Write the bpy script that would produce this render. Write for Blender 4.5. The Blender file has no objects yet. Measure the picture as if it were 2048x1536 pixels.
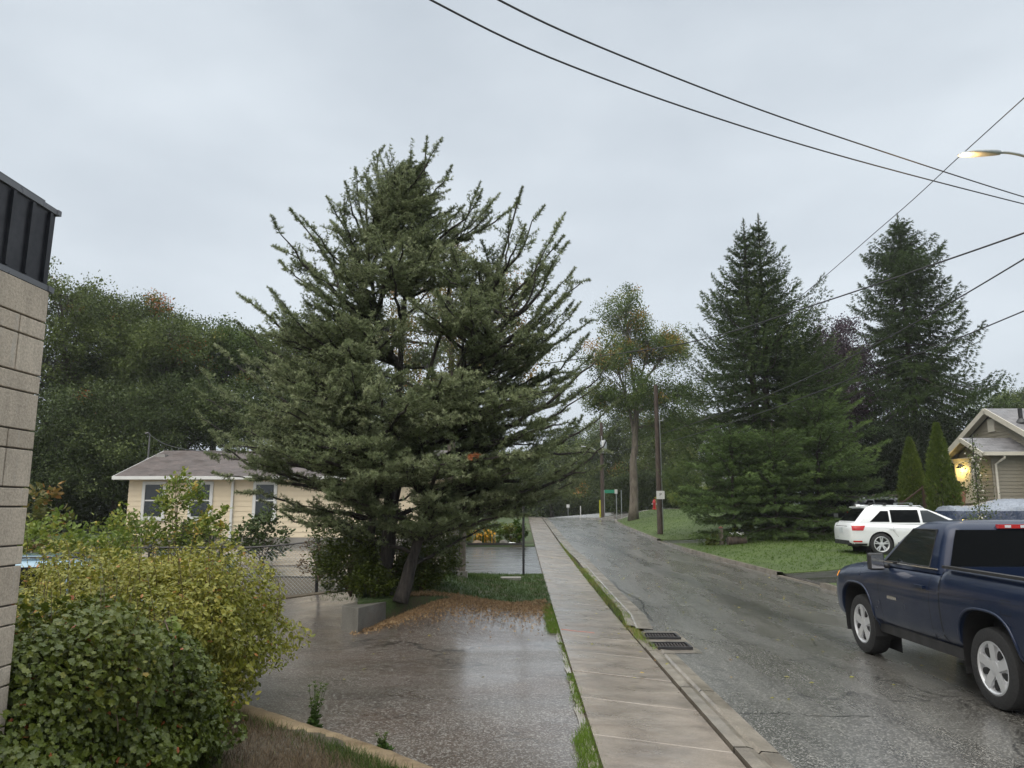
import bpy, bmesh, math, random
import numpy as np
from mathutils import Vector, Matrix
R = math.radians
rnd = random.Random(7)
rng = np.random.default_rng(11)
scene = bpy.context.scene
col = scene.collection

# ------------------------------------------------------------ camera, sky, sun
F = 1516.0; PITCH = 9.24; YAW = 0.65; CAMZ = 1.9
cam_d = bpy.data.cameras.new('camera'); cam = bpy.data.objects.new('camera', cam_d); col.objects.link(cam)
cam_d.sensor_width = 36; cam_d.lens = 36 * F / 2048; cam_d.clip_start = 0.05; cam_d.clip_end = 3000
cam.location = (0, 0, CAMZ); cam.rotation_euler = (R(90 + PITCH), 0, R(YAW))
scene.camera = cam
CM = cam.rotation_euler.to_matrix()
SUN_EL, SUN_AZ = 48.0, 215.0     # azimuth clockwise from +Y
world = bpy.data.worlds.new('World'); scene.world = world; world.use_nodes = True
wt = world.node_tree; wt.nodes.clear()
def wn(t, **k):
    n = wt.nodes.new(t)
    for a, b in k.items(): setattr(n, a, b)
    return n
w_out = wn('ShaderNodeOutputWorld'); w_bg = wn('ShaderNodeBackground'); w_bg.inputs['Strength'].default_value = 0.10
w_sky = wn('ShaderNodeTexSky', sky_type='NISHITA', sun_disc=False)
w_sky.sun_elevation = R(SUN_EL); w_sky.sun_rotation = R(SUN_AZ); w_sky.dust_density = 4.0; w_sky.air_density = 1.0
w_tc = wn('ShaderNodeTexCoord'); w_map = wn('ShaderNodeMapping'); w_map.inputs['Scale'].default_value = (1.0, 1.0, 2.4)
w_n = wn('ShaderNodeTexNoise'); w_n.inputs['Scale'].default_value = 1.7; w_n.inputs['Detail'].default_value = 5; w_n.inputs['Roughness'].default_value = .5
w_r = wn('ShaderNodeValToRGB')
w_r.color_ramp.elements[0].position = .30; w_r.color_ramp.elements[0].color = (4.35, 4.85, 5.4, 1)
w_r.color_ramp.elements[1].position = .72; w_r.color_ramp.elements[1].color = (6.35, 6.9, 7.4, 1)
w_mix = wn('ShaderNodeMix', data_type='RGBA'); w_mix.inputs[0].default_value = .93
wl = wt.links.new
wl(w_tc.outputs['Generated'], w_map.inputs[0]); wl(w_map.outputs[0], w_n.inputs['Vector'])
wl(w_n.outputs[0], w_r.inputs[0]); wl(w_sky.outputs[0], w_mix.inputs[6]); wl(w_r.outputs[0], w_mix.inputs[7])
w_sep = wn('ShaderNodeSeparateXYZ'); wl(w_tc.outputs['Generated'], w_sep.inputs[0])
w_el = wn('ShaderNodeValToRGB')      # overcast zenith above the view, brightened and warmed further to add top light
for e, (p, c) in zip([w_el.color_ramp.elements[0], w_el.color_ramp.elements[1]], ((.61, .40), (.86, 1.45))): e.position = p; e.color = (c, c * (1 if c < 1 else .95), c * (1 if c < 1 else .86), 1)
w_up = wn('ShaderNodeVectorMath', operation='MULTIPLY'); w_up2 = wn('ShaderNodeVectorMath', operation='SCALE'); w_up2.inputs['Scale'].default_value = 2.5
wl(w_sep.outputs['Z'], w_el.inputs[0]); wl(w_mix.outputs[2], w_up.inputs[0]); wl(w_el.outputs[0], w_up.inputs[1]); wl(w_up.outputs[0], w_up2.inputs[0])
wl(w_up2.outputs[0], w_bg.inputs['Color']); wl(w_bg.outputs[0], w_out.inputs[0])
sun_d = bpy.data.lights.new('sun', 'SUN'); sun_d.energy = 1.5; sun_d.angle = R(70); sun_d.color = (1, .90, .76)
sun = bpy.data.objects.new('sun', sun_d); col.objects.link(sun); sun.location = (0, 0, 60)
_a = R(SUN_AZ); _d = Vector((math.sin(_a) * math.cos(R(SUN_EL)), math.cos(_a) * math.cos(R(SUN_EL)), math.sin(R(SUN_EL))))
sun.rotation_euler = _d.to_track_quat('Z', 'Y').to_euler()
scene.view_settings.view_transform = 'Standard'; scene.view_settings.look = 'None'
scene.view_settings.gamma = 1; scene.view_settings.exposure = 0.35

# ------------------------------------------------------------ pixel <-> world
def ray(px, py):
    return CM @ Vector(((px - 1024) / F, (768 - py) / F, -1.0))
def at(px, py, Y):                # point on that sight line at world y = Y
    d = ray(px, py); t = Y / d.y
    return Vector((d.x * t, Y, CAMZ + d.z * t))
def at_x(px, py, X):
    d = ray(px, py); t = X / d.x
    return Vector((X, d.y * t, CAMZ + d.z * t))
def S(t):
    t = np.clip(t, 0, 1); return t * t * (3 - 2 * t)
_py = [-60, 0, 13, 20, 30, 45, 60, 68, 80, 100, 140, 700]
_pz = [-.2, 0, 0, .08, .27, .65, 1.05, 1.12, .85, .3, -.6, -1.5]
def prof(y):
    y = np.asarray(y, float); r = 0
    for d in (-3, -1.5, 0, 1.5, 3): r = r + np.interp(y + d, _py, _pz)
    return r / 5
def H(x, y):
    x = np.asarray(x, float); y = np.asarray(y, float)
    z = prof(y)
    z = z + S((x - 7.2) / 3.5) * (.25 * S((y - 12) / 10) + .45 * S((y - 36) / 22))
    z = z + S((-x - 4) / 6) * .22 * S((y - 22) / 8)
    z = z - .38 * S((-x - 3.4) / 3.2) * S((y - 6.5) / 3) * S((21 - y) / 5)
    return z
def h(x, y): return float(H(x, y))
def mound(x, y):                  # raised soil round the big tree
    x = np.asarray(x, float); y = np.asarray(y, float)
    return H(x, y) + .03 + .37 * S((.1 - x) / 1.9) * S((21.5 - y) / 5)
BL0 = np.array([-2.75, 12.3]); BL1 = np.array([.62, 15.3]); _bd = (BL1 - BL0) / np.linalg.norm(BL1 - BL0)
def lot_z(x, y):
    x = np.asarray(x, float); y = np.asarray(y, float)
    dist = -(-(x - BL0[0]) * _bd[1] + (y - BL0[1]) * _bd[0])     # metres in front of the bed's edge
    return H(x, y) + .34 * S((x + 2.6) / 1.5) * S((.6 - x) / 2.2) * S(1 - np.abs(dist) / 2.6) - .35 * S((-dist - .25) / .8) * S((x + 2.6) / .2)

# ------------------------------------------------------------ material helpers
def new_mat(name, rough=.6, color=(.5, .5, .5), metal=0.0, **k):
    m = bpy.data.materials.new(name); m.use_nodes = True
    b = m.node_tree.nodes['Principled BSDF']
    b.inputs['Base Color'].default_value = (*color, 1); b.inputs['Roughness'].default_value = rough
    b.inputs['Metallic'].default_value = metal
    for a, v in k.items(): b.inputs[a].default_value = v
    return m
class NT:
    def __init__(s, m): s.m = m; s.t = m.node_tree; s.b = s.t.nodes['Principled BSDF']
    def n(s, t, **k):
        nd = s.t.nodes.new(t)
        for a, b in k.items(): setattr(nd, a, b)
        return nd
    def l(s, a, b): s.t.links.new(a, b)
    def coord(s, kind='Object', scale=(1, 1, 1), rot=(0, 0, 0)):
        c = s.n('ShaderNodeTexCoord'); mp = s.n('ShaderNodeMapping'); mp.inputs['Scale'].default_value = scale
        mp.inputs['Rotation'].default_value = rot; s.l(c.outputs[kind], mp.inputs[0]); return mp.outputs[0]
    def noise(s, vec, scale, detail=3, rough=.5, dist=0):
        x = s.n('ShaderNodeTexNoise'); x.inputs['Scale'].default_value = scale; x.inputs['Detail'].default_value = detail
        x.inputs['Roughness'].default_value = rough; x.inputs['Distortion'].default_value = dist
        s.l(vec, x.inputs['Vector']); return x.outputs[0]
    def vor(s, vec, scale, feature='F1'):
        x = s.n('ShaderNodeTexVoronoi', feature=feature); x.inputs['Scale'].default_value = scale; s.l(vec, x.inputs['Vector']); return x
    def ramp(s, fac, stops, interp='LINEAR'):
        r = s.n('ShaderNodeValToRGB'); cr = r.color_ramp; cr.interpolation = interp
        while len(cr.elements) < len(stops): cr.elements.new(.5)
        for e, (p, c) in zip(cr.elements, stops):
            e.position = p; e.color = (c, c, c, 1) if not hasattr(c, '__len__') else (*c, 1)
        s.l(fac, r.inputs[0]); return r.outputs[0]
    def mix(s, fac, a, b, blend='MIX'):
        m = s.n('ShaderNodeMix', data_type='RGBA', blend_type=blend)
        for i, v in ((0, fac), (6, a), (7, b)):
            sock = m.inputs[i]
            if hasattr(v, 'links'): s.l(v, sock)
            elif hasattr(v, '__len__'): sock.default_value = (*v, 1)
            else: sock.default_value = v if i == 0 else (v, v, v, 1)
        return m.outputs[2]
    def math(s, op, a, b=0.0):
        m = s.n('ShaderNodeMath', operation=op)
        for sock, v in ((m.inputs[0], a), (m.inputs[1], b)):
            if hasattr(v, 'links'): s.l(v, sock)
            else: sock.default_value = v
        return m.outputs[0]
    def bump(s, hgt, strength=.3, dist=.01, prev=None):
        b = s.n('ShaderNodeBump'); b.inputs['Strength'].default_value = strength; b.inputs['Distance'].default_value = dist
        s.l(hgt, b.inputs['Height'])
        if prev: s.l(prev, b.inputs['Normal'])
        return b.outputs[0]
    def set(s, **k):
        for a, v in k.items(): s.l(v, s.b.inputs[a.replace('_', ' ')])
    def attr(s, name='tint'):
        a = s.n('ShaderNodeAttribute'); a.attribute_name = name; return a.outputs['Fac']

def leaf_mat(name, stops, rough=.5, trans=.25, spec=.4):
    m = new_mat(name, rough); t = NT(m); a = t.attr()
    c = t.ramp(a, stops); t.set(Base_Color=c)
    t.b.inputs['Specular IOR Level'].default_value = spec
    if trans:
        tr = t.n('ShaderNodeBsdfTranslucent'); t.l(c, tr.inputs[0]); mx = t.n('ShaderNodeMixShader'); mx.inputs[0].default_value = trans
        out = t.t.nodes['Material Output']; t.l(t.b.outputs[0], mx.inputs[1]); t.l(tr.outputs[0], mx.inputs[2]); t.l(mx.outputs[0], out.inputs[0])
    return m

# ------------------------------------------------------------ mesh builder
class MB:
    def __init__(s): s.v = []; s.f = []; s.a = []; s.n = 0; s.mi = []
    def add(s, v, f, tint=0.5, mi=0):
        v = np.asarray(v, float).reshape(-1, 3)
        if not isinstance(f, list): f = [np.asarray(f, int)]
        elif len(f) and not isinstance(f[0], np.ndarray):
            g = {}
            for q in f: g.setdefault(len(q), []).append(q)
            f = [np.array(x, int) for x in g.values()]
        for q in f: s.f.append(q + s.n); s.mi.append(mi)
        s.v.append(v); s.a.append(np.broadcast_to(np.asarray(tint, float), (len(v),)).copy()); s.n += len(v)
        return s
    def box(s, c, size, rz=0.0, M=None, tint=.5, mi=0):
        x, y, z = [q / 2 for q in size]
        v = np.array([(-x, -y, -z), (x, -y, -z), (x, y, -z), (-x, y, -z), (-x, -y, z), (x, -y, z), (x, y, z), (-x, y, z)])
        if M is not None: v = v @ np.array(M.to_3x3()).T
        if rz: c_, s_ = math.cos(rz), math.sin(rz); v = v @ np.array([[c_, s_, 0], [-s_, c_, 0], [0, 0, 1]])
        return s.add(v + np.array(c), np.array([(0, 3, 2, 1), (4, 5, 6, 7), (0, 1, 5, 4), (1, 2, 6, 5), (2, 3, 7, 6), (3, 0, 4, 7)]), tint, mi)
    def bar(s, p0, p1, w, t, up=(0, 0, 1), tint=.5, mi=0):    # rectangular bar between two points
        p0 = Vector(p0); p1 = Vector(p1); d = (p1 - p0); L = d.length; d.normalize()
        u = Vector(up); sx = d.cross(u)
        if sx.length < 1e-4: sx = d.cross(Vector((1, 0, 0)))
        sx.normalize(); uz = sx.cross(d)
        M = Matrix((d, sx, uz)).transposed()
        return s.box((p0 + p1) / 2, (L, w, t), M=M, tint=tint, mi=mi)
    def prism(s, poly, axis_vec, tint=.5, mi=0):               # planar polygon (3-D points) extruded along a vector
        p = np.array([tuple(q) for q in poly], float); n = len(p); a = np.array(tuple(axis_vec))
        if np.dot(np.cross(p, np.roll(p, -1, 0)).sum(0), a) < 0: p = p[::-1]
        f = [tuple(range(n))[::-1], tuple(range(n, 2 * n))] + [(i, (i + 1) % n, (i + 1) % n + n, i + n) for i in range(n)]
        return s.add(np.vstack([p, p + a]), f, tint, mi)
    def tube(s, pts, rad, n=8, cap=True, tint=.5, mi=0):
        P = np.array([tuple(q) for q in pts], float); k = len(P)
        r = np.broadcast_to(np.asarray(rad, float), (k,))
        T = np.gradient(P, axis=0); T /= np.linalg.norm(T, axis=1)[:, None] + 1e-9
        ref = np.array([0, 0, 1.0]) if abs(T[:, 2]).mean() < .8 else np.array([1.0, 0, 0])
        A = np.cross(T, ref); A /= np.linalg.norm(A, axis=1)[:, None] + 1e-9; B = np.cross(T, A)
        th = np.arange(n) * 2 * math.pi / n
        V = P[:, None] + r[:, None, None] * (np.cos(th)[None, :, None] * A[:, None] + np.sin(th)[None, :, None] * B[:, None])
        i = np.arange(k - 1)[:, None] * n; j = np.arange(n)[None]; j2 = (j + 1) % n
        f = np.stack([i + j, i + j2, i + n + j2, i + n + j], -1).reshape(-1, 4)
        fs = [f]
        if cap and n >= 3: fs += [np.arange(n)[::-1][None], (np.arange(n) + (k - 1) * n)[None]]
        return s.add(V.reshape(-1, 3), fs, tint, mi)
    def lathe(s, prof_, c=(0, 0, 0), axis='z', n=24, tint=.5, mi=0):   # prof_: (radius, height)
        P = np.array(prof_, float); th = np.arange(n) * 2 * math.pi / n; k = len(P)
        x = P[:, 0][:, None] * np.cos(th); y = P[:, 0][:, None] * np.sin(th); z = np.repeat(P[:, 1][:, None], n, 1)
        V = np.stack([x, y, z], -1).reshape(-1, 3)
        if axis == 'y': V = V[:, [0, 2, 1]] * np.array([1, 1, -1])
        if axis == 'x': V = V[:, [2, 0, 1]]
        i = np.arange(k - 1)[:, None] * n; j = np.arange(n)[None]; j2 = (j + 1) % n
        f = np.stack([i + j, i + j2, i + n + j2, i + n + j], -1).reshape(-1, 4)
        return s.add(V + np.array(c), [f], tint, mi)
    def grid(s, V, tint=.5, mi=0):                             # V: (a,b,3)
        a, b = V.shape[:2]; i = np.arange(a - 1)[:, None] * b; j = np.arange(b - 1)[None]
        f = np.stack([i + j, i + j + 1, i + b + j + 1, i + b + j], -1).reshape(-1, 4)
        return s.add(V.reshape(-1, 3), [f], tint, mi)
    def scatter(s, tv, tf, P, D, U, size, tint, mi=0):
        """instance template (tv verts, tf faces) at P; local x along D, z along U"""
        P = np.asarray(P); n = len(P)
        if n == 0: return s
        D = D / (np.linalg.norm(D, axis=1)[:, None] + 1e-9); Y = np.cross(U, D); Y /= np.linalg.norm(Y, axis=1)[:, None] + 1e-9
        Z = np.cross(D, Y); tv = np.asarray(tv, float); k = len(tv)
        sz = np.broadcast_to(np.asarray(size, float), (n,))[:, None, None]
        V = P[:, None] + sz * (tv[None, :, 0:1] * D[:, None] + tv[None, :, 1:2] * Y[:, None] + tv[None, :, 2:3] * Z[:, None])
        fs = [(np.asarray(q)[None] + (np.arange(n) * k)[:, None, None]).reshape(-1, np.asarray(q).shape[1]) for q in (tf if isinstance(tf, list) else [tf])]
        t = np.repeat(np.broadcast_to(np.asarray(tint, float), (n,)), k)
        return s.add(V.reshape(-1, 3), fs, t, mi)
    def build(s, name, mats, parent=None, world=True, smooth=False, sharp=None):
        if not isinstance(mats, (list, tuple)): mats = [mats]
        V = np.concatenate(s.v) if s.v else np.zeros((0, 3))
        if parent is not None and world: V = V - np.array(parent.location)
        me = bpy.data.meshes.new(name); me.vertices.add(len(V)); me.vertices.foreach_set('co', V.ravel())
        nl = sum(f.size for f in s.f); me.loops.add(nl)
        me.loops.foreach_set('vertex_index', np.concatenate([f.ravel() for f in s.f]).astype(np.int32))
        cnt = np.concatenate([np.full(len(f), f.shape[1]) for f in s.f]); st = np.concatenate([[0], np.cumsum(cnt)[:-1]])
        me.polygons.add(len(cnt)); me.polygons.foreach_set('loop_start', st.astype(np.int32))
        me.polygons.foreach_set('loop_total', cnt.astype(np.int32))
        me.polygons.foreach_set('material_index', np.concatenate([np.full(len(f), m) for f, m in zip(s.f, s.mi)]).astype(np.int32))
        me.polygons.foreach_set('use_smooth', np.full(len(cnt), bool(smooth)))
        at_ = me.attributes.new('tint', 'FLOAT', 'POINT'); at_.data.foreach_set('value', np.concatenate(s.a).astype(np.float32))
        me.update(calc_edges=True); me.validate()
        if sharp: me.set_sharp_from_angle(angle=R(sharp))
        for m in mats: me.materials.append(m)
        o = bpy.data.objects.new(name, me); col.objects.link(o)
        if parent is not None: o.parent = parent
        return o
def thing(name, label, cat, loc=(0, 0, 0), group=None, rz=0.0):
    o = bpy.data.objects.new(name, None); col.objects.link(o); o.location = loc; o.rotation_euler = (0, 0, rz)
    o.empty_display_size = .3
    return tag(o, label, cat, group)
def tag(o, label, cat, group=None, kind=None):
    o['label'] = label; o['category'] = cat
    if group: o['group'] = group
    if kind: o['kind'] = kind
    return o
def struct(o, label=None):
    o['kind'] = 'structure'
    if label: o['label'] = label
    return o
def copy_tree(o, parent=None):
    c = o.copy(); col.objects.link(c)
    if parent is not None: c.parent = parent
    for ch in list(o.children): copy_tree(ch, c)
    return c
# ============================================================ SETTING: ground, road, pavement
def wet_asphalt(name, dark, light, streak=(1, 1, 1), r0=.16, r1=.55, speck=.5, brown=None, cr=.16, band=False):
    m = new_mat(name, .4); t = NT(m); v = t.coord('Object'); vs = t.coord('Object', scale=streak)
    big = t.noise(vs, 1.1, 6, .66, .25); fine = t.noise(v, 55, 2, .7); vo = t.vor(v, 75)
    c = t.mix(t.ramp(big, [(.35, 0.0), (.68, 1.0)]), dark, light)
    if brown: c = t.mix(t.math('MULTIPLY', t.ramp(t.noise(v, .55, 4, .6), [(.38, 0.0), (.60, 1.0)]), .8), c, brown)
    sp = t.ramp(vo.outputs['Color'], [(.60, 0.0), (.74, speck)])
    c = t.mix(sp, c, (.36, .345, .32)); c = t.mix(.5, c, t.mix(1.0, c, t.ramp(fine, [(.3, .25), (.7, 1.6)]), 'MULTIPLY'))
    rg = t.ramp(t.noise(vs, .8, 6, .66, .3), [(.34, r0), (.68, r1)])
    hgt = t.math('ADD', t.math('MULTIPLY', vo.outputs['Distance'], .8), fine)
    b1 = t.bump(hgt, .45, .006); b2 = t.bump(t.noise(v, 1.4, 3, .5), .35, .02, b1)
    t.l(t.ramp(t.noise(vs, .7, 6, .68, .4), [(.36, 1.0), (.66, .4)]), t.b.inputs['Coat Weight']); t.b.inputs['Coat Roughness'].default_value = cr; t.l(t.bump(t.noise(v, 3.5, 4, .6), .25, .01, t.bump(hgt, .06, .005)), t.b.inputs['Coat Normal'])
    ck = t.n('ShaderNodeTexVoronoi', feature='DISTANCE_TO_EDGE'); ck.inputs['Scale'].default_value = .42; wv = t.n('ShaderNodeVectorMath', operation='ADD'); nz = t.n('ShaderNodeTexNoise'); nz.inputs['Scale'].default_value = 2.2; nz.inputs['Detail'].default_value = 5; t.l(v, nz.inputs['Vector']); t.l(v, wv.inputs[0]); t.l(nz.outputs['Color'], wv.inputs[1]); t.l(wv.outputs[0], ck.inputs['Vector'])
    cm = t.math('MULTIPLY', t.ramp(ck.outputs['Distance'], [(.003, .85), (.012, 0.0)]), t.ramp(t.noise(v, .35, 2), [(.48, 0.0), (.56, 1.0)])); c = t.mix(cm, c, (.015, .014, .013))
    if band:
        sx = t.n('ShaderNodeSeparateXYZ'); t.l(v, sx.inputs[0]); u = t.math('ADD', t.math('ADD', sx.outputs['X'], t.math('MULTIPLY', sx.outputs['Y'], .055)), t.math('MULTIPLY', t.noise(v, .8, 3), .35))
        u = t.math('MULTIPLY', u, .1); bm_ = t.ramp(u, [(.53, 0.0), (.556, .55), (.575, .55), (.60, 0.0)]); c = t.mix(bm_, c, (.03, .029, .028))
    t.set(Base_Color=c, Roughness=rg, Normal=b2); return m
M_road = wet_asphalt('road_asphalt', (.055, .052, .046), (.105, .100, .090), (1.6, .30, 1), .16, .42, .6, cr=.24, band=True)
M_road.node_tree.nodes['Principled BSDF'].inputs['Specular IOR Level'].default_value = .85
M_lot = wet_asphalt('lot_asphalt', (.050, .040, .033), (.108, .090, .076), (.45, 1.3, 1), .25, .6, .5, (.075, .052, .040))
M_drive = wet_asphalt('driveway_asphalt', (.04, .039, .038), (.07, .068, .065), (.4, 1.6, 1), .14, .45, .2)
def concrete(name, a, b, rough=(.25, .6), streak=(1, 1, 1), scale=1.2, wet=False):
    m = new_mat(name, .5); t = NT(m); v = t.coord('Object'); vs = t.coord('Object', scale=streak)
    n1 = t.noise(vs, scale, 6, .62, .4); n2 = t.noise(v, 60, 3, .6); at_ = t.attr()
    c = t.mix(t.ramp(n1, [(.33, 0.0), (.68, 1.0)]), a, b)
    c = t.mix(1.0, c, t.ramp(at_, [(0, .72), (1, 1.2)]), 'MULTIPLY')
    c = t.mix(.5, c, t.mix(1.0, c, t.ramp(n2, [(.3, .55), (.7, 1.35)]), 'MULTIPLY'))
    st = t.ramp(t.noise(v, 2.3, 4, .7), [(.56, 0.0), (.7, .45)]); c = t.mix(st, c, (.12, .085, .06))
    if wet: t.l(t.ramp(t.noise(vs, 1.3, 6, .68, .3), [(.42, 1.0), (.62, .4)]), t.b.inputs['Coat Weight']); t.b.inputs['Coat Roughness'].default_value = .2; t.l(t.bump(t.noise(vs, 5, 4, .6), .35, .012), t.b.inputs['Coat Normal'])
    t.set(Base_Color=c, Roughness=t.ramp(t.noise(vs, 1.7, 4, .6), [(.38, rough[0]), (.62, rough[1])]),
          Normal=t.bump(t.math('ADD', n2, t.math('MULTIPLY', n1, 1.5)), .35, .006)); return m
M_walk = concrete('pavement_concrete', (.152, .120, .094), (.295, .248, .204), (.25, .55), (.9, 1.3, 1), 1.8, wet=True)
M_kerb = concrete('kerb_concrete', (.14, .118, .094), (.29, .255, .21), (.3, .6), (1, 1, 1), 3, True)
M_kerby = concrete('lot_kerb_concrete', (.13, .088, .048), (.24, .18, .105), (.45, .7), (1, 1, 1), 4)
M_retw = concrete('retaining_concrete', (.10, .095, .08), (.20, .19, .17), (.5, .8), (1, 1, .4), 2)
def grass_base(name, a, b, c3=None):
    m = new_mat(name, .8); t = NT(m); v = t.coord('Object')
    c = t.mix(t.ramp(t.noise(v, .5, 4, .6), [(.35, 0.0), (.65, 1.0)]), a, b)
    c = t.mix(1.0, c, t.ramp(t.noise(v, 30, 4, .8), [(.3, .35), (.7, 1.6)]), 'MULTIPLY')
    if c3: c = t.mix(t.ramp(t.noise(v, 1.3, 5, .65), [(.5, 0.0), (.62, .85)]), c, c3)
    t.set(Base_Color=c, Normal=t.bump(t.noise(v, 45, 3, .8), .9, .03)); return m
M_lawn = grass_base('lawn_turf', (.045, .075, .012), (.068, .105, .018))
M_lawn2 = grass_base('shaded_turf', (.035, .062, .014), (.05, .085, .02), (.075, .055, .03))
M_dirt = grass_base('bare_soil', (.06, .047, .032), (.10, .078, .05))
M_far = grass_base('far_field', (.03, .05, .015), (.045, .07, .02))

def ribbon(name, ys, xl, xr, mat, off=0.0, nx=10, zf=H, skirt=.3, cross=0.0, label=None):
    """sheet between two edge lines given as (y, x) tables"""
    ys = np.asarray(ys, float)
    XL = np.interp(ys, *zip(*xl)) if isinstance(xl, list) else np.full(len(ys), xl)
    XR = np.interp(ys, *zip(*xr)) if isinstance(xr, list) else np.full(len(ys), xr)
    t = np.linspace(0, 1, nx); X = XL[:, None] + (XR - XL)[:, None] * t; Y = np.repeat(ys[:, None], nx, 1)
    Z = zf(X, Y) + off + cross * (.5 - t)[None]
    V = np.stack([X, Y, Z], -1)
    if skirt:
        lo = V[:, [0]].copy(); lo[..., 2] -= skirt; hi = V[:, [-1]].copy(); hi[..., 2] -= skirt; V = np.concatenate([lo, V, hi], 1)
        a = V[[0]].copy(); a[..., 2] -= skirt; b = V[[-1]].copy(); b[..., 2] -= skirt
        V = np.concatenate([a, V, b], 0)
    mb = MB(); mb.grid(V[:, ::-1]); o = mb.build(name, mat)
    return struct(o, label)

# one ground sheet out to the horizon, well below the surfaces laid on it
gx = np.concatenate([-np.geomspace(700, 14, 22), np.linspace(-12, 30, 43), np.geomspace(32, 700, 20)])
gy = np.concatenate([[-300, -100, -40, -15], np.linspace(-8, 90, 99), np.geomspace(92, 900, 22)])
GX, GY = np.meshgrid(gx, gy); mb = MB(); mb.grid(np.stack([GX, GY, H(GX, GY) - .30], -1)[:, ::-1] if False else np.stack([GX, GY, H(GX, GY) - .30], -1))
struct(mb.build('ground', M_far, smooth=True))

RL = 2.12                                              # left edge of the carriageway
kerbR = [(-20, 7.6), (17, 7.35), (20, 7.2), (26, 6.75), (31, 6.45), (37, 6.35), (50, 6.5), (56, 6.8), (59, 7.6), (61, 9.5), (62.5, 14), (200, 14)]
ys_road = np.concatenate([np.arange(-20, 56, 1.0), np.arange(56, 63, .35), np.arange(63, 130, 2.0)])
ribbon('road', ys_road, RL - .12, [(y, x + .05) for y, x in kerbR[:-2]] + [(62.4, 60), (69.5, 60), (69.6, 7), (200, 7)], M_road, -.085, 26)
# pavement: separate slabs with joints, skewed a little
mb = MB(); y = -6.0; k = 0
while y < 75:
    L = 1.26; sk = .22; g = .014
    x0, x1 = .60, 1.70
    n = 6; tt = np.linspace(0, 1, n)
    tilt = rnd.uniform(-.006, .006); lift = rnd.uniform(-.004, .004)
    X = np.repeat((x0 + (x1 - x0) * tt)[None], 4, 0)
    ya = y + g / 2; yb = y + L - g / 2
    Yb = np.array([ya, ya + .01, yb - .01, yb])[:, None] - sk * (tt[None] - .5)
    Z = H(X, Yb) + .035 - .075 * tt[None] + lift + tilt * (Yb - y - L / 2)
    Z[0] -= .004; Z[-1] -= .004
    V = np.stack([X, Yb, Z], -1); top = V.copy()
    a = V[[0]].copy(); a[..., 2] -= .12; b = V[[-1]].copy(); b[..., 2] -= .12
    V = np.concatenate([a, V, b], 0); l_ = V[:, [0]].copy(); l_[..., 2] -= .1; r_ = V[:, [-1]].copy(); r_[..., 2] -= .1
    mb.grid(np.concatenate([l_, V, r_], 1), tint=rnd.uniform(.38, .68)); y += L; k += 1
struct(mb.build('pavement', M_walk))
ribbon('pavement_bed', np.arange(-6, 76, 1.0), .585, 1.72, M_dirt, -.045, 4, cross=.07, skirt=.2)
# kerb, then gutter pan, left side. cast in lengths
def kerb_run(name, line, w, top, drop_to, flip=1, y0=None, y1=None, step=1.5, mat=M_kerb, round_=.04, gap=.012, gut=.0):
    mb = MB(); y = y0
    while y < y1 - .01:
        ya, yb = y + gap, min(y + step, y1) - gap
        yy = np.linspace(ya, yb, 5); xx = np.interp(yy, *zip(*line))
        pr = [(0, drop_to), (0, top), (w * .55, top), (w * .8, top - round_ * .35), (w, top - round_ * 1.3), (w + .03, drop_to)]
        if gut: pr = pr[:-1] + [(w + .025, -.062), (w + gut, -.076), (w + gut, drop_to)]
        V = np.array([[(x + flip * a, q, float(H(x, q)) + b) for a, b in pr] for x, q in zip(xx, yy)])
        if flip < 0: V = V[:, ::-1]
        mb.grid(V, tint=rnd.uniform(.25, .8)); y += step
    return struct(mb.build(name, mat))
kerb_run('kerb', [(-10, 1.735), (80, 1.735)], .20, -.03, -.3, 1, -6, 11.1, gut=.17, step=2.1)
kerb_run('kerb', [(-10, 1.735), (13, 1.735), (14.5, 1.86), (26, 1.88), (32, 1.76), (80, 1.735)], .16, -.02, -.3, 1, 12.9, 74, gut=.27, step=2.1)
kerb_run('kerb', [(-10, 1.735), (80, 1.735)], .11, -.05, -.3, 1, 11.1, 12.9, gut=.05, step=1.8)
# right kerb (low at the driveways)
for a, b, t_ in ((-20, 14.2, .03), (14.2, 17.4, -.06), (17.4, 19.0, .03), (19.0, 21.6, -.06), (21.6, 33.6, .03), (33.6, 36.2, -.06), (36.2, 56, .03)):
    kerb_run('kerb', kerbR, .20, t_, -.3, 1, a, b, step=1.6)
# rounded return into the side street
pts = [(6.8, 56), (7.0, 57.5), (7.5, 59), (8.4, 60.4), (9.8, 61.4), (12, 62.1), (16, 62.3), (60, 62.3)]
mb = MB(); mb.tube([(x + .1, y_, h(x, y_) - .07) for x, y_ in pts], .11, 8); struct(mb.build('kerb', M_kerb, smooth=True))
# car park in front (left)
ys = np.arange(-8, 18.01, .25)
ribbon('parking_lot', np.arange(-8, 17.8, .2), [(-8, -14), (17.8, -14)], [(-8, .575), (15.2, .575), (15.21, .575), (17.8, .575)], M_lot, -.015, 74, zf=lot_z)
# strip of old kerb line beside the pavement (pale cracked edge of the lot)
mb = MB(); yy = 5.0
while yy < 14.8:
    L = rnd.uniform(.3, 1.0)
    if rnd.random() < .72:
        w = rnd.uniform(.03, .07); q = np.linspace(yy, yy + L, 5)
        V = np.array([[(.575 - w + rnd.uniform(-.012, .012), a, float(lot_z(.5, a)) - .004), (.585, a, float(lot_z(.575, a)) - .002)] for a in q]); mb.grid(V[:, ::-1], tint=rnd.uniform(.6, 1))
    yy += L
struct(mb.build('pavement_edge', M_kerb))
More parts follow.
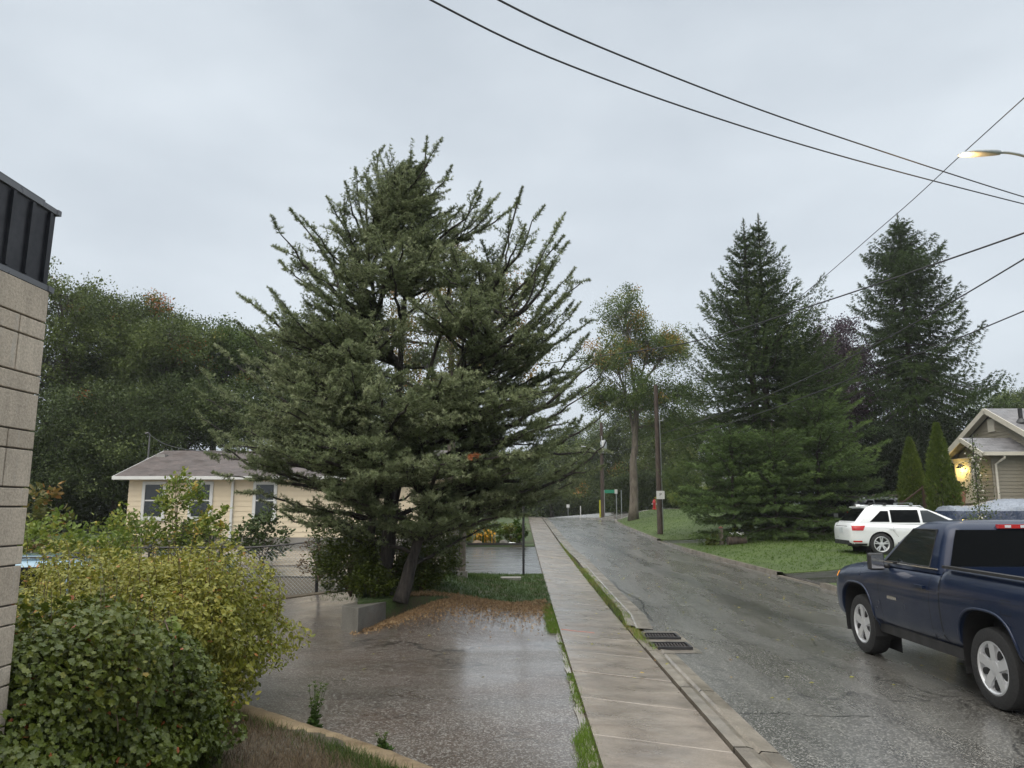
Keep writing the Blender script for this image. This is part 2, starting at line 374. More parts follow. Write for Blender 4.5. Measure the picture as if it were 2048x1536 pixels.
# raised bed round the tree, lawn towards the pavement
def bed_front(x): return 12.3 + (x + 2.75) * (3.0 / 3.37)
N = 60; xs = np.linspace(-4.3, .60, 50); V = []
for i, x in enumerate(xs):
    y0 = max(12.45, bed_front(x)) + .04 * math.sin(x * 5) if x > -2.6 else 12.9 + (-2.6 - x) * 4.2
    y1 = 20.9 + .12 * math.sin(x * 3); yy = np.linspace(y0, y1, N)
    V.append([(x, a, float(mound(x, a)) + (0 if 0 < j else -.0)) for j, a in enumerate(yy)])
V = np.array(V); lo = V[:, [0]].copy(); lo[..., 2] -= .5; hi = V[:, [-1]].copy(); hi[..., 2] -= .3
V = np.concatenate([lo, V, hi], 1); a = V[[0]].copy(); a[..., 2] -= .5; b = V[[-1]].copy(); b[..., 2] -= .02; V = np.concatenate([a, V, b], 0)
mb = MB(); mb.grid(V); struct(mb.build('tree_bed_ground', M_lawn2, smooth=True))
# neighbour driveway beyond it, then flower bed ground and rough yard
ribbon('neighbour_driveway', np.arange(20.7, 32.3, .5), [(20, -10), (33, -10)], .585, M_drive, -.01, 20)
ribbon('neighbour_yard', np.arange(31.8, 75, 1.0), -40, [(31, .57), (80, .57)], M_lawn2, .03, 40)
ribbon('back_yard', np.arange(17.7, 32, .6), -40, [(17, -4.2), (20.6, -4.2), (20.7, -9.9), (33, -9.9)], M_dirt, .0, 40)
ribbon('side_yard', np.arange(-8, 17.7, 1.2), -40, -13.9, M_dirt, -.03, 12)
ribbon('house_pad', np.arange(23.5, 27.6, .5), -22, -2.7, M_walk, .02, 20)
# right side: lawns and driveways
kr = lambda a, b: [(y_, x + .2) for y_, x in kerbR if y_ < 57] + [(57.6, 7.35), (59, 7.9), (60.4, 8.8), (61.3, 10), (62.0, 12.5)]
def lawn(name, y0, y1, xr, off=.0, xl=None, step=.5, nx=50):
    return ribbon(name, np.append(np.arange(y0, y1, step), y1), xl or kr(0, 0), xr, M_lawn, off, nx)
lawn('lawn', 21.6, 33.6, 60); lawn('lawn', 36.0, 62.0, 60, nx=70)
ribbon('lawn', np.arange(33.6, 36.1, .4), [(33.6, 8.4), (34.6, 13.2), (35.2, 12.5), (36, 8.6)], 60, M_lawn, 0, 50)
ribbon('driveway_patch', np.arange(33.5, 36.2, .4), kr(0, 0), [(33.5, 8.5), (34.6, 13.5), (35.2, 12.8), (36.1, 8.7)], M_drive, -.035, 8)
ribbon('driveway', np.arange(19.0, 21.75, .3), kr(0, 0), [(19, 11.0), (19.01, 60), (22, 60)], M_drive, -.02, 50)
ribbon('driveway', np.arange(13.9, 19.05, .4), [(13.9, 14), (17.3, 13.2), (17.4, 11.2), (19.05, 11.0)], 60, M_drive, -.02, 40)
lawn('lawn', 17.4, 19.0, [(17.4, 9.2), (17.9, 10.6), (19, 10.9)], .01, nx=14, step=.2)
ribbon('driveway', np.arange(12.0, 17.5, .4), kr(0, 0), [(12, 14), (17.3, 13.4), (17.5, 11.3)], M_drive, -.03, 16)
lawn('lawn', -20, 12.0, 60)
ribbon('lawn', np.arange(69.6, 140, 2.0), 8, 90, M_lawn, .0, 40)
# ============================================================ VEGETATION
def bark(name, a, b, sc=6):
    m = new_mat(name, .85); t = NT(m); v = t.coord('Object', scale=(1, 1, .22)); n = t.noise(v, sc, 5, .7)
    c = t.mix(t.ramp(n, [(.35, 0.0), (.65, 1.0)]), a, b)
    t.set(Base_Color=c, Normal=t.bump(n, 1.0, .07)); return m
M_bark = bark('brown_bark', (.035, .028, .022), (.11, .092, .075))
M_barkj = bark('juniper_bark', (.008, .007, .006), (.060, .050, .042), 13)
M_barkl = bark('pale_bark', (.075, .062, .048), (.185, .16, .128), 7)
M_barkd = bark('dark_bark', (.018, .014, .011), (.05, .04, .032))
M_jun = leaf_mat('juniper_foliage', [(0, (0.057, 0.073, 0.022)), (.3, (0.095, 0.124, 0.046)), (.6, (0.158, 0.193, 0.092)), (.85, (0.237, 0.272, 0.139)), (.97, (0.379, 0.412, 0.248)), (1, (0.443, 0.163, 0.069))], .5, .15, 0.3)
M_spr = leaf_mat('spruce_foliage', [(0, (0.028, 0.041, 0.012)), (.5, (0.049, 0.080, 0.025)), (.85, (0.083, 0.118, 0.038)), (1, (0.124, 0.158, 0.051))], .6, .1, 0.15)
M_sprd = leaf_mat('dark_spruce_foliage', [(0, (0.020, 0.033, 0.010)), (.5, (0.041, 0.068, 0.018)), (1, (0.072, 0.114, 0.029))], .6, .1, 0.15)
M_sprg = leaf_mat('young_spruce_foliage', [(0, (0.036, 0.055, 0.016)), (.5, (0.072, 0.116, 0.034)), (.85, (0.119, 0.177, 0.054)), (1, (0.176, 0.245, 0.074))], .6, .1, 0.15)
M_cedar = leaf_mat('cedar_foliage', [(0, (0.044, 0.066, 0.012)), (.5, (0.087, 0.132, 0.023)), (1, (0.167, 0.203, 0.039))], .6, .1, 0.15)
M_map = leaf_mat('maple_leaves', [(0, (0.038, 0.065, 0.013)), (.5, (0.082, 0.124, 0.029)), (.8, (0.137, 0.175, 0.046)), (.93, (0.259, 0.204, 0.039)), (1, (0.369, 0.146, 0.039))], .5, .25, 0.2)
M_mapr = leaf_mat('turning_maple_leaves', [(0, (0.072, 0.090, 0.024)), (.4, (0.132, 0.132, 0.036)), (.7, (0.240, 0.144, 0.042)), (1, (0.384, 0.144, 0.048))], .5, .3)
M_dec = leaf_mat('broad_leaves', [(0, (0.052, 0.073, 0.019)), (.5, (0.099, 0.131, 0.035)), (.9, (0.167, 0.203, 0.056)), (1, (0.405, 0.128, 0.037))], .5, .2, 0.2)
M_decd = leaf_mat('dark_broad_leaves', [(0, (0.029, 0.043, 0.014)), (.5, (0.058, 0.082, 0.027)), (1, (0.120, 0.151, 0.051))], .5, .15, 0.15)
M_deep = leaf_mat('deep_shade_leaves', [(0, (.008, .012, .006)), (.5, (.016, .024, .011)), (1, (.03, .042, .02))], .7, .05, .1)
M_pur = leaf_mat('purple_leaves', [(0, (0.020, 0.010, 0.019)), (.5, (0.043, 0.022, 0.037)), (1, (0.081, 0.046, 0.070))], .45, .1)
M_elder = leaf_mat('sapling_leaves', [(0, (0.078, 0.125, 0.020)), (.5, (0.156, 0.213, 0.033)), (.85, (0.260, 0.275, 0.044)), (1, (0.429, 0.275, 0.055))], .5, .35)
M_hedge = leaf_mat('currant_leaves', [(0, (0.040, 0.057, 0.009)), (.4, (0.085, 0.113, 0.016)), (.75, (0.136, 0.155, 0.024)), (.95, (0.249, 0.217, 0.041)), (1, (0.316, 0.094, 0.034))], .35, .25)
M_hedgey = leaf_mat('yellowing_currant_leaves', [(0, (0.074, 0.094, 0.011)), (.35, (0.164, 0.180, 0.023)), (.7, (0.274, 0.260, 0.043)), (.9, (0.409, 0.361, 0.077)), (1, (0.437, 0.200, 0.062))], .4, .3)
M_hosta = leaf_mat('hosta_leaves', [(0, (.16, .25, .05)), (.6, (.30, .38, .08)), (1, (.5, .52, .15))], .4, .3)
M_grass = leaf_mat('grass_blades', [(0, (0.033, 0.064, 0.006)), (.5, (0.062, 0.120, 0.009)), (.85, (0.094, 0.160, 0.014)), (1, (0.173, 0.160, 0.036))], .6, .2, 0.15)
M_tuft = leaf_mat('tuft_blades', [(0, (.07, .12, .015)), (.5, (.12, .20, .025)), (.85, (.17, .25, .04)), (1, (.26, .20, .08))], .6, .2, .15)
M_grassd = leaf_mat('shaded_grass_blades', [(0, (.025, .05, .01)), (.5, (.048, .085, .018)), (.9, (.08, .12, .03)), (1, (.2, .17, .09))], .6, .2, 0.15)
M_dead = leaf_mat('dead_grass_blades', [(0, (0.081, 0.061, 0.039)), (.5, (0.162, 0.115, 0.072)), (.8, (0.230, 0.176, 0.104)), (1, (0.149, 0.203, 0.039))], .8, .1)
M_stem = new_mat('plant_stems', .7, (.09, .06, .035))
M_needle = leaf_mat('dead_needles', [(0, (0.115, 0.074, 0.040)), (.5, (0.291, 0.180, 0.090)), (1, (0.482, 0.348, 0.191))], .7, 0)

def unit(v): return v / (np.linalg.norm(v, axis=-1, keepdims=True) + 1e-9)
def rdir(n, zlo=-1, zhi=1):
    z = rng.uniform(zlo, zhi, n); a = rng.uniform(0, 2 * math.pi, n); r = np.sqrt(1 - z * z)
    return np.stack([r * np.cos(a), r * np.sin(a), z], -1)
def blades_template(n, L=1.0, w=.12, spread=.6, seed=1, tri=True):
    """n pointed blades fanning forward along +x"""
    r = np.random.default_rng(seed); V = []; Fc = []
    for i in range(n):
        a = r.uniform(0, 2 * math.pi); s = spread * math.sqrt(r.uniform(.05, 1)); l = L * r.uniform(.6, 1)
        d = np.array([math.cos(s), math.sin(s) * math.cos(a), math.sin(s) * math.sin(a)])
        q = unit(np.cross(d, r.normal(size=3))); b = d * r.uniform(0, .25) * L
        k = len(V); V += [b - q * w / 2, b + q * w / 2, b + d * l]; Fc.append((k, k + 1, k + 2))
    return np.array(V), np.array(Fc)
def fan_leaf(kind='oval'):
    if kind == 'oval':
        V = np.array([(0, 0, 0), (.35, .26, .05), (.75, .22, .03), (1, 0, -.06), (.75, -.22, .03), (.35, -.26, .05), (.55, 0, -.02)])
        return V, np.array([(0, 6, 1), (1, 6, 2), (2, 6, 3), (3, 6, 4), (4, 6, 5), (5, 6, 0)])
    if kind == 'lobed':
        V = np.array([(0, 0, 0), (.12, .38, .04), (.45, .30, .03), (.62, .46, .0), (.78, .20, .02), (1, 0, -.08), (.78, -.2, .02), (.62, -.46, 0), (.45, -.3, .03), (.12, -.38, .04), (.45, 0, -.03)])
        return V, np.array([(i, 10, (i + 1) % 10) for i in range(10)])
    V = np.array([(0, 0, 0), (.5, .3, .06), (1, 0, -.05), (.5, -.3, .06)]); return V, np.array([(0, 2, 1), (0, 3, 2)])
LEAF, LEAFF = fan_leaf('oval'); LOBE, LOBEF = fan_leaf('lobed'); QL, QLF = fan_leaf('q')
TUFTS = [blades_template(11, 1, .20, 1.35, s) for s in (1, 2, 3, 7)]
SPRAY = [blades_template(11, 1, .11, .6, s) for s in (4, 5, 6)]
# flat leaf clump: several small leaves spread about, used for far broad-leaved crowns
def clump(n, seed, size=.34):
    r = np.random.default_rng(seed); V = []; Fc = []
    for i in range(n):
        c = r.normal(size=3) * .42; d = unit(r.normal(size=3) + np.array([0, 0, -.2])); q = unit(np.cross(d, r.normal(size=3)))
        l = size * r.uniform(.7, 1.2); k = len(V); V += [c, c + d * l * .5 + q * l * .32, c + d * l, c + d * l * .5 - q * l * .32]; Fc.append((k, k + 1, k + 2, k + 3))
    return np.array(V), np.array(Fc)
CL = [clump(9, s) for s in (11, 12, 13)]
def put(mb, temps, P, D, size, tint, U=None, mi=0):
    n = len(P)
    if U is None: U = rdir(n)
    k = rng.integers(0, len(temps), n); size = np.broadcast_to(size, (n,)); tint = np.broadcast_to(tint, (n,))
    for j, (tv, tf) in enumerate(temps):
        s_ = k == j
        if s_.any(): mb.scatter(tv, tf, P[s_], D[s_], U[s_], size[s_], tint[s_], mi)
def bez(p0, p1, p2, p3, n):
    t = np.linspace(0, 1, n)[:, None]
    return (1 - t) ** 3 * p0 + 3 * (1 - t) ** 2 * t * p1 + 3 * (1 - t) * t * t * p2 + t ** 3 * p3

# ---------------------------------------------------------------- the big juniper
def big_juniper():
    Y0 = 13.3; base = np.array(at(800, 1195, 12.95)); base[2] = float(mound(base[0], base[1])) - .05
    T = thing('juniper_tree', 'big spreading juniper with upswept grey green tips, behind the concrete retaining wall', 'tree', tuple(base))
    wood = MB(); fol = MB()
    A = lambda px, py, dy=0.0: np.array(at(px, py, Y0 + dy))
    def g(px, py, dy=0): p = A(px, py, dy); p[2] = max(float(mound(p[0], p[1])) - .08, p[2]); return p
    stems = [([g(800, 1205, -.45), A(826, 1120, -.35), A(850, 1020, -.2), A(862, 900, 0), A(905, 780, .2), A(960, 640, .3), A(1010, 500, .3), A(1045, 376, .2)], .105),
             ([g(768, 1190, .1), A(768, 1100, .1), A(772, 1000, .1), A(785, 880, .1), A(798, 740, 0), A(800, 600, 0), A(830, 440, 0), A(845, 268, 0)], .115),
             ([g(775, 1175, .6), A(782, 1080, .7), A(800, 960, .7), A(840, 800, .7), A(880, 640, .6), A(900, 500, .5), A(950, 358, .4)], .075),
             ([g(752, 1180, .3), A(742, 1090, .2), A(752, 960, -.2), A(728, 800, -.4), A(690, 640, -.5), A(660, 530, -.5), A(576, 414, -.5)], .075),
             ([A(798, 740, 0), A(760, 620, .3), A(742, 500, .4), A(720, 400, .4), A(712, 322, .4)], .04),
             ([A(905, 780, .2), A(960, 700, -.5), A(1040, 600, -.8), A(1128, 430, -.8)], .04)]
    def smooth(P, n=26):
        P = np.array(P); t = np.linspace(0, len(P) - 1, n); i = np.clip(t.astype(int), 0, len(P) - 2); f = (t - i)[:, None]
        a = P[np.clip(i - 1, 0, None)]; b = P[i]; c = P[i + 1]; d = P[np.clip(i + 2, None, len(P) - 1)]
        return .5 * ((2 * b) + (c - a) * f + (2 * a - 5 * b + 4 * c - d) * f * f + (3 * b - a - 3 * c + d) * f ** 3)
    axis = []
    brs = []
    for P, r in stems:
        Q = smooth(P); 
        w = np.cumsum(rng.normal(0, .012, Q.shape), 0); w[0] = 0; Q = Q + w
        rad = r * (1 - np.linspace(0, 1, len(Q)) ** 1.1 * .93); rad[:2] *= 1.35; rad *= rng.uniform(.86, 1.14, len(Q))
        wood.tube(Q, rad, 9, tint=.5); axis.append((Q, rad)); brs.append((Q[-11:], .02, .5, True))
    AX = np.concatenate([q[:int(len(q) * (.82 if i_ < 2 else .6))] for i_, (q, _) in enumerate(axis)])
    tips = [(770, 291), (885, 276), (905, 330), (690, 362), (652, 392), (600, 430), (542, 430), (545, 492), (560, 520), (535, 573), (472, 585), (560, 610), (470, 640), (430, 690), (400, 735),
            (385, 775), (392, 820), (420, 860), (410, 905), (425, 945), (470, 985), (965, 378), (1000, 386), (1090, 410), (1128, 470), (1138, 482), (1112, 520), (1150, 536),
            (1148, 600), (1130, 590), (1162, 604), (1196, 640), (1180, 665), (1215, 690), (1190, 700), (1235, 705), (1205, 760), (1238, 800), (1235, 850), (1200, 880), (1225, 905), (1212, 930), (1170, 960), (1120, 985),
            (1060, 1030), (1000, 1050), (930, 1040), (620, 1040), (560, 1020), (520, 1000), (740, 330), (800, 330), (860, 320), (680, 420), (620, 470), (1050, 450), (1085, 500), (1060, 560), (590, 560), (1090, 640), (640, 500),
            (1040, 400), (1020, 430), (985, 420), (930, 410), (1100, 700), (1180, 560), (1165, 830), (440, 770), (480, 700), (455, 900), (500, 660), (660, 440), (700, 480), (900, 380), (650, 960), (820, 990), (720, 1000), (900, 980)]
    specs = []
    for px, py in tips:
        dy = rng.uniform(-1.3, 1.0) if abs(px - 830) < 300 else rng.uniform(-.9, .7)
        specs.append((A(px, py, dy), True))
    rows = [265, 330, 400, 500, 600, 700, 800, 900, 950, 1000, 1050]; rr = [.1, .30, .80, 1.75, 2.7, 3.3, 3.7, 3.8, 3.5, 2.8, 2.0]
    zz = [A(830, q)[2] for q in rows]
    cx = A(826, 700)
    for i in range(400):
        z = zz[0] - (zz[0] - zz[-1]) * (rng.uniform(.02, 1) ** .75); rad = np.interp(-z, [-a for a in zz], rr) * rng.uniform(.38, .86)
        a = rng.uniform(0, 2 * math.pi)
        if math.sin(a) > .35 and rng.random() < .35: a = -a
        specs.append((np.array([cx[0] + rad * math.cos(a), Y0 + rad * math.sin(a) * .9, z]), False))
    for tip, outl in specs:
        out = tip[:2] - np.array([cx[0], Y0]); R_ = np.linalg.norm(out); drop = R_ * (rng.uniform(.3, .5) if outl else rng.uniform(.08, .42)) if tip[2] > 3 else R_ * rng.uniform(.0, .25)
        low_ = float(S((6.2 - tip[2]) / 2.2)); drop *= 1 - .55 * low_ * (not outl)
        zt = max(tip[2] - drop - .25, 1.2 if tip[2] > 2 else .9)
        d = np.abs(AX[:, 2] - zt) * 1.0 + np.linalg.norm(AX[:, :2] - tip[:2], axis=1) * .22
        p0 = AX[np.argmin(d)]; L = np.linalg.norm(tip - p0); o = (tip - p0); o[2] = 0; o = o / (np.linalg.norm(o) + 1e-6)
        p1 = p0 + o * L * .38 + np.array([0, 0, .12 * L]); up = (rng.uniform(.16, .34) if outl else rng.uniform(.0, .26)) if tip[2] > 3 else rng.uniform(-.05, .12)
        up = up * (1 - .5 * low_) if not outl else up
        p2 = tip - o * L * .24 - np.array([0, 0, up * L]) + rng.normal(0, .05 * L, 3)
        n = max(8, int(L / .16)); Q = bez(p0, p1, p2, tip, n) ; Q[1:-1] += rng.normal(0, .018, (n - 2, 3))
        r0 = .012 + .013 * L; wood.tube(Q, np.linspace(r0, .004, n), 5, cap=False, tint=.4)
        brs.append((Q, .25 if L > 1.2 else .1, min(.95, .40 + .2 * L) * (.85 if outl else 1), outl))
    FP, FD, FT, FS = [], [], [], []
    for Q, start, sc, outl_b in brs:
        seg = np.linalg.norm(np.diff(Q, axis=0), axis=1); Ls = np.concatenate([[0], np.cumsum(seg)]); L = Ls[-1]
        s = L * start; gT = unit(np.gradient(Q, axis=0)); bt = rng.uniform(.25, .62)
        gap = rng.uniform(0, 6.28)
        while s < L:
            if L > 1 and math.sin(s * 5.2 + gap) + .6 * math.sin(s * 11.7 + gap * 2) < -.42: s += .05; continue
            f = s / L; i = min(int(np.searchsorted(Ls, s)), len(Q) - 1); p = np.array([np.interp(s, Ls, Q[:, k]) for k in range(3)]); t = gT[i]
            ln = sc * (.07 + .56 * math.sin(math.pi * min(1, (f - start) / (1 - start + 1e-6) * .9 + .1)) ** .8) * rng.uniform(.55, 1.1) * (1 - .8 * max(0, f - (.45 if outl_b else .62)) / (.55 if outl_b else .38))
            if rng.random() < .16: ln *= 1.8
            sd = unit(np.cross(t, [0, 0, 1]))[None][0] * (1 if rng.random() < .5 else -1)
            d = unit(t * rng.uniform(.3, .8) + sd * rng.uniform(.5, 1.0) + np.array([0, 0, rng.uniform(-.28, .26)]))
            m = max(3, int(ln / .028)); u = np.linspace(0, 1, m)[:, None]
            C = p + d * ln * u + np.array([0, 0, .16 * ln]) * u ** 2 + rng.normal(0, .008, (m, 3))
            if ln > .2:
                C = np.concatenate([C, C[m // 3:] + rdir(len(C[m // 3:])) * [1, 1, .6] * rng.uniform(.03, .085, (len(C[m // 3:]), 1))]); u = np.concatenate([u, u[m // 3:]]); m = len(C)
            if ln > .25: wood.tube([p, p + d * ln * .5, p + d * ln * .95 + [0, 0, .12 * ln]], .0045, 3, cap=False, tint=.3)
            FP.append(C); FD.append(unit(np.repeat(d[None], m, 0) + rng.normal(0, .8, (m, 3)) + np.array([0, 0, .3])))
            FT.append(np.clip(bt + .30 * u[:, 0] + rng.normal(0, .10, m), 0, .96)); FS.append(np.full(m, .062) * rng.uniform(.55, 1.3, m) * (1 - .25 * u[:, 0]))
            s += rng.uniform(.04, .075)
        # dense pointed plume at the tip
        m = 22; u = np.linspace(.0, 1, m); q = Q[-1] - gT[-1] * .34 * (1 - u)[:, None] + rng.normal(0, .022, (m, 3)) * (1.1 - u)[:, None]
        FP.append(q); FD.append(unit(gT[-1][None] + rng.normal(0, .35, (m, 3)) * (1.1 - u)[:, None])); FT.append(np.clip(rng.normal(bt + .25, .1, m), 0, .96)); FS.append(.066 * (1.25 - .6 * u))
    FP, FD, FT, FS = map(np.concatenate, (FP, FD, FT, FS))
    print('juniper tufts', len(FP))
    # a browned dead spray on the right of the crown
    dc = A(943, 905, -1.9); near = np.linalg.norm((FP - dc) * [1, .15, 1], axis=1) < .12; FT[near & (FP[:, 1] < Y0 - .6)] = 1.0
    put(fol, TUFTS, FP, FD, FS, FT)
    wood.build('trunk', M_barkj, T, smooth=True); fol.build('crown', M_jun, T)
big_juniper()

# ---------------------------------------------------------------- conifers
def spruce(name, label, base, height, radius, mat, tops=((0, 0),), density=1.0, droop=.25, low=.03, hang=.0, group=None, bl=.17, tiers=None, up=.25, prof_=None):
    T = thing(name, label, 'tree', tuple(base), group); wood = MB(); fol = MB(); base = np.array(base, float)
    FP, FD, FT, FS = [], [], [], []
    for k, (dx, dz) in enumerate(tops):
        top = base + np.array([dx, 0, height + dz]); b0 = base + np.array([dx * .35, 0, 0]) if k else base
        n = 14; Q = np.array([b0 + (top - b0) * t + rng.normal(0, .03, 3) * (0 < t < 1) for t in np.linspace(0, 1, n)]); Q[:, 0] = base[0] + dx * S(np.linspace(0, 1, n) * 1.6) if len(tops) > 1 else Q[:, 0]
        wood.tube(Q, np.linspace(height * .017, .02, n), 8)
        zs = []; z = low * height
        while z < height + dz - .75: zs.append(z); z += (tiers or .36) * (1.0 - .35 * z / height) * rng.uniform(.8, 1.2)
        for z in zs:
            f = z / (height + dz); pr = (1 - f) ** .85 if prof_ is None else np.interp(f, *zip(*prof_))
            sc = 1.0 if len(tops) == 1 else (1.0 if f < .7 else .8)
            nb = int(rng.integers(6, 10)); a0 = rng.uniform(0, 6.28); tier = rng.uniform(.82, 1.1)
            for j in range(nb):
                a = a0 + j * 6.283 / nb + rng.normal(0, .2); L = radius * pr * sc * tier * rng.uniform(.45, 1.15) + .10
                o = np.array([math.cos(a), math.sin(a), 0]); p0 = np.array([np.interp(z, Q[:, 2] - base[2], Q[:, q]) for q in range(3)]); 
                dr = droop * (1 - f) * L; ris = (.15 + .9 * f ** 2) * L * (.6 if droop > .3 else 1)
                p3 = p0 + o * L + np.array([0, 0, ris - dr]); p1 = p0 + o * L * .4 + np.array([0, 0, .1 * L * (f + .2)]); p2 = p3 - o * L * .3 - np.array([0, 0, up * L * .5])
                m = max(5, int(L / .22)); B = bez(p0, p1, p2, p3, m)
                wood.tube(B, np.linspace(.012 + .012 * L, .005, m), 3, cap=False)
                gT = unit(np.gradient(B, axis=0)); step = .085 / density; ns = max(4, int(L * .92 / step))
                s = np.linspace(.12 if L > 1 else .02, 1, ns); idx = s * (m - 1); P = np.stack([np.interp(idx, np.arange(m), B[:, q]) for q in range(3)], -1)
                Tn = np.stack([np.interp(idx, np.arange(m), gT[:, q]) for q in range(3)], -1)
                sd = unit(np.cross(Tn, [0, 0, 1.0])); tint = rng.uniform(.15, .6)
                for sg in (-1, 1):
                    w = L * .29 * np.sin(math.pi * np.clip(1.02 - s * .86, 0, 1)) ** .9 + .06
                    for lay in (.2, .5, .85):
                        keep = w * lay > (0 if lay < .3 else .08)
                        p = P + sd * sg * (w * lay)[:, None] + Tn * (w * lay * .55)[:, None] + rng.normal(0, .022, P.shape); p[:, 2] -= (w * lay) * (.12 + hang) + abs(rng.normal(0, .02, ns))
                        d = unit(Tn * .7 + sd * sg * .7 + rng.normal(0, .3, P.shape) + np.array([0, 0, -.15 - hang * 2]))
                        FP.append(p[keep]); FD.append(d[keep]); FS.append((bl * rng.uniform(.75, 1.25, ns))[keep]); FT.append(np.clip(tint + .42 * s + .22 * lay - .28 + rng.normal(0, .1, ns), 0, 1)[keep])  # tint: paler growth at tips, inner sprays darkened to paint the gaps' shade
                    if hang:
                        c = rng.random(ns) < .6; p = P[c] + sd[c] * sg * .06; p[:, 2] -= rng.uniform(.05, .35, c.sum()) * min(1, L)
                        FP.append(p); FD.append(unit(np.array([0, 0, -1.0]) + rng.normal(0, .25, p.shape))); FS.append(bl * rng.uniform(.9, 1.5, c.sum())); FT.append(np.clip(rng.normal(tint, .1, c.sum()), 0, 1))
        m = 60; u = rng.uniform(0, 1, m); qq = rdir(m) * [1, 1, .2]; FP.append(Q[-1] - np.array([0, 0, 1.5]) * (1 - u)[:, None] + qq * (.30 * (1 - u))[:, None]); FD.append(unit(np.array([0, 0, .9]) + qq * (1.3 - u)[:, None] + rng.normal(0, .2, (m, 3)))); FS.append(bl * (1.05 - .5 * u)); FT.append(np.full(m, .5))
    FP, FD, FT, FS = map(np.concatenate, (FP, FD, FT, FS)); print(name, len(FP))
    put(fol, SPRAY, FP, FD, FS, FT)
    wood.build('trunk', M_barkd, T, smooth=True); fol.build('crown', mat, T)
    return T
def gz(x, y, o=0): return (x, y, h(x, y) + o)
def onp(px, Y, o=-.1):
    p = at(px, 1014, Y); return (p.x, Y, h(p.x, Y) + o)
def ontop(px, py, Y):
    p = at(px, py, Y); return (p.x, Y, h(p.x, Y) - .1)
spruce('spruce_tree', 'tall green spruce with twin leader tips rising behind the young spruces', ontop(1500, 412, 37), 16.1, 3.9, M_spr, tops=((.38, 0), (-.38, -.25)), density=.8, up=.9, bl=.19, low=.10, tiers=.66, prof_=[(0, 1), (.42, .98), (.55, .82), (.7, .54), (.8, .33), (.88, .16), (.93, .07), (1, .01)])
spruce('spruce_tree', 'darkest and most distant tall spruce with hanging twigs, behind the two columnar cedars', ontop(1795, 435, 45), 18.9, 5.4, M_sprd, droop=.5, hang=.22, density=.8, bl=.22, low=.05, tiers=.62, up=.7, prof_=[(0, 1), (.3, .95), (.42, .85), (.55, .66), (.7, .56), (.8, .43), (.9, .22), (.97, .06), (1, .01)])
spruce('young_spruce', 'broad bushy young spruce beside the planter log, nearest the roadside pole', onp(1468, 33.2), 5.3, 2.2, M_sprg, density=.9, bl=.17, low=.02, tiers=.42, prof_=[(0, .85), (.3, 1), (.7, .6), (1, .1)])
spruce('young_spruce', 'wide bushy young spruce spreading over the lawn behind the white car', onp(1640, 34.0), 6.3, 3.4, M_sprg, density=.9, bl=.18, low=.01, tiers=.45, prof_=[(0, .95), (.3, 1), (.7, .6), (1, .1)])
spruce('young_spruce', 'middle of the three bushy young spruces on the lawn', onp(1552, 32.6), 5.0, 2.3, M_sprg, density=.9, bl=.17, low=.02, tiers=.42, prof_=[(0, .95), (.3, 1), (.7, .55), (1, .1)])
spruce('spruce_tree', 'mid green spruce standing between the tall twin topped spruce and the wide young spruce', onp(1608, 38), 9.8, 4.0, M_spr, density=.7, bl=.2, low=.05, tiers=.65, prof_=[(0, .95), (.3, 1), (.7, .6), (1, .1)])

def columnar(px, Y, pyt, r, label):
    b = ontop(px, pyt, Y); ht = at(px, pyt, Y).z - b[2]; T = thing('columnar_cedar', label, 'tree', b, 'narrow columnar cedars by the porch'); b = np.array(b)
    w = MB(); w.tube([b, b + [0, 0, ht * .9]], [.05, .015], 6); w.build('trunk', M_barkd, T)
    n = int(2800 * ht / 3 * r / .4); z = rng.uniform(0.02, 1, n); a = rng.uniform(0, 6.28, n)
    rad = r * np.interp(z, [0, .12, .4, .75, 1], [.85, 1, .95, .55, .04]) * (1 + .12 * np.sin(a * 3 + z * 9) + .08 * np.sin(a * 7 - z * 25)) * rng.uniform(.72, 1.03, n)
    P = b + np.stack([rad * np.cos(a), rad * np.sin(a), z * ht], -1); D = unit(np.stack([np.cos(a) * .5, np.sin(a) * .5, np.full(n, 1.0)], -1) + rng.normal(0, .25, (n, 3)))
    f = MB(); put(f, SPRAY, P, D, rng.uniform(.09, .15, n), np.clip(rng.normal(.45, .2, n), 0, 1)); f.build('crown', M_cedar, T)
columnar(1818, 31, 878, .60, 'shorter of the two narrow columnar cedars behind the white car roof')
columnar(1872, 28.5, 850, .58, 'taller narrow columnar cedar, nearest the lit porch')

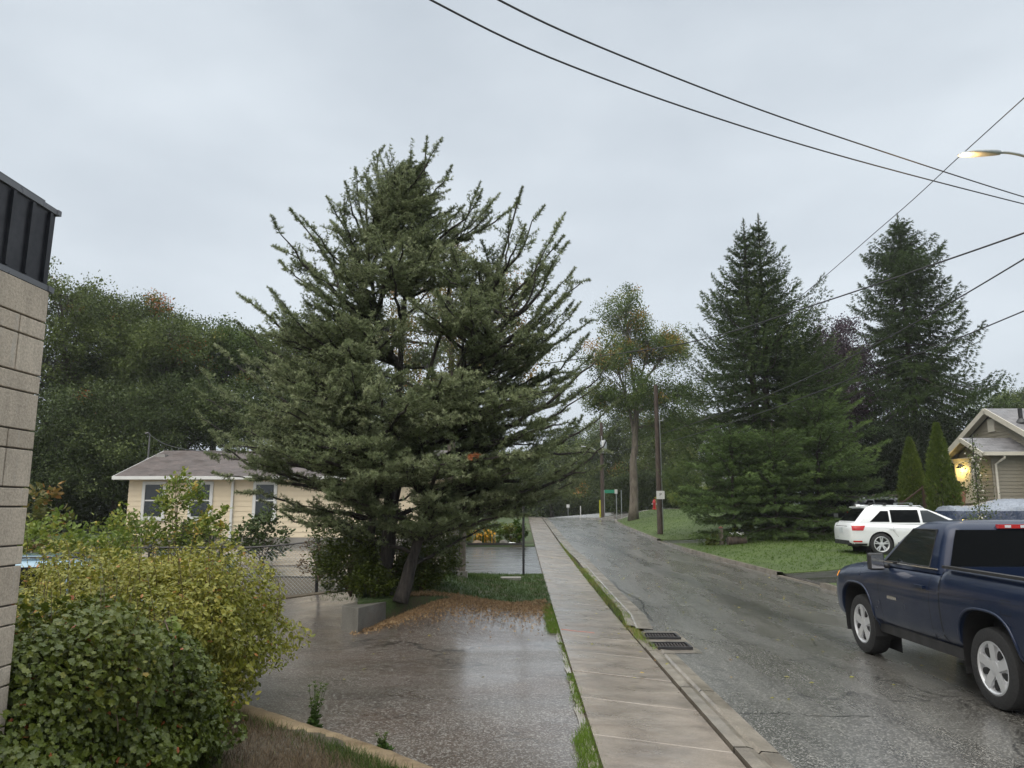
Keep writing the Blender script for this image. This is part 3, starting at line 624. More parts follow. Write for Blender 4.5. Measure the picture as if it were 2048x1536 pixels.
# ---------------------------------------------------------------- broad-leaved trees
def broad(name, label, base, lobes, mat, trunk_r=.2, bark_=None, n_cl=170, per=26, leaf=.30, spread=.75, group=None, trunk_top=None, red=0.0, temps=None, shell=.45, bend=0, turn=None):
    base = np.array(base, float); T = thing(name, label, 'tree', tuple(base), group); wood = MB(); fol = MB()
    lobes = [(np.array(c, float), np.array(r, float)) for c, r in lobes]; vol = np.array([r.prod() ** (2 / 3) for _, r in lobes]); vol /= vol.sum()
    tc = sum(c * w for (c, _), w in zip(lobes, vol)); th = trunk_top or (tc[2] - base[2])
    top = np.array([base[0] + (tc[0] - base[0]) * .5 + bend, base[1] + (tc[1] - base[1]) * .5, base[2] + th])
    tt = np.linspace(0, 1, 10); Q = base + (top - base) * tt[:, None] + rng.normal(0, trunk_r * .12, (10, 3)) * (tt > 0)[:, None]
    rad = np.interp(tt, [0, .06, 1], [trunk_r * 1.3, trunk_r, trunk_r * .45]); wood.tube(Q, rad, 12)
    P_, D_, S_, T_ = [], [], [], []
    for (c, r), w in zip(lobes, vol):
        # limb into the lobe
        f0 = rng.uniform(.55, .95); p0 = Q[int(f0 * 9)]; L = np.linalg.norm(c - p0)
        B = bez(p0, p0 + np.array([0, 0, .35 * L]), c - (c - p0) * .25, c + np.array([0, 0, r[2] * .3]), 9); wood.tube(B, np.linspace(trunk_r * .45, trunk_r * .10, 9), 6, cap=False)
        k = max(4, int(n_cl * w)); d = rdir(k, -.75, 1); rr = rng.uniform(shell, 1.04, k) ** .7; C = c + d * r * rr[:, None]
        lt = rng.uniform(-.08, .12)
        for ci in C:
            s = B[rng.integers(4, 9)]; Lc = np.linalg.norm(ci - s)
            if Lc > .3: wood.tube(bez(s, s + (ci - s) * .3 + np.array([0, 0, .12 * Lc]), ci - (ci - s) * .3, ci, 5), np.linspace(trunk_r * .10, .012, 5), 3, cap=False)
            m = int(per * rng.uniform(.6, 1.4)); cr = spread * rng.uniform(.6, 1.25); q = rdir(m) * (rng.uniform(.15, 1, m) ** .5 * cr)[:, None] * [1, 1, .8]
            P_.append(ci + q); D_.append(unit(rdir(m) + [0, 0, -.25])); S_.append(leaf * rng.uniform(.7, 1.25, m))
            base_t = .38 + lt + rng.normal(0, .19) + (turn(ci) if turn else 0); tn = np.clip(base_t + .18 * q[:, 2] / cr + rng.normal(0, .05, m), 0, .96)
            if red and rng.random() < red: tn = np.clip(rng.normal(.98, .03, m), 0, 1)
            T_.append(tn)
    P_, D_, S_, T_ = map(np.concatenate, (P_, D_, S_, T_))
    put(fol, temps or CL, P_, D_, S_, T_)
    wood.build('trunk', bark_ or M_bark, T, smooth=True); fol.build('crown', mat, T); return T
def L_(px, py, Y, rx, rz, ry=None): return (tuple(at(px, py, Y)), (rx, ry or rx, rz))
# big maple with pale trunk beside the road
broad('maple_tree', 'tall pale trunked maple with crown turning orange at the top, left of the roadside pole', onp(1266, 55), [L_(1250, 640, 55, 1.9, 2.3), L_(1300, 700, 55.5, 2.3, 1.8), L_(1345, 700, 55, 1.6, 1.9), L_(1230, 720, 54.5, 2.4, 1.6), L_(1290, 790, 54, 2.8, 1.6), L_(1360, 800, 55, 1.7, 1.5), L_(1222, 800, 56, 2.0, 1.4), L_(1330, 860, 56, 2.2, 1.2)], M_map, .33, M_barkl, 300, 24, .40, .8, trunk_top=9.5, turn=lambda c: .32 * max(0, min(1, (c[2] - 10.5) / 5)) + rng.normal(0, .1), shell=.25)
# turning maple behind the juniper
broad('maple_tree', 'yellow and orange turning maple showing through the gaps of the big juniper', onp(905, 29), [L_(850, 640, 29, 2.2, 2.0), L_(950, 620, 29, 2.1, 2.2), L_(900, 560, 29, 1.3, 1.5), L_(1000, 730, 29, 2.0, 1.8), L_(760, 690, 29, 1.9, 1.6), L_(900, 760, 29, 2.4, 1.6)], M_mapr, .2, M_bark, 150, 20, .30, .6)
# left woodland
for i, (px, Y, lobes, mt, lb, rd, tr) in enumerate([
    (130, 42, [(120, 610, 2.6, 2.0), (160, 700, 3.0, 2.2), (90, 740, 2.8, 2.4), (140, 830, 3.2, 2.4)], M_dec, 'tallest broad leaved tree of the left wood, rising beside the dark metal fascia', .006, .3),
    (215, 44, [(215, 640, 2.6, 1.9), (245, 720, 3.0, 2.2), (190, 800, 3.0, 2.2)], M_decd, 'dark blue green tree, second from the fascia in the left wood', 0, .28),
    (300, 43, [(285, 650, 2.2, 1.8), (320, 720, 2.6, 2.0), (290, 800, 2.9, 2.0), (345, 690, 1.6, 1.8)], M_dec, 'tree with reddish topmost twigs above the left end of the yellow house', .02, .26),
    (420, 47, [(420, 700, 2.3, 1.7), (450, 760, 2.8, 1.8), (385, 790, 2.4, 1.8), (470, 700, 1.8, 1.5)], M_map, 'olive green maple with one red spray, directly left of the juniper', .02, .26),
    (560, 50, [(545, 740, 2.8, 1.8), (600, 700, 2.6, 2.0), (640, 780, 3.0, 2.2)], M_dec, 'green tree mostly hidden behind the left branches of the juniper', .02, .26),
    (700, 52, [(690, 700, 3.0, 2.4), (740, 800, 3.2, 2.4), (660, 860, 3.0, 2.0)], M_decd, 'dark tree hidden behind the middle of the juniper', 0, .3)]):
    broad('broadleaf_tree', lb, onp(px, Y), [L_(a, b, Y + rnd.uniform(-1.5, 1.5), c, d) for a, b, c, d in lobes], mt, tr, M_bark, 230, 26, .40, .78, 'trees of the wood behind the yellow house', red=rd, shell=.35)
for i, (px, Y, lobes, lb) in enumerate([
    (120, 37, [(110, 870, 2.2, 2.2), (150, 940, 2.6, 2.0), (70, 950, 2.4, 2.0)], 'dark undergrowth tree nearest the block wall'),
    (230, 38, [(225, 860, 2.6, 2.2), (260, 930, 2.6, 1.8), (190, 950, 2.6, 1.8)], 'dark low tree by the left gable of the yellow house'),
    (350, 40, [(340, 830, 2.6, 1.9), (400, 860, 2.6, 1.7), (440, 820, 2.4, 1.7)], 'dark tree overhanging the ridge of the yellow house'),
    (520, 41, [(500, 850, 2.8, 1.8), (580, 830, 2.8, 2.0), (650, 870, 2.6, 2.0)], 'dark tree behind the right part of the yellow roof')]):
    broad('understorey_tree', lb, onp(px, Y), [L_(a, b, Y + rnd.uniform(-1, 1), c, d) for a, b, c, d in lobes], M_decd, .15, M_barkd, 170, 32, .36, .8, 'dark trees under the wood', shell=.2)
# trees closing the road beyond the crest
for i, (px, Y, lobes, mt, lb) in enumerate([
    (1105, 96, [(1100, 930, 3.6, 3.6), (1080, 985, 3.6, 2.6)], M_dec, 'low rounded tree left of the road beyond the crest'),
    (1150, 100, [(1140, 905, 3.4, 3.6), (1165, 960, 3.8, 3.0)], M_decd, 'dark tree closing the road, behind the far lamp arm'),
    (1196, 92, [(1195, 900, 3.2, 3.6), (1200, 975, 3.6, 2.4), (1170, 990, 3, 2)], M_dec, 'tree behind the far utility pole'),
    (1240, 84, [(1235, 880, 3.2, 3.4), (1245, 950, 3.4, 3.2), (1232, 1000, 3, 1.6)], M_decd, 'dark tree directly left of the maple trunk'),
    (1300, 82, [(1300, 870, 3.2, 3.2), (1290, 940, 3.2, 3.0), (1320, 990, 3.4, 2.0)], M_dec, 'tree between the maple trunk and the roadside pole'),
    (1365, 72, [(1350, 880, 3.2, 2.6), (1370, 940, 3.0, 2.2), (1345, 985, 2.4, 1.8)], M_dec, 'tree right of the roadside pole, in front of the grey gable'),
    (1045, 80, [(1040, 960, 3.2, 3.0), (1000, 985, 3.2, 2.6)], M_decd, 'dark tree behind the right skirt of the juniper'),
    (930, 70, [(930, 930, 3.6, 3.2), (870, 900, 3.6, 3.2)], M_decd, 'dark tree far behind the juniper trunks'),
    (800, 62, [(800, 900, 3.4, 3.2), (740, 930, 3.4, 2.6)], M_decd, 'dark tree far behind the left of the juniper trunks')]):
    broad('roadside_tree', lb, onp(px, Y), [L_(a, b, Y + rnd.uniform(-2, 2), c, d) for a, b, c, d in lobes], mt, .25, M_barkd, 130, 30, .55, 1.15, 'trees closing the view beyond the crest', shell=.2)
# far skyline right, purple tree, hedge
broad('skyline_tree', 'pale far treetop left of the roof vent on the grey house', onp(2005, 85), [L_(1990, 815, 85, 3.0, 1.4), L_(2030, 812, 85, 3.0, 1.7)], M_map, .2, None, 60, 22, .5, 1.0, 'far treetops over the grey roof')
broad('skyline_tree', 'far treetop at the right edge over the grey roof', onp(2080, 83), [L_(2070, 808, 83, 3.4, 1.8), L_(2120, 812, 83, 3.4, 1.7)], M_dec, .2, None, 60, 22, .5, 1.0, 'far treetops over the grey roof')
broad('purple_maple', 'dark purple leaved maple between the two tall spruces', onp(1690, 46), [L_(1672, 680, 46, 1.3, 1.6), L_(1690, 750, 46, 2.0, 1.8), L_(1650, 730, 46, 1.6, 1.3), L_(1700, 850, 46, 2.6, 2.2), L_(1700, 940, 46, 3.0, 2.0), L_(1664, 715, 44, 1.9, 2.1), L_(1672, 800, 44, 2.0, 2.0)], M_pur, .22, M_barkd, 260, 24, .36, .8, shell=.2)
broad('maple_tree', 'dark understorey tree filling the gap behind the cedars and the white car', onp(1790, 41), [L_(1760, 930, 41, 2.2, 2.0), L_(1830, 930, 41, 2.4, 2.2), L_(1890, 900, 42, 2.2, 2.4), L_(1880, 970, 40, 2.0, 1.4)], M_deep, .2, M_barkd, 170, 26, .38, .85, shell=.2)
# golden shrub bank in front of far house
def shrub(name, label, base, rad, mat, n=1400, leaf=.1, temps=None, group=None, stems=8, cat='shrub', tint=(.45, .2), lobes=None):
    base = np.array(base, float); T = thing(name, label, cat, tuple(base), group); rad = np.array(rad, float)
    w = MB()
    for i in range(stems):
        a = rng.uniform(0, 6.28); q = rng.uniform(.3, .85); e = base + np.array([rad[0] * math.cos(a) * q, rad[1] * math.sin(a) * q, rad[2] * rng.uniform(1.0, 1.9)])
        w.tube(bez(base, base + (e - base) * [.2, .2, .4], e - (e - base) * [.2, .2, .3], e, 6), np.linspace(.018, .005, 6), 4, cap=False)
    w.build('stem', M_stem, T)
    k = max(6, n // 26); d = rdir(k, -.8, 1); C = base + np.array([0, 0, rad[2]]) + d * rad * (rng.uniform(.25, 1, k) ** .5)[:, None]
    C = np.repeat(C, 26, 0); ct = np.repeat(rng.normal(tint[0], tint[1] * .6, k), 26); m = len(C)
    P = C + rdir(m) * (rng.uniform(.1, 1, m) * rad.min() * .33)[:, None]; P[:, 2] = np.maximum(P[:, 2], base[2] + .03)
    f = MB(); put(f, temps or [(LEAF, LEAFF)], P, unit(rdir(m, -.5, .9) + (P - base - [0, 0, rad[2]]) * .5), leaf * rng.uniform(.6, 1.3, m), np.clip(ct + rng.normal(0, tint[1] * .6, m), 0, 1), U=unit(rdir(m) + [0, 0, 1.2]))
    f.build('foliage', mat, T); return T
shrub('shrub', 'golden green shrub bank at the top of the lawn, right of the roadside pole', onp(1395, 62), (2.4, 1.5, 1.0), M_elder, 2600, .22, CL)
shrub('shrub', 'tall olive shrub against the dark hedge, above the golden shrub bank', onp(1372, 64), (1.8, 1.5, 2.2), M_cedar, 2600, .24, CL)
shrub('shrub', 'small lime shrub beside the lawn edge in front of the young spruces', onp(1438, 55), (1.0, .8, .55), M_elder, 900, .2, CL)

def thicket(label, pa, ya, pb, yb, ht, n, mat=M_decd, cs=.55):
    a = at(pa, 1010, ya); b = at(pb, 1010, yb); t = rng.uniform(0, 1, n); d = rdir(n); x = a.x + (b.x - a.x) * t + rng.normal(0, .6, n); y = ya + (yb - ya) * t + rng.normal(0, .9, n); z0 = H(x, y)
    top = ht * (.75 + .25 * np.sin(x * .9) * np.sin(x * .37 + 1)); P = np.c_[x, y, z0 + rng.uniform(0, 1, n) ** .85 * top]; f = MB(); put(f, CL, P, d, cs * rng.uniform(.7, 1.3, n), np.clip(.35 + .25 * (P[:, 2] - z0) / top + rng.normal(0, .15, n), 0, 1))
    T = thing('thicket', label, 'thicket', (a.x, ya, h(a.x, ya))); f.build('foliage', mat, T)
    w = MB(); [w.tube([(x_, y_, h(x_, y_) - .1), (x_ + .2, y_, h(x_, y_) + ht * .7)], [.07, .03], 5) for x_, y_ in zip(np.linspace(a.x, b.x, 16), np.linspace(ya, yb, 16))]; w.build('stem', M_barkd, T)
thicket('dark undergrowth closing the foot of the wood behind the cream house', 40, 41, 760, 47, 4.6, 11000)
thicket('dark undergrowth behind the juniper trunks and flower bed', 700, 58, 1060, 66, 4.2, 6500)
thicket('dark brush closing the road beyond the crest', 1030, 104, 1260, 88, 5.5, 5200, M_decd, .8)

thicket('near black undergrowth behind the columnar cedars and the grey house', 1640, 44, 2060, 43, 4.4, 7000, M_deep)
# ============================================================ BUILDINGS
def paint(name, color, rough=.5, var=.12, sc=3, **k):
    m = new_mat(name, rough, color, **k); t = NT(m); v = t.coord('Object'); n = t.noise(v, sc, 4, .6)
    c = t.mix(1.0, color, t.ramp(n, [(.3, 1 - var), (.7, 1 + var)]), 'MULTIPLY')
    t.set(Base_Color=c, Roughness=t.ramp(t.noise(v, sc * 2.3, 3), [(.3, max(.02, rough - .1)), (.7, min(1, rough + .12))])); return m
M_white = paint('white_trim', (.62, .63, .62), .45, .07)
M_cream = paint('cream_siding', (.68, .58, .42), .5, .05, 1.2)
M_grey = paint('taupe_siding', (.23, .21, .165), .5, .06, 1.5)
M_trim = paint('beige_trim', (.52, .49, .42), .45, .06)
M_black = paint('black_metal', (.018, .018, .02), .4, .2)
M_plast0 = paint('dull_pipe_metal', (.10, .10, .105), .5)
M_galv = paint('galvanised_metal', (.34, .36, .37), .4, .12, 5, metal=.6)
M_wood = bark('weathered_wood', (.085, .07, .055), (.20, .175, .145), 8)
M_pole = bark('pole_wood', (.035, .024, .019), (.095, .072, .058), 9)
M_conc = concrete('plain_concrete', (.16, .15, .13), (.30, .285, .26), (.5, .8))
def glass(name, color=(.02, .025, .028), rough=.06, spec=.7):
    return new_mat(name, rough, color, **{'Specular IOR Level': spec})
M_glass = glass('window_glass'); M_glassd = glass('dark_tinted_glass', (.003, .0035, .004), .08, .08)
def shingles(name, a, b):
    m = new_mat(name, .6); t = NT(m); v = t.coord('Object'); br = t.n('ShaderNodeTexBrick'); t.l(v, br.inputs[0])
    br.inputs['Scale'].default_value = 1; br.inputs['Brick Width'].default_value = .32; br.inputs['Row Height'].default_value = .14; br.inputs['Mortar Size'].default_value = .006
    br.inputs['Color1'].default_value = (*a, 1); br.inputs['Color2'].default_value = (*b, 1); br.inputs['Mortar'].default_value = (a[0] * .4, a[1] * .4, a[2] * .4, 1)
    c = t.mix(1.0, br.outputs[0], t.ramp(t.noise(v, 1.5, 5, .7), [(.3, .7), (.7, 1.3)]), 'MULTIPLY')
    c = t.mix(1.0, c, t.ramp(t.noise(v, 60, 2, .7), [(.3, .7), (.7, 1.3)]), 'MULTIPLY')
    t.set(Base_Color=c, Roughness=t.ramp(t.noise(v, 2, 4), [(.35, .3), (.65, .62)]), Normal=t.bump(br.outputs[1], .6, .01)); return m
M_roofb = shingles('brown_shingles', (.072, .054, .050), (.10, .076, .070)); M_roofg = shingles('grey_shingles', (.12, .118, .125), (.165, .16, .168))

def blockmat():
    m = new_mat('split_block', .8); t = NT(m); v = t.coord('Object'); a = t.attr()
    c = t.mix(a, (.41, .345, .275), (.54, .465, .38)); n = t.noise(v, 70, 3, .75)
    c = t.mix(1.0, c, t.ramp(n, [(.3, .72), (.7, 1.22)]), 'MULTIPLY')
    c = t.mix(1.0, c, t.ramp(t.noise(t.coord('Object', scale=(2, 2, .5)), 2.2, 5, .7), [(.35, .78), (.65, 1.1)]), 'MULTIPLY'); ef = t.ramp(t.noise(t.coord('Object', scale=(1, 5, .9)), 3.1, 5, .7), [(.58, 0.0), (.72, .5)]); c = t.mix(ef, c, (.45, .43, .40))
    t.set(Base_Color=c, Normal=t.bump(n, .5, .006)); return m
M_block = blockmat(); M_mortar = paint('mortar', (.13, .115, .10), .9)
def building_left():
    cy = 4.04; cx = at(46, 1014, cy).x; base = (cx, cy, -.3)
    T = thing('block_building', 'beige concrete block building at the left edge under a dark metal fascia', 'building', base)
    ztop = at(84, 592, cy).z + .03; z0 = at(60, 863, cy).z
    core = MB(); mb2 = MB(); core.box((cx - 3.006, cy - 4.006, (ztop - .3) / 2), (6, 8, ztop + .3)); core.build('wall', M_mortar, T)
    mb = MB(); z = z0; courses = []
    hts = [.2, .1]
    # z0 = joint between a tall (above) and a short (below) course
    zz = z0; k = 0
    while zz < ztop: courses.append((zz, hts[k % 2])); zz += hts[k % 2]; k += 1
    zz = z0; k = 1
    while zz > -.3: zz -= hts[k % 2]; courses.append((zz, hts[k % 2])); k += 1
    for zc, hh in courses:
        if zc + hh > ztop: hh = ztop - zc
        if hh < .03: continue
        off = (round(zc / .05) * 7 % 5) * .08
        for face in (0, 1):
            s = -off - .001
            first = True
            while s < (8 if face == 0 else 6):
                L = .4 if not first or off > .3 else .4 - off if off else .4
                if first: s = 0; L = (.2 + .2 * (round(zc / .1) % 2)) if face == 0 else .4
                first = False
                g = .0045; a, b = s + (g if s > 0 else -.012), s + L - g
                if face == 0: c = (cx - .04 + .006, cy - (a + b) / 2 , zc + hh / 2); sz = (.10, b - a, hh - 2 * g)
                else: c = (cx - (a + b) / 2 - .02, cy - .04 + .006, zc + hh / 2); sz = (b - a, .10, hh - 2 * g)
                if not (face == 1 and s == 0): (mb, mb2)[face].box(c, sz, tint=rnd.uniform(.15, .95))
                s += L
    for q in (mb, mb2):
        o = q.build('block_facing', M_block, T); bv = o.modifiers.new('b', 'BEVEL'); bv.width = .004; bv.segments = 2; bv.limit_method = 'ANGLE'
    # fascia
    mm = new_mat('fascia_metal', .38, (.03, .032, .038), .5); t = NT(mm); v = t.coord('Object')
    t.set(Base_Color=t.mix(t.ramp(t.noise(v, 3, 5, .7), [(.3, 0.0), (.7, 1.0)]), (.022, .024, .03), (.05, .052, .06)), Roughness=t.ramp(t.noise(v, 30, 3), [(.3, .3), (.7, .5)]))
    zb = at(100, 583, cy + .1).z; zt = at(128, 447, cy + .14).z
    f = MB(); lean = .006; e = .004
    for (x1, y1) in ((cx + e, cy + e),):
        P = [(x1, y1, zb), (x1, y1 - 8.2, zb), (x1 - 6.1, y1 - 8.2, zb), (x1 - 6.1, y1, zb)]; Qt = [(x1 + lean, y1 + lean, zt), (x1 + lean, y1 - 8.2, zt), (x1 - 6.1, y1 - 8.2, zt), (x1 - 6.1, y1 + lean, zt)]
        f.add(P + Qt, [(0, 1, 2, 3), (4, 7, 6, 5), (0, 4, 5, 1), (1, 5, 6, 2), (2, 6, 7, 3), (3, 7, 4, 0)])
    ft = f.build('fascia', mm, T)
    r = MB()
    for i in range(44):
        yy = cy + e - .05 - i * .155
        r.bar((cx + e + .008, yy, zb + .012), (cx + e + lean + .008, yy, zt - .012), .022, .018, up=(1, 0, 0)); r.bar((cx + e - i * .155 - .05, cy + e + .008, zb + .012), (cx + e - i * .155 - .05, cy + e + lean + .008, zt - .012), .022, .018, up=(0, 1, 0)) if i < 36 else None
    r.build('standing_seam', mm, T)
    r = MB(); r.box((cx + e + lean + .000, cy + e + lean - 4.045, zt + .012), (.026, 8.1, .03)); r.box((cx + e + lean - 3.0, cy + e + lean + .006, zt + .012), (6.04, .03, .03)); r.box((cx + e - .002, cy + e - 4.0, zb - .012), (.03, 8.1, .03)); r.box((cx + e - 3.0, cy + e + .006, zb - .012), (6.04, .03, .03)); r.build('edge_trim', paint('trim_metal', (.12, .125, .14), .35, .1), T)
    r = MB(); zc = at(118, 418, cy + .02).z; r.box((cx - 3.03, cy - 4.13, (zt + zc) / 2 + .02), (6, 8.2, zc - zt + .02)); r.build('roof_cap', paint('cap_metal', (.085, .09, .10), .4, .1), T)
building_left()

def siding(mb, p0, dirv, nrm, z0, z1, pitch, ext):
    """lap boards: ext(z) -> (s0, s1) along dirv from p0"""
    p0 = np.array(p0, float); d = np.array(dirv, float); n = np.array(nrm, float); z = z0
    while z < z1 - .01:
        zt = min(z + pitch, z1); a0, a1 = ext(z); b0, b1 = ext(zt)
        if a1 - a0 > .02:
            if b1 < b0: b0 = b1 = (b0 + b1) / 2
            o = lambda s, zz, off: p0 + d * s + n * off + np.array([0, 0, zz])
            mb.add([o(a0, z, .002), o(a1, z, .002), o(a1, z, .022), o(a0, z, .022), o(b0, zt, .004), o(b1, zt, .004)], [(0, 1, 2, 3), (3, 2, 5, 4)], tint=rnd.random())
        z += pitch
def window(T, c, w, hgt, nrm, along, frame=M_white, sash=True, depth=.07, fw=.09, glassm=None):
    c = Vector(c); n = Vector(nrm); a = Vector(along); u = Vector((0, 0, 1)); mb = MB()
    M = Matrix((a, n, u)).transposed()
    def bx(ca, cu, sa, su, dn, off): mb.box(c + a * ca + u * cu + n * off, (sa, dn, su), M=M)
    bx(-w / 2, 0, fw, hgt + fw, depth, depth / 2); bx(w / 2, 0, fw, hgt + fw, depth, depth / 2); bx(0, hgt / 2, w - fw, fw, depth, depth / 2); bx(0, -hgt / 2, w - fw, fw, depth, depth / 2); bx(0, -hgt / 2 - fw * .8, w + fw * 1.6, .04, depth + .04, depth / 2 + .02)
    if sash: bx(0, 0, w - fw, .05, depth * .6, depth * .3 + .004)
    fr = mb.build('window', frame, T)
    g = MB(); g.box(c + n * .034, (w - fw * .6, .012, hgt - fw * .6), M=M); g.build('pane', glassm or M_glass, T)
    return fr
def house_left():
    Y = 30.0; x0 = at(256, 1000, Y).x; x1 = x0 + 12.5; zg = h(x0, Y) - .1; ze = at(300, 952, Y - .4).z; depth = 7.2; zr = at(297, 907, Y + 3.3).z
    T = thing('bungalow', 'low cream sided bungalow with brown roof and white window frames, behind the fence', 'house', (x0, Y, zg))
    w = MB(); w.box(((x0 + x1) / 2, Y + depth / 2 + .01, (zg + ze) / 2), (x1 - x0, depth, ze - zg))
    siding(w, (x0, Y, 0), (1, 0, 0), (0, -1, 0), zg + .35, ze, .2, lambda z: (0, x1 - x0))
    ym = Y + depth / 2
    w.prism([(x0, Y + .01, ze), (x0, Y + depth, ze), (x0, ym, zr - .12)], (x1 - x0, 0, 0))
    siding(w, (x0, Y, 0), (0, 1, 0), (-1, 0, 0), zg + .35, zr - .15, .2, lambda z: (0, depth) if z < ze else ((z - ze) / (zr - ze) * depth / 2, depth - (z - ze) / (zr - ze) * depth / 2))
    w.build('wall', M_cream, T)
    r = MB(); ov = .45; sl = (zr - ze) / (depth / 2)
    for s in (1, -1):
        ya = Y - ov if s > 0 else Y + depth + ov; za = ze - sl * ov + .06
        P = [(x0 - .4, ya, za), (x1 + .4, ya, za), (x1 + .4, ym, zr + .06), (x0 - .4, ym, zr + .06)]
        if s < 0: P = P[::-1]
        r.prism(P, (0, 0, .09))
    roof = r.build('roof', M_roofb, T)
    g = MB(); g.box(((x0 + x1) / 2, Y - ov - .05, ze - sl * ov + .07), (x1 - x0 + .84, .1, .13)); g.build('gutter', M_white, T)
    g = MB(); g.box(((x0 + x1) / 2, Y - ov / 2 , ze - sl * ov + .01), (x1 - x0 + .8, ov - .02, .02)); g.build('soffit', M_white, T)
    for s in (0,):
        g = MB(); g.bar((x0 - .41, Y - ov, ze - sl * ov + .06), (x0 - .41, ym, zr + .06), .03, .17); g.bar((x0 - .41, ym, zr + .06), (x0 - .41, Y + depth + ov, ze - sl * ov + .06), .03, .17); g.build('bargeboard', M_white, T)
    for px in (308, 402, 530):
        c = at(px, 1001, Y); window(T, (c.x, Y, c.z), .82, 1.36, (0, -1, 0), (1, 0, 0), fw=.12)
    g = MB(); dx = at(463, 1040, Y).x; g.box((dx, Y - .07, (zg + ze) / 2), (.09, .07, ze - zg)); g.build('downspout', M_white, T)
    g = MB(); c = at(331, 912, Y + 2.9); g.box((c.x, Y + 2.6, c.z - .02), (.4, .35, .13)); g.build('roof_vent', paint('vent_grey', (.25, .24, .23), .5), T)
    m = MB(); mx, my = at(297, 905, Y + 3.0).x, Y + 3.0; zt = at(297, 870, my).z; m.tube([(mx, my, zr - .4), (mx, my, zt)], .035, 8); m.tube([(mx, my, zt), (mx - .05, my - .08, zt + .09), (mx - .16, my - .1, zt + .05)], .045, 8); m.lathe([(.13, 0), (.05, .12)], (mx, my, zr - .32), n=12); m.build('service_mast', M_plast0, T)
    # crawl-space base, concrete
    g = MB(); g.box(((x0 + x1) / 2, Y - .012, zg + .16), (x1 - x0 + .02, .03, .36)); g.build('foundation', M_conc, T)
    return (mx, my, zt)
MAST = house_left()

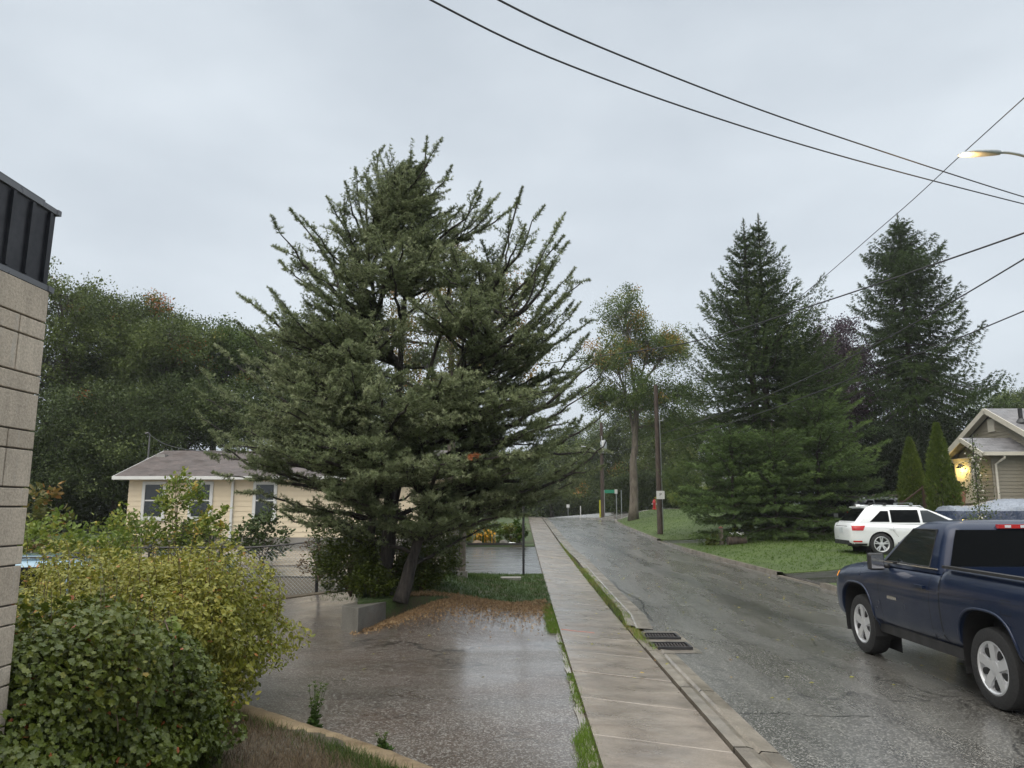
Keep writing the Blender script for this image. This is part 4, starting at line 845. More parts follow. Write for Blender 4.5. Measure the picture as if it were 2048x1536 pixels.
M_lampw = new_mat('porch_bulb', .3, (1, .9, .6)); M_lampw.node_tree.nodes['Principled BSDF'].inputs['Emission Color'].default_value = (1, .78, .36, 1); M_lampw.node_tree.nodes['Principled BSDF'].inputs['Emission Strength'].default_value = 9
def house_right():
    Xg = 18.3; fY = lambda px: at_x(px, 1014, Xg).y
    pk = at_x(1969, 822, Xg); yP = pk.y; zr = pk.z; lf = at_x(1886, 916, Xg); yF = lf.y; yN = 2 * yP - yF; ze = lf.z
    sl = (zr - ze) / (yF - yP); ov = .35; ywF, ywN = yF - ov, yN + ov; x1 = Xg + 13; zg = h(Xg, yP) - .2
    T = thing('grey_house', 'grey sided bungalow with lit porch and grey shingle roof at the right edge', 'house', (Xg, yP, zg))
    X0 = Xg + .3; zE = ze + sl * ov
    w = MB(); w.prism([(X0, ywN, zg), (X0, ywF, zg), (X0, ywF, zE - .05), (X0, yP, zr - .1), (X0, ywN, zE - .05)][::-1], (x1 - X0, 0, 0))
    ext = lambda z: (0, ywF - ywN) if z < zE - .1 else ((z - zE + .1) / (zr - zE) * (yP - ywN), (ywF - ywN) - (z - zE + .1) / (zr - zE) * (yP - ywN))
    siding(w, (X0, ywN, 0), (0, 1, 0), (-1, 0, 0), zg + .3, zr - .25, .13, ext)
    siding(w, (X0, ywN, 0), (1, 0, 0), (0, -1, 0), zg + .3, zE - .05, .13, lambda z: (0, x1 - X0))
    w.build('wall', M_grey, T)
    r = MB()
    for s, ye in ((1, yN), (-1, yF)):
        P = [(Xg, ye, ze), (x1 + .3, ye, ze), (x1 + .3, yP, zr), (Xg, yP, zr)]
        if s < 0: P = P[::-1]
        r.prism(P, (0, 0, .10))
    r.build('roof', M_roofg, T)
    g = MB()
    for ye in (yN, yF): g.bar((Xg - .02, ye, ze + .01), (Xg - .02, yP, zr + .01), .035, .2)
    g.build('bargeboard', M_trim, T)
    g = MB(); 
    for s, ye in ((1, yN), (-1, yF)):
        P = [(Xg, ye, ze - .012), (X0, ye, ze - .012), (X0, yP, zr - .012), (Xg, yP, zr - .012)]
        g.prism(P if s > 0 else P[::-1], (0, 0, .008))
    g.box((Xg + .35, yF - .18, ze - .10), (.7, .42, .22)); g.build('soffit', M_trim, T)
    g = MB(); g.box(((Xg + x1) / 2, yN - .06, ze - .0), (x1 - Xg, .12, .14)); g.build('gutter', M_trim, T)
    vz = at_x(1984, 851, X0); g = MB(); g.box((X0 - .03, vz.y, vz.z), (.05, .42, .50)); vt = g.build('gable_vent', M_trim, T)
    g = MB(); [g.box((X0 - .06, vz.y, vz.z - .19 + i * .055), (.015, .32, .035)) for i in range(8)]; g.build('louvre', paint('louvre_grey', (.3, .29, .27), .5), vt)
    vp = at(2041, 832, yP - 1.4); g = MB(); zv = zr - sl * 1.4 * 1.0; g.tube([(vp.x, yP - 1.4, zv - .1), (vp.x, yP - 1.4, zv + .62)], .075, 12); g.lathe([(.2, 0), (.09, .16)], (vp.x, yP - 1.4, zv + .08), n=14); g.build('vent_pipe', M_black, T)
    # porch
    Xp = 16.7; pp = at_x(1921, 880, Xp); py, pz = pp.y, pp.z; pr = at_x(1966, 909, Xp); pe = at_x(1966, 909, Xp).z; yn = pr.y; yf = 2 * py - yn; psl = (pz - pe) / (py - yn)
    r = MB()
    for s, ye in ((1, yn), (-1, yf)):
        P = [(Xp, ye, pe), (X0 - .003, ye, pe), (X0 - .003, py, pz), (Xp, py, pz)]
        r.prism(P if s > 0 else P[::-1], (0, 0, .08))
    r.build('porch_roof', M_roofg, T)
    g = MB()
    for ye in (yn, yf): g.bar((Xp - .02, ye, pe + .0), (Xp - .02, py, pz + .0), .035, .17)
    g.box(((Xp + X0) / 2, yn - .06, pe + .03), (X0 - Xp, .12, .13)); g.box(((Xp + X0) / 2, yf + .06, pe + .03), (X0 - Xp, .12, .13)); g.build('porch_trim', M_trim, T)
    Xd = Xp + .45; ya, yb = yn + .3, yf - .3
    w = MB(); zpf = at_x(1925, 1018, Xd).z
    w.prism([(Xd, ya, zg), (Xd, yb, zg), (Xd, yb, pe - .02 + psl * .3), (Xd, py, pz - .05), (Xd, ya, pe - .02 + psl * .3)][::-1], (X0 - Xd - .004, 0, 0))
    e2 = lambda z: (0, yb - ya) if z < pe + .05 else ((z - pe - .05) / (pz - pe) * (py - ya), (yb - ya) - (z - pe - .05) / (pz - pe) * (py - ya))
    siding(w, (Xd, ya, 0), (0, 1, 0), (-1, 0, 0), zg + .3, pz - .15, .13, e2)
    siding(w, (Xd, ya, 0), (1, 0, 0), (0, -1, 0), zg + .3, pe - .05, .13, lambda z: (0, X0 - Xd - .01))
    w.build('porch_wall', M_grey, T)
    d0 = at_x(1934, 968, Xd); dy = d0.y; zt = at_x(1934, 925, Xd).z; zb_ = at_x(1934, 1006, Xd).z
    g = MB(); W = .95; g.box((Xd - .06, dy - W / 2, (zt + zb_) / 2), (.1, .12, zt - zb_)); g.box((Xd - .06, dy + W / 2, (zt + zb_) / 2), (.1, .12, zt - zb_)); g.box((Xd - .06, dy, zt + .06), (.1, W + .3, .14)); g.box((Xd - .09, dy, zt + .15), (.16, W + .45, .04)); g.build('door_frame', M_trim, T)
    g = MB(); g.box((Xd - .045, dy, (zt + zb_) / 2 - .01), (.04, W - .13, zt - zb_)); dr = g.build('door', M_trim, T)
    g = MB(); g.box((Xd - .072, dy, (zt + zb_) / 2 + .15), (.012, W - .42, (zt - zb_) * .68)); g.build('pane', M_glass, dr)
    g = MB(); g.lathe([(.001, 0), (.03, .01), (.035, .04), (.001, .06)], (0, 0, 0), n=10, axis='x'); g.v = [v * [-1, 1, 1] + [Xd - .07, dy - .32, zb_ + 1.0] for v in g.v]; g.build('handle', M_galv, dr)
    # lamp left of the door
    lp = at_x(1917, 941, Xd - .18); g = MB(); g.box((Xd - .03, lp.y, lp.z + .1), (.04, .12, .2)); g.tube([(Xd - .04, lp.y, lp.z + .17), (Xd - .14, lp.y, lp.z + .22), (Xd - .18, lp.y, lp.z + .14)], .012, 6); g.lathe([(.09, 0), (.02, .08)], (Xd - .18, lp.y, lp.z + .09), n=10)
    lm = g.build('porch_lamp', M_black, T); g = MB(); g.lathe([(.001, -.1), (.05, -.09), (.075, .02), (.06, .09), (.001, .09)], (Xd - .18, lp.y, lp.z), n=14); g.build('bulb', M_lampw, lm)
    L = bpy.data.lights.new('porch_light', 'POINT'); L.energy = 19; L.color = (1, .68, .16); L.shadow_soft_size = .07; lo = bpy.data.objects.new('porch_light', L); col.objects.link(lo); lo.location = (Xd - .27, lp.y - .02, lp.z + .02)
    # downspout and side window
    dp = at_x(1985, 925, Xd + .1); g = MB(); X_ = Xd + .12; g.tube([(X_ + .18, yn - .04, pe - .02), (X_ + .16, yn - .04, pe - .12), (X_, ya - .06, pe - .34), (X_, ya - .06, zg + .4)], .045, 8); g.build('downspout', M_trim, T)
    wy = at_x(2060, 945, X0).y; window(T, (X0, wy, at_x(2050, 942, X0).z), .7, 1.0, (-1, 0, 0), (0, 1, 0), M_trim)
    g = MB(); g.box((X0 - .025, at_x(2028, 950, X0).y, (zg + zE) / 2), (.03, .05, zE - zg - .4)); g.build('corner_trim', M_grey, T)
    # steps + deck
    g = MB(); g.box((Xd - .75, py, (zg + zpf) / 2), (1.45, yb - ya, zpf - zg)); [g.box((Xd - 1.47 - .3 * (i + .5), py, (zg + zpf - .2 * (i + 1)) / 2), (.3, 1.4, zpf - .2 * (i + 1) - zg)) for i in range(3)]; g.build('porch_steps', M_conc, T)
    g = MB(); mw = paint('brown_stain', (.05, .028, .02), .6)
    for i in range(7): g.box((Xd - .2 - i * .2, yb - .03, zpf + .42), (.045, .045, .8))
    g.bar((Xd - .1, yb - .03, zpf + .84), (Xd - 1.5, yb - .03, zpf + .84), .06, .05); g.bar((Xd - 1.5, yb - .03, zpf + .84), (Xd - 2.4, yb - .03, zpf + .2), .06, .05); g.box((Xd - 1.5, yb - .03, zpf + .42), (.09, .09, .95)); g.box((Xd - 2.4, yb - .03, zpf - .1), (.09, .09, .85)); g.build('railing', mw, T)
    # wall mailbox
    mbp = at_x(1922, 968, Xd); g = MB(); g.box((Xd - .08, mbp.y + .1, mbp.z), (.13, .36, .22)); g.build('mailbox', M_black, T)
    # pot
    pt = at_x(1920, 1018, Xd - 1.05); P = thing('flower_pot', 'tall terracotta planter with leafy plant at the lit porch', 'planter', (Xd - .8, ya + .25 + .6, zpf)); g = MB()
    pc = (Xd - .8, ya + .85, zpf); g.lathe([(.001, .01), (.15, .01), (.24, .55), (.27, .56), (.27, .64), (.22, .64), (.2, .5), (.001, .5)], pc, n=20); g.build('pot', paint('terracotta', (.36, .17, .11), .7), P, smooth=True, sharp=35)
    f = MB(); n = 110; put(f, [(LEAF, LEAFF)], np.array(pc) + [0, 0, .72] + rdir(n) * rng.uniform(.03, .26, n)[:, None], unit(rdir(n, 0, 1)), rng.uniform(.1, .2, n), rng.uniform(0, .5, n)); f.build('plant', M_hedge, P)
    return Xd, ya, zg
PORCH = house_right()

def far_house():
    Y = 74; c = at(1396, 850, Y); T = thing('far_house', 'distant pale gabled house top between the maple and the twin topped spruce', 'house', (c.x + 2, Y, h(c.x, Y)))
    z0 = h(c.x, Y); zt = at(1400, 831, Y).z; g = MB(); x0 = c.x - .1; g.prism([(x0, Y, z0), (x0 + 2.2, Y, z0), (x0 + 2.2, Y, zt - 2.2), (x0 + .65, Y, zt - .1), (x0, Y, zt - 2.0)], (0, 8, 0)); g.box((x0 + 4.7, Y + 4, (z0 + zt - 2.2) / 2), (5, 7.9, zt - 2.2 - z0)); g.build('wall', paint('pale_wall', (.34, .36, .38), .6), T)
    r = MB(); r.prism([(x0 + .65, Y - .2, zt), (x0 + 7.5, Y - .2, zt - .1), (x0 + 7.5, Y - .2, zt - .22), (x0 + .65, Y - .2, zt - .12)], (0, 8.4, 0)); r.prism([(x0 + .65, Y - .15, zt), (x0 + .6, Y - .15, zt - .15), (x0 + 7.5, Y - 3.4, zt - 2.4), (x0 + 7.5, Y - 3.4, zt - 2.2)], (0, .2, 0)); r.bar((x0 - .2, Y - .1, zt - 2.3), (x0 + .65, Y - .1, zt + .02), .3, .12, up=(0, 1, 0)); r.bar((x0 + .65, Y - .1, zt + .02), (x0 + 2.4, Y - .1, zt - 2.4), .3, .12, up=(0, 1, 0)); r.build('roof', M_roofg, T)
far_house()
def lower_house():
    Y = 66; c = at(1415, 1000, Y); zg = h(c.x, Y); T = thing('brick_house', 'sliver of red brown brick house seen left of the young spruces', 'house', (c.x, Y, zg))
    g = MB(); zt = at(1415, 978, Y).z + .2; g.box((c.x + 3.2, Y + 3, (zg + zt) / 2), (7.5, 6, zt - zg)); g.build('wall', paint('brick_red', (.16, .085, .06), .8, .3, 9), T)
    g = MB(); g.prism([(c.x - 1, Y - .4, zt), (c.x - 1, Y + 6.4, zt), (c.x - 1, Y + 3, zt + 1.6)][::-1], (8.4, 0, 0)); g.build('roof', M_roofg, T)
    w = at(1406, 978, Y); g = MB(); g.box((w.x, Y - .3, w.z - .1), (.28, .2, 2.0)); g.build('porch_post', M_white, T)
    g = MB(); g.box((c.x + 1.2, Y - .05, zg + 1.1), (.9, .08, 2.0)); g.build('door', M_black, T)
lower_house()
def retaining():
    p = [at(682, 1240, 12.25), at(716, 1240, 12.02), at(868, 1225, 14.5)]
    zt = lambda x, y: float(mound(-2.6, 12.9)) + .02
    T = thing('retaining_wall', 'low grey concrete retaining wall with lime stains below the juniper', 'wall', (p[1].x, p[1].y, 0))
    z1 = at(716, 1216, 12.02).z; g = MB(); w = .26
    A = Vector((p[0].x, p[0].y + .05, -.3)); B = Vector((p[1].x, p[1].y, -.3)); C = Vector((p[2].x, p[2].y, -.3)); d = (C - B).normalized(); nn = Vector((-d.y, d.x, 0))
    D = C + nn * w; E = B + nn * w * 1.0 + (A - B).normalized() * .02
    top = (0, 0, z1 + .3)
    g.prism([A, B, C, D, B + nn * w + d * .25, A + Vector((-.02, .9, 0)) , A + Vector((-.28, .9, 0))] if False else [A, B, C, D, A + Vector((.10, .16, 0)) + nn * .1, A + (A - B) * .02], top)
    o = g.build('wall_body', M_retw, T); bv = o.modifiers.new('b', 'BEVEL'); bv.width = .02; bv.segments = 2
    return
    g = MB(); g.prism([A + Vector((-.02, 0, 0)) + Vector((0, .01, 0)), A + Vector((.2, .1, 0)), Vector((-3.7, 16.5, -.3)), Vector((-3.95, 16.5, -.3))], (0, 0, z1 + .27)); g.build('return_wall', M_retw, T)
retaining()
# curved pale kerb in front of the hedge bed
def hedge_kerb():
    pts = [at(455, 1408, 7.55), at(500, 1428, 7.3), at(570, 1456, 6.9), at(660, 1488, 6.5), at(745, 1520, 6.15), at(800, 1550, 5.9), at(890, 1600, 5.5)]
    P = np.array([(p.x, p.y) for p in pts]); P = np.vstack([[-3.1, 7.9], P, [-.35, 5.2], [-.2, 4.2]])
    t = np.linspace(0, len(P) - 1, 50); X = np.interp(t, range(len(P)), P[:, 0]); Yy = np.interp(t, range(len(P)), P[:, 1])
    k = np.ones(7) / 7; Xs = np.convolve(np.pad(X, 3, 'edge'), k, 'valid'); Ys = np.convolve(np.pad(Yy, 3, 'edge'), k, 'valid')
    tx = np.gradient(Xs); ty = np.gradient(Ys); L = np.hypot(tx, ty); nx, ny = -ty / L, tx / L
    w = .115; V = []
    for x, y, a, b in zip(Xs, Ys, nx, ny):
        z = float(lot_z(x, y)) - .015; j = rnd.uniform(-.006, .006); V.append([(x + a * o, y + b * o, z + q + j) for o, q in ((-w, -.15), (-w, .06), (-w * .8, .085), (0, .095), (w * .8, .085), (w, .06), (w, -.15))])
    mb = MB(); V = np.array(V); mb.grid(V[:, ::-1], tint=.6); o = struct(mb.build('kerb', M_kerby, smooth=True)); return Xs, Ys
HK = hedge_kerb()
# soil plot between kerb and building (grass on it)
V = []
for x, y in zip(*HK):
    V.append([(x + (-3.2 - x) * t - .1 * t, y + (1.5 - y) * t * .9 - .02, h(x, y) + .05 + .03 * math.sin(t * 9 + x * 3)) for t in np.linspace(0, 1, 14)])
mb = MB(); mb.grid(np.array(V)); struct(mb.build('planting_bed', M_dirt, smooth=True))
# ============================================================ VEHICLES
M_tyre = paint('tyre_rubber', (.018, .018, .019), .75, .2, 20)
M_rim = new_mat('alloy_rim', .38, (.62, .63, .65), .55); M_rimd = new_mat('wheel_gap', .7, (.008, .008, .009))
M_plast = paint('black_plastic', (.02, .02, .022), .5, .15)
M_red = new_mat('red_lens', .12, (.45, .012, .015), **{'Coat Weight': .6}); M_amber = new_mat('amber_lens', .15, (.9, .32, .02))
M_amber.node_tree.nodes['Principled BSDF'].inputs['Emission Color'].default_value = (1, .38, .03, 1); M_amber.node_tree.nodes['Principled BSDF'].inputs['Emission Strength'].default_value = .8
M_clear = new_mat('clear_lens', .1, (.6, .62, .65)); M_glasst = glass('side_glass', (.012, .016, .016), .04, .6); M_chrome = new_mat('chrome', .12, (.7, .7, .72), 1.0)
def carpaint(name, c, rough=.32, metal=.3, coat=1.0):
    m = new_mat(name, rough, c, metal, **{'Coat Weight': coat, 'Coat Roughness': .06}); t = NT(m); v = t.coord('Object')
    t.b.inputs['Specular IOR Level'].default_value = .35; d = t.ramp(t.noise(v, 160, 2, .7), [(.60, 0.0), (.72, 1.0)])     # rain beads
    t.set(Normal=t.bump(d, .25, .004), Roughness=t.ramp(t.noise(v, 3, 3), [(.3, rough - .06), (.7, rough + .1)])); return m
M_blue = carpaint('dark_blue_paint', (.004, .012, .040), .32, .2, .45); M_wpaint = carpaint('white_paint', (.74, .76, .78), .3, 0.0); M_lblue = carpaint('light_blue_paint', (.17, .27, .35)); M_dpaint = carpaint('charcoal_paint', (.02, .022, .028))
def wheel(T, x, y, r, w, side, rim_r, spokes=5, style=0):
    W = MB(); h2 = w / 2
    W.lathe([(rim_r, -h2 * .8), (rim_r + .01, -h2 * .95), (r * .86, -h2), (r * .97, -h2 * .82), (r, -h2 * .5), (r, h2 * .5), (r * .97, h2 * .82), (r * .86, h2), (rim_r + .01, h2 * .95), (rim_r, h2 * .8)], (x, y, r), 'y', 40)
    for k in range(3): W.lathe([(r + .002, -h2 * .4 + k * h2 * .4 - .006), (r + .002, -h2 * .4 + k * h2 * .4 + .006)], (x, y, r), 'y', 40)
    wo = W.build('wheel', M_tyre, T, world=False, smooth=True, sharp=40)
    R_ = MB(); s = side; f = lambda q: q
    rp = [(rim_r + .012, .86), (rim_r * .96, .92), (rim_r * .90, .80), (rim_r * .87, .30), (.05, .25)]
    R_.lathe([(a, s * b * h2) for a, b in rp][:: 1 if s > 0 else -1], (x, y, r), 'y', 40)
    if not style:
        R_.lathe([(rim_r * .90, s * .50 * h2), (rim_r * .6, s * .64 * h2), (rim_r * .2, s * .60 * h2)][:: 1 if s > 0 else -1], (x, y, r), 'y', 40)
    for i in range(spokes):
        a = i * 2 * math.pi / spokes + .3
        for j in ((-.13, .13) if style else (0,)):
            ca, sa = math.cos(a + j), math.sin(a + j); c0 = .16; R_.bar((x + ca * rim_r * c0, y + s * h2 * .62, r + sa * rim_r * c0), (x + math.cos(a + j * 1.3) * rim_r * .93, y + s * h2 * .74, r + math.sin(a + j * 1.3) * rim_r * .93), rim_r * (.14 if style else .34), .035, up=(0, 1, 0))
    R_.lathe([(rim_r * .30, s * h2 * .45), (rim_r * .28, s * h2 * .78), (rim_r * .12, s * h2 * .84), (.001, s * h2 * .84)][:: 1 if s > 0 else -1], (x, y, r), 'y', 24)
    ro = R_.build('rim', M_rim, wo, world=False, smooth=True, sharp=30)
    if not style:
        for i in range(spokes):
            a = (i + .5) * 2 * math.pi / spokes + .3; q = np.linspace(0, 2 * math.pi, 15)[:-1]; u = .21 * rim_r * np.cos(q); v = .13 * rim_r * np.sin(q) * (1 + .3 * np.cos(q)); cx, cz = math.cos(a), math.sin(a)
            O = MB(); O.prism([(x + (rim_r * .64 + u_) * cx - v_ * cz, y + s * .60 * h2, r + (rim_r * .64 + u_) * cz + v_ * cx) for u_, v_ in zip(u, v)], (0, s * .14 * h2, 0))
            O.build('rim_dark_oval', M_rimd, wo, world=False)  # dark oval plates stand in for the shaded openings between spokes
    D = MB(); D.lathe([(rim_r * .865, s * .32 * h2), (.01, s * .32 * h2)][:: 1 if s > 0 else -1], (x, y, r), 'y', 30); D.build('brake_disc', M_rimd, wo, world=False)
class Car:
    def __init__(c, name, label, paintm, loc, rz, tabs, G=None, y_n=26, cat='car'):
        c.T = thing(name, label, cat, loc, rz=rz); c.tab = tabs; c.paint = paintm
        c.G = G or [(0, .88), (.12, .965), (.3, .99), (.5, 1.0), (.68, .995), (.82, .975), (.92, .94), (1, .86)]
    def tv(c, k, x): return np.interp(x, *zip(*c.tab[k]))
    def side(c, x, z):
        zb, zs = c.tv('zb', x), c.tv('zs', x); t = np.clip((z - zb) / (zs - zb), 0, 1); return c.tv('w', x) * np.interp(t, *zip(*c.G))
    def body(c, x0, x1, n=90, cuts=(), holes=()):
        xs = x0 + (x1 - x0) * (1 - np.cos(np.linspace(0, math.pi, n))) / 2
        V = []
        for x in xs:
            w, zb, zs, zt = (float(c.tv(k, x)) for k in ('w', 'zb', 'zs', 'zt')); t = np.linspace(0, 1, 15)
            yy = w * np.interp(t, *zip(*c.G)); zz = zb + (zs - zb) * t
            tp = [(yy[-1] * q, zt - (zt - zs) * q ** 4) for q in (.93, .8, .55, .28)]
            half = [(yy[0] * .5, zb)] + list(zip(yy, zz)) + tp
            ring = half + [(0, zt)] + [(-a, b) for a, b in half[::-1]] + [(0, zb)]
            V.append([(x, a, b) for a, b in ring])
        V = np.array(V); m, k = V.shape[:2]; mb = MB(); i = np.arange(m - 1)[:, None] * k; j = np.arange(k)[None]; j2 = (j + 1) % k
        f = np.stack([i + j, i + j2, i + k + j2, i + k + j], -1).reshape(-1, 4)
        mb.add(V.reshape(-1, 3), [f, np.arange(k)[::-1][None], (np.arange(k) + (m - 1) * k)[None]])
        o = mb.build('body', c.paint, c.T, world=False, smooth=True)
        cut = MB()
        for (cx, cz, r, e) in cuts:
            th = np.linspace(0, 2 * math.pi, 40, endpoint=False); ca, sa = np.cos(th), np.sin(th)
            P = [(cx + r * np.sign(a) * abs(a) ** e, 0, cz + r * np.sign(b) * abs(b) ** e) for a, b in zip(ca, sa)]
            for s in (-1, 1):
                yi = .62 * float(c.tv('w', cx)); a_, b_ = (yi, 1.3) if s > 0 else (-1.3, -yi)
                cut.prism([(p[0], a_, p[2]) for p in P], (0, b_ - a_, 0))
        for (x0_, x1_, y_, z0_, z1_) in holes: cut.box(((x0_ + x1_) / 2, 0, (z0_ + z1_) / 2), (x1_ - x0_, 2 * y_, z1_ - z0_))
        co = cut.build('cutter', c.paint); bpy.context.view_layer.update()
        md = o.modifiers.new('cut', 'BOOLEAN'); md.object = co; md.solver = 'EXACT'; md.use_self = True
        Tl = c.T.matrix_basis.copy(); c.T.matrix_basis = Matrix(); bpy.context.view_layer.update()
        me = bpy.data.meshes.new_from_object(o.evaluated_get(bpy.context.evaluated_depsgraph_get())); c.T.matrix_basis = Tl
        o.modifiers.clear(); o.data = me; me.set_sharp_from_angle(angle=R(38)); me.materials.clear(); me.materials.append(c.paint)
        bpy.data.objects.remove(co); c.o = o; return o
    def cab(c, lv, e=.16, mat=None, n=8, name='cab'):
        """lv: (z, x_front, x_rear, half width)"""
        V = []
        for z, xf, xr, w in lv:
            cx, hx = (xf + xr) / 2, (xf - xr) / 2; r = min(e, w * .5, hx * .5); P = []
            for sx, sy, a0 in ((1, 1, 0), (-1, 1, 90), (-1, -1, 180), (1, -1, 270)):
                for q in np.linspace(0, 90, 6): P.append((cx + sx * (hx - r) + r * math.cos(R(a0 + q)), sy * (w - r) + r * math.sin(R(a0 + q)), z))
            V.append(P)
        V = np.array(V); m, k = V.shape[:2]; mb = MB(); i = np.arange(m - 1)[:, None] * k; j = np.arange(k)[None]; j2 = (j + 1) % k
        f = np.stack([i + j, i + j2, i + k + j2, i + k + j], -1).reshape(-1, 4)
        mb.add(V.reshape(-1, 3), [f, (np.arange(k) + (m - 1) * k)[None]])
        c.lv = np.array(lv, float); return mb.build(name, mat or c.paint, c.T, world=False, smooth=True, sharp=50)
    def L(c, z, k): return np.interp(z, c.lv[:, 0], c.lv[:, k])
    def side_window(c, z0, z1, xa, xb, s=1, name='window', mat=None, off=.006, parent=None, nz=8):
        """xa(z), xb(z): front and rear edges"""
        zz = np.linspace(z0, z1, nz); V = [[(xa(z) + (xb(z) - xa(z)) * t, s * (c.L(z, 3) + off), z) for t in np.linspace(0, 1, 7)] for z in zz]
        mb = MB(); V = np.array(V); mb.grid(V if s > 0 else V[:, ::-1]); o = mb.build(name, mat or M_glassd, parent or c.T, world=False, smooth=True); return o
    def end_window(c, z0, z1, wfrac, front=True, off=.006, name='window', mat=None, r=.2):
        zz = np.linspace(z0, z1, 8); V = []
        for z in zz:
            x = c.L(z, 1 if front else 2) + (off if front else -off); w = c.L(z, 3) * wfrac
            V.append([(x - (.04 if front else -.04) * abs(t) ** 4 * 0, w * t, z) for t in np.linspace(-1, 1, 9)])
        mb = MB(); V = np.array(V); mb.grid(V if front else V[:, ::-1]); return mb.build(name, mat or M_glassd, c.T, world=False, smooth=True)
    def seam(c, pts, s=1, w=.008, name='door_seam', mat=None, off=.0015, thick=.003):
        mb = MB()
        for (xa, za), (xb, zb) in zip(pts[:-1], pts[1:]):
            n = max(2, int(math.hypot(xb - xa, zb - za) / .06)); P = [(xa + (xb - xa) * t, za + (zb - za) * t) for t in np.linspace(0, 1, n)]
            d = Vector((xb - xa, 0, zb - za)).normalized(); q = Vector((-d.z, 0, d.x)) * w / 2; V = []
            for x, z in P: V.append([(x + g * q.x, s * (float(c.side(x + g * q.x, z + g * q.z)) + off), z + g * q.z) for g in (-1, 1)])
            V = np.array(V); mb.grid(V if s < 0 else V[:, ::-1]); 
        return mb.build(name, mat or M_rimd, c.T, world=False)
    def patch(c, poly_z0, poly_z1, xa, xb, s, name, mat, off=.004, parent=None, nx=8, nz=6):
        V = [[(xa(z) + (xb(z) - xa(z)) * t, s * (float(c.side(xa(z) + (xb(z) - xa(z)) * t, z)) + off), z) for t in np.linspace(0, 1, nx)] for z in np.linspace(poly_z0, poly_z1, nz)]
        V = np.array(V); mb = MB(); mb.grid(V if s > 0 else V[:, ::-1]); return mb.build(name, mat, parent or c.T, world=False, smooth=True)
    def liners(c, cuts, w=.5):
        mb = MB()
        for cx, cz, r, e in cuts:
            for s in (-1, 1):
                wd = float(c.tv('w', cx)); th = np.linspace(-.35, math.pi + .35, 26); rr = r - .006
                V = []
                for t in th:
                    a, b = math.cos(t), math.sin(t); px, pz = cx + rr * np.sign(a) * abs(a) ** e, cz + rr * np.sign(b) * abs(b) ** e
                    V.append([(px, s * y, pz) for y in (wd * .63, wd * .955)])
                mb.grid(np.array(V)); 
                mb.box((cx, s * wd * .626, cz + .05), (2 * r * .97, .006, 2 * r * .9))
                mb.build('wheel_well', M_rimd, c.T, world=False); mb = MB()
K = lambda v: (lambda z: v)
def LN(z0, x0, z1, x1): return lambda z: x0 + (x1 - x0) * (z - z0) / (z1 - z0)

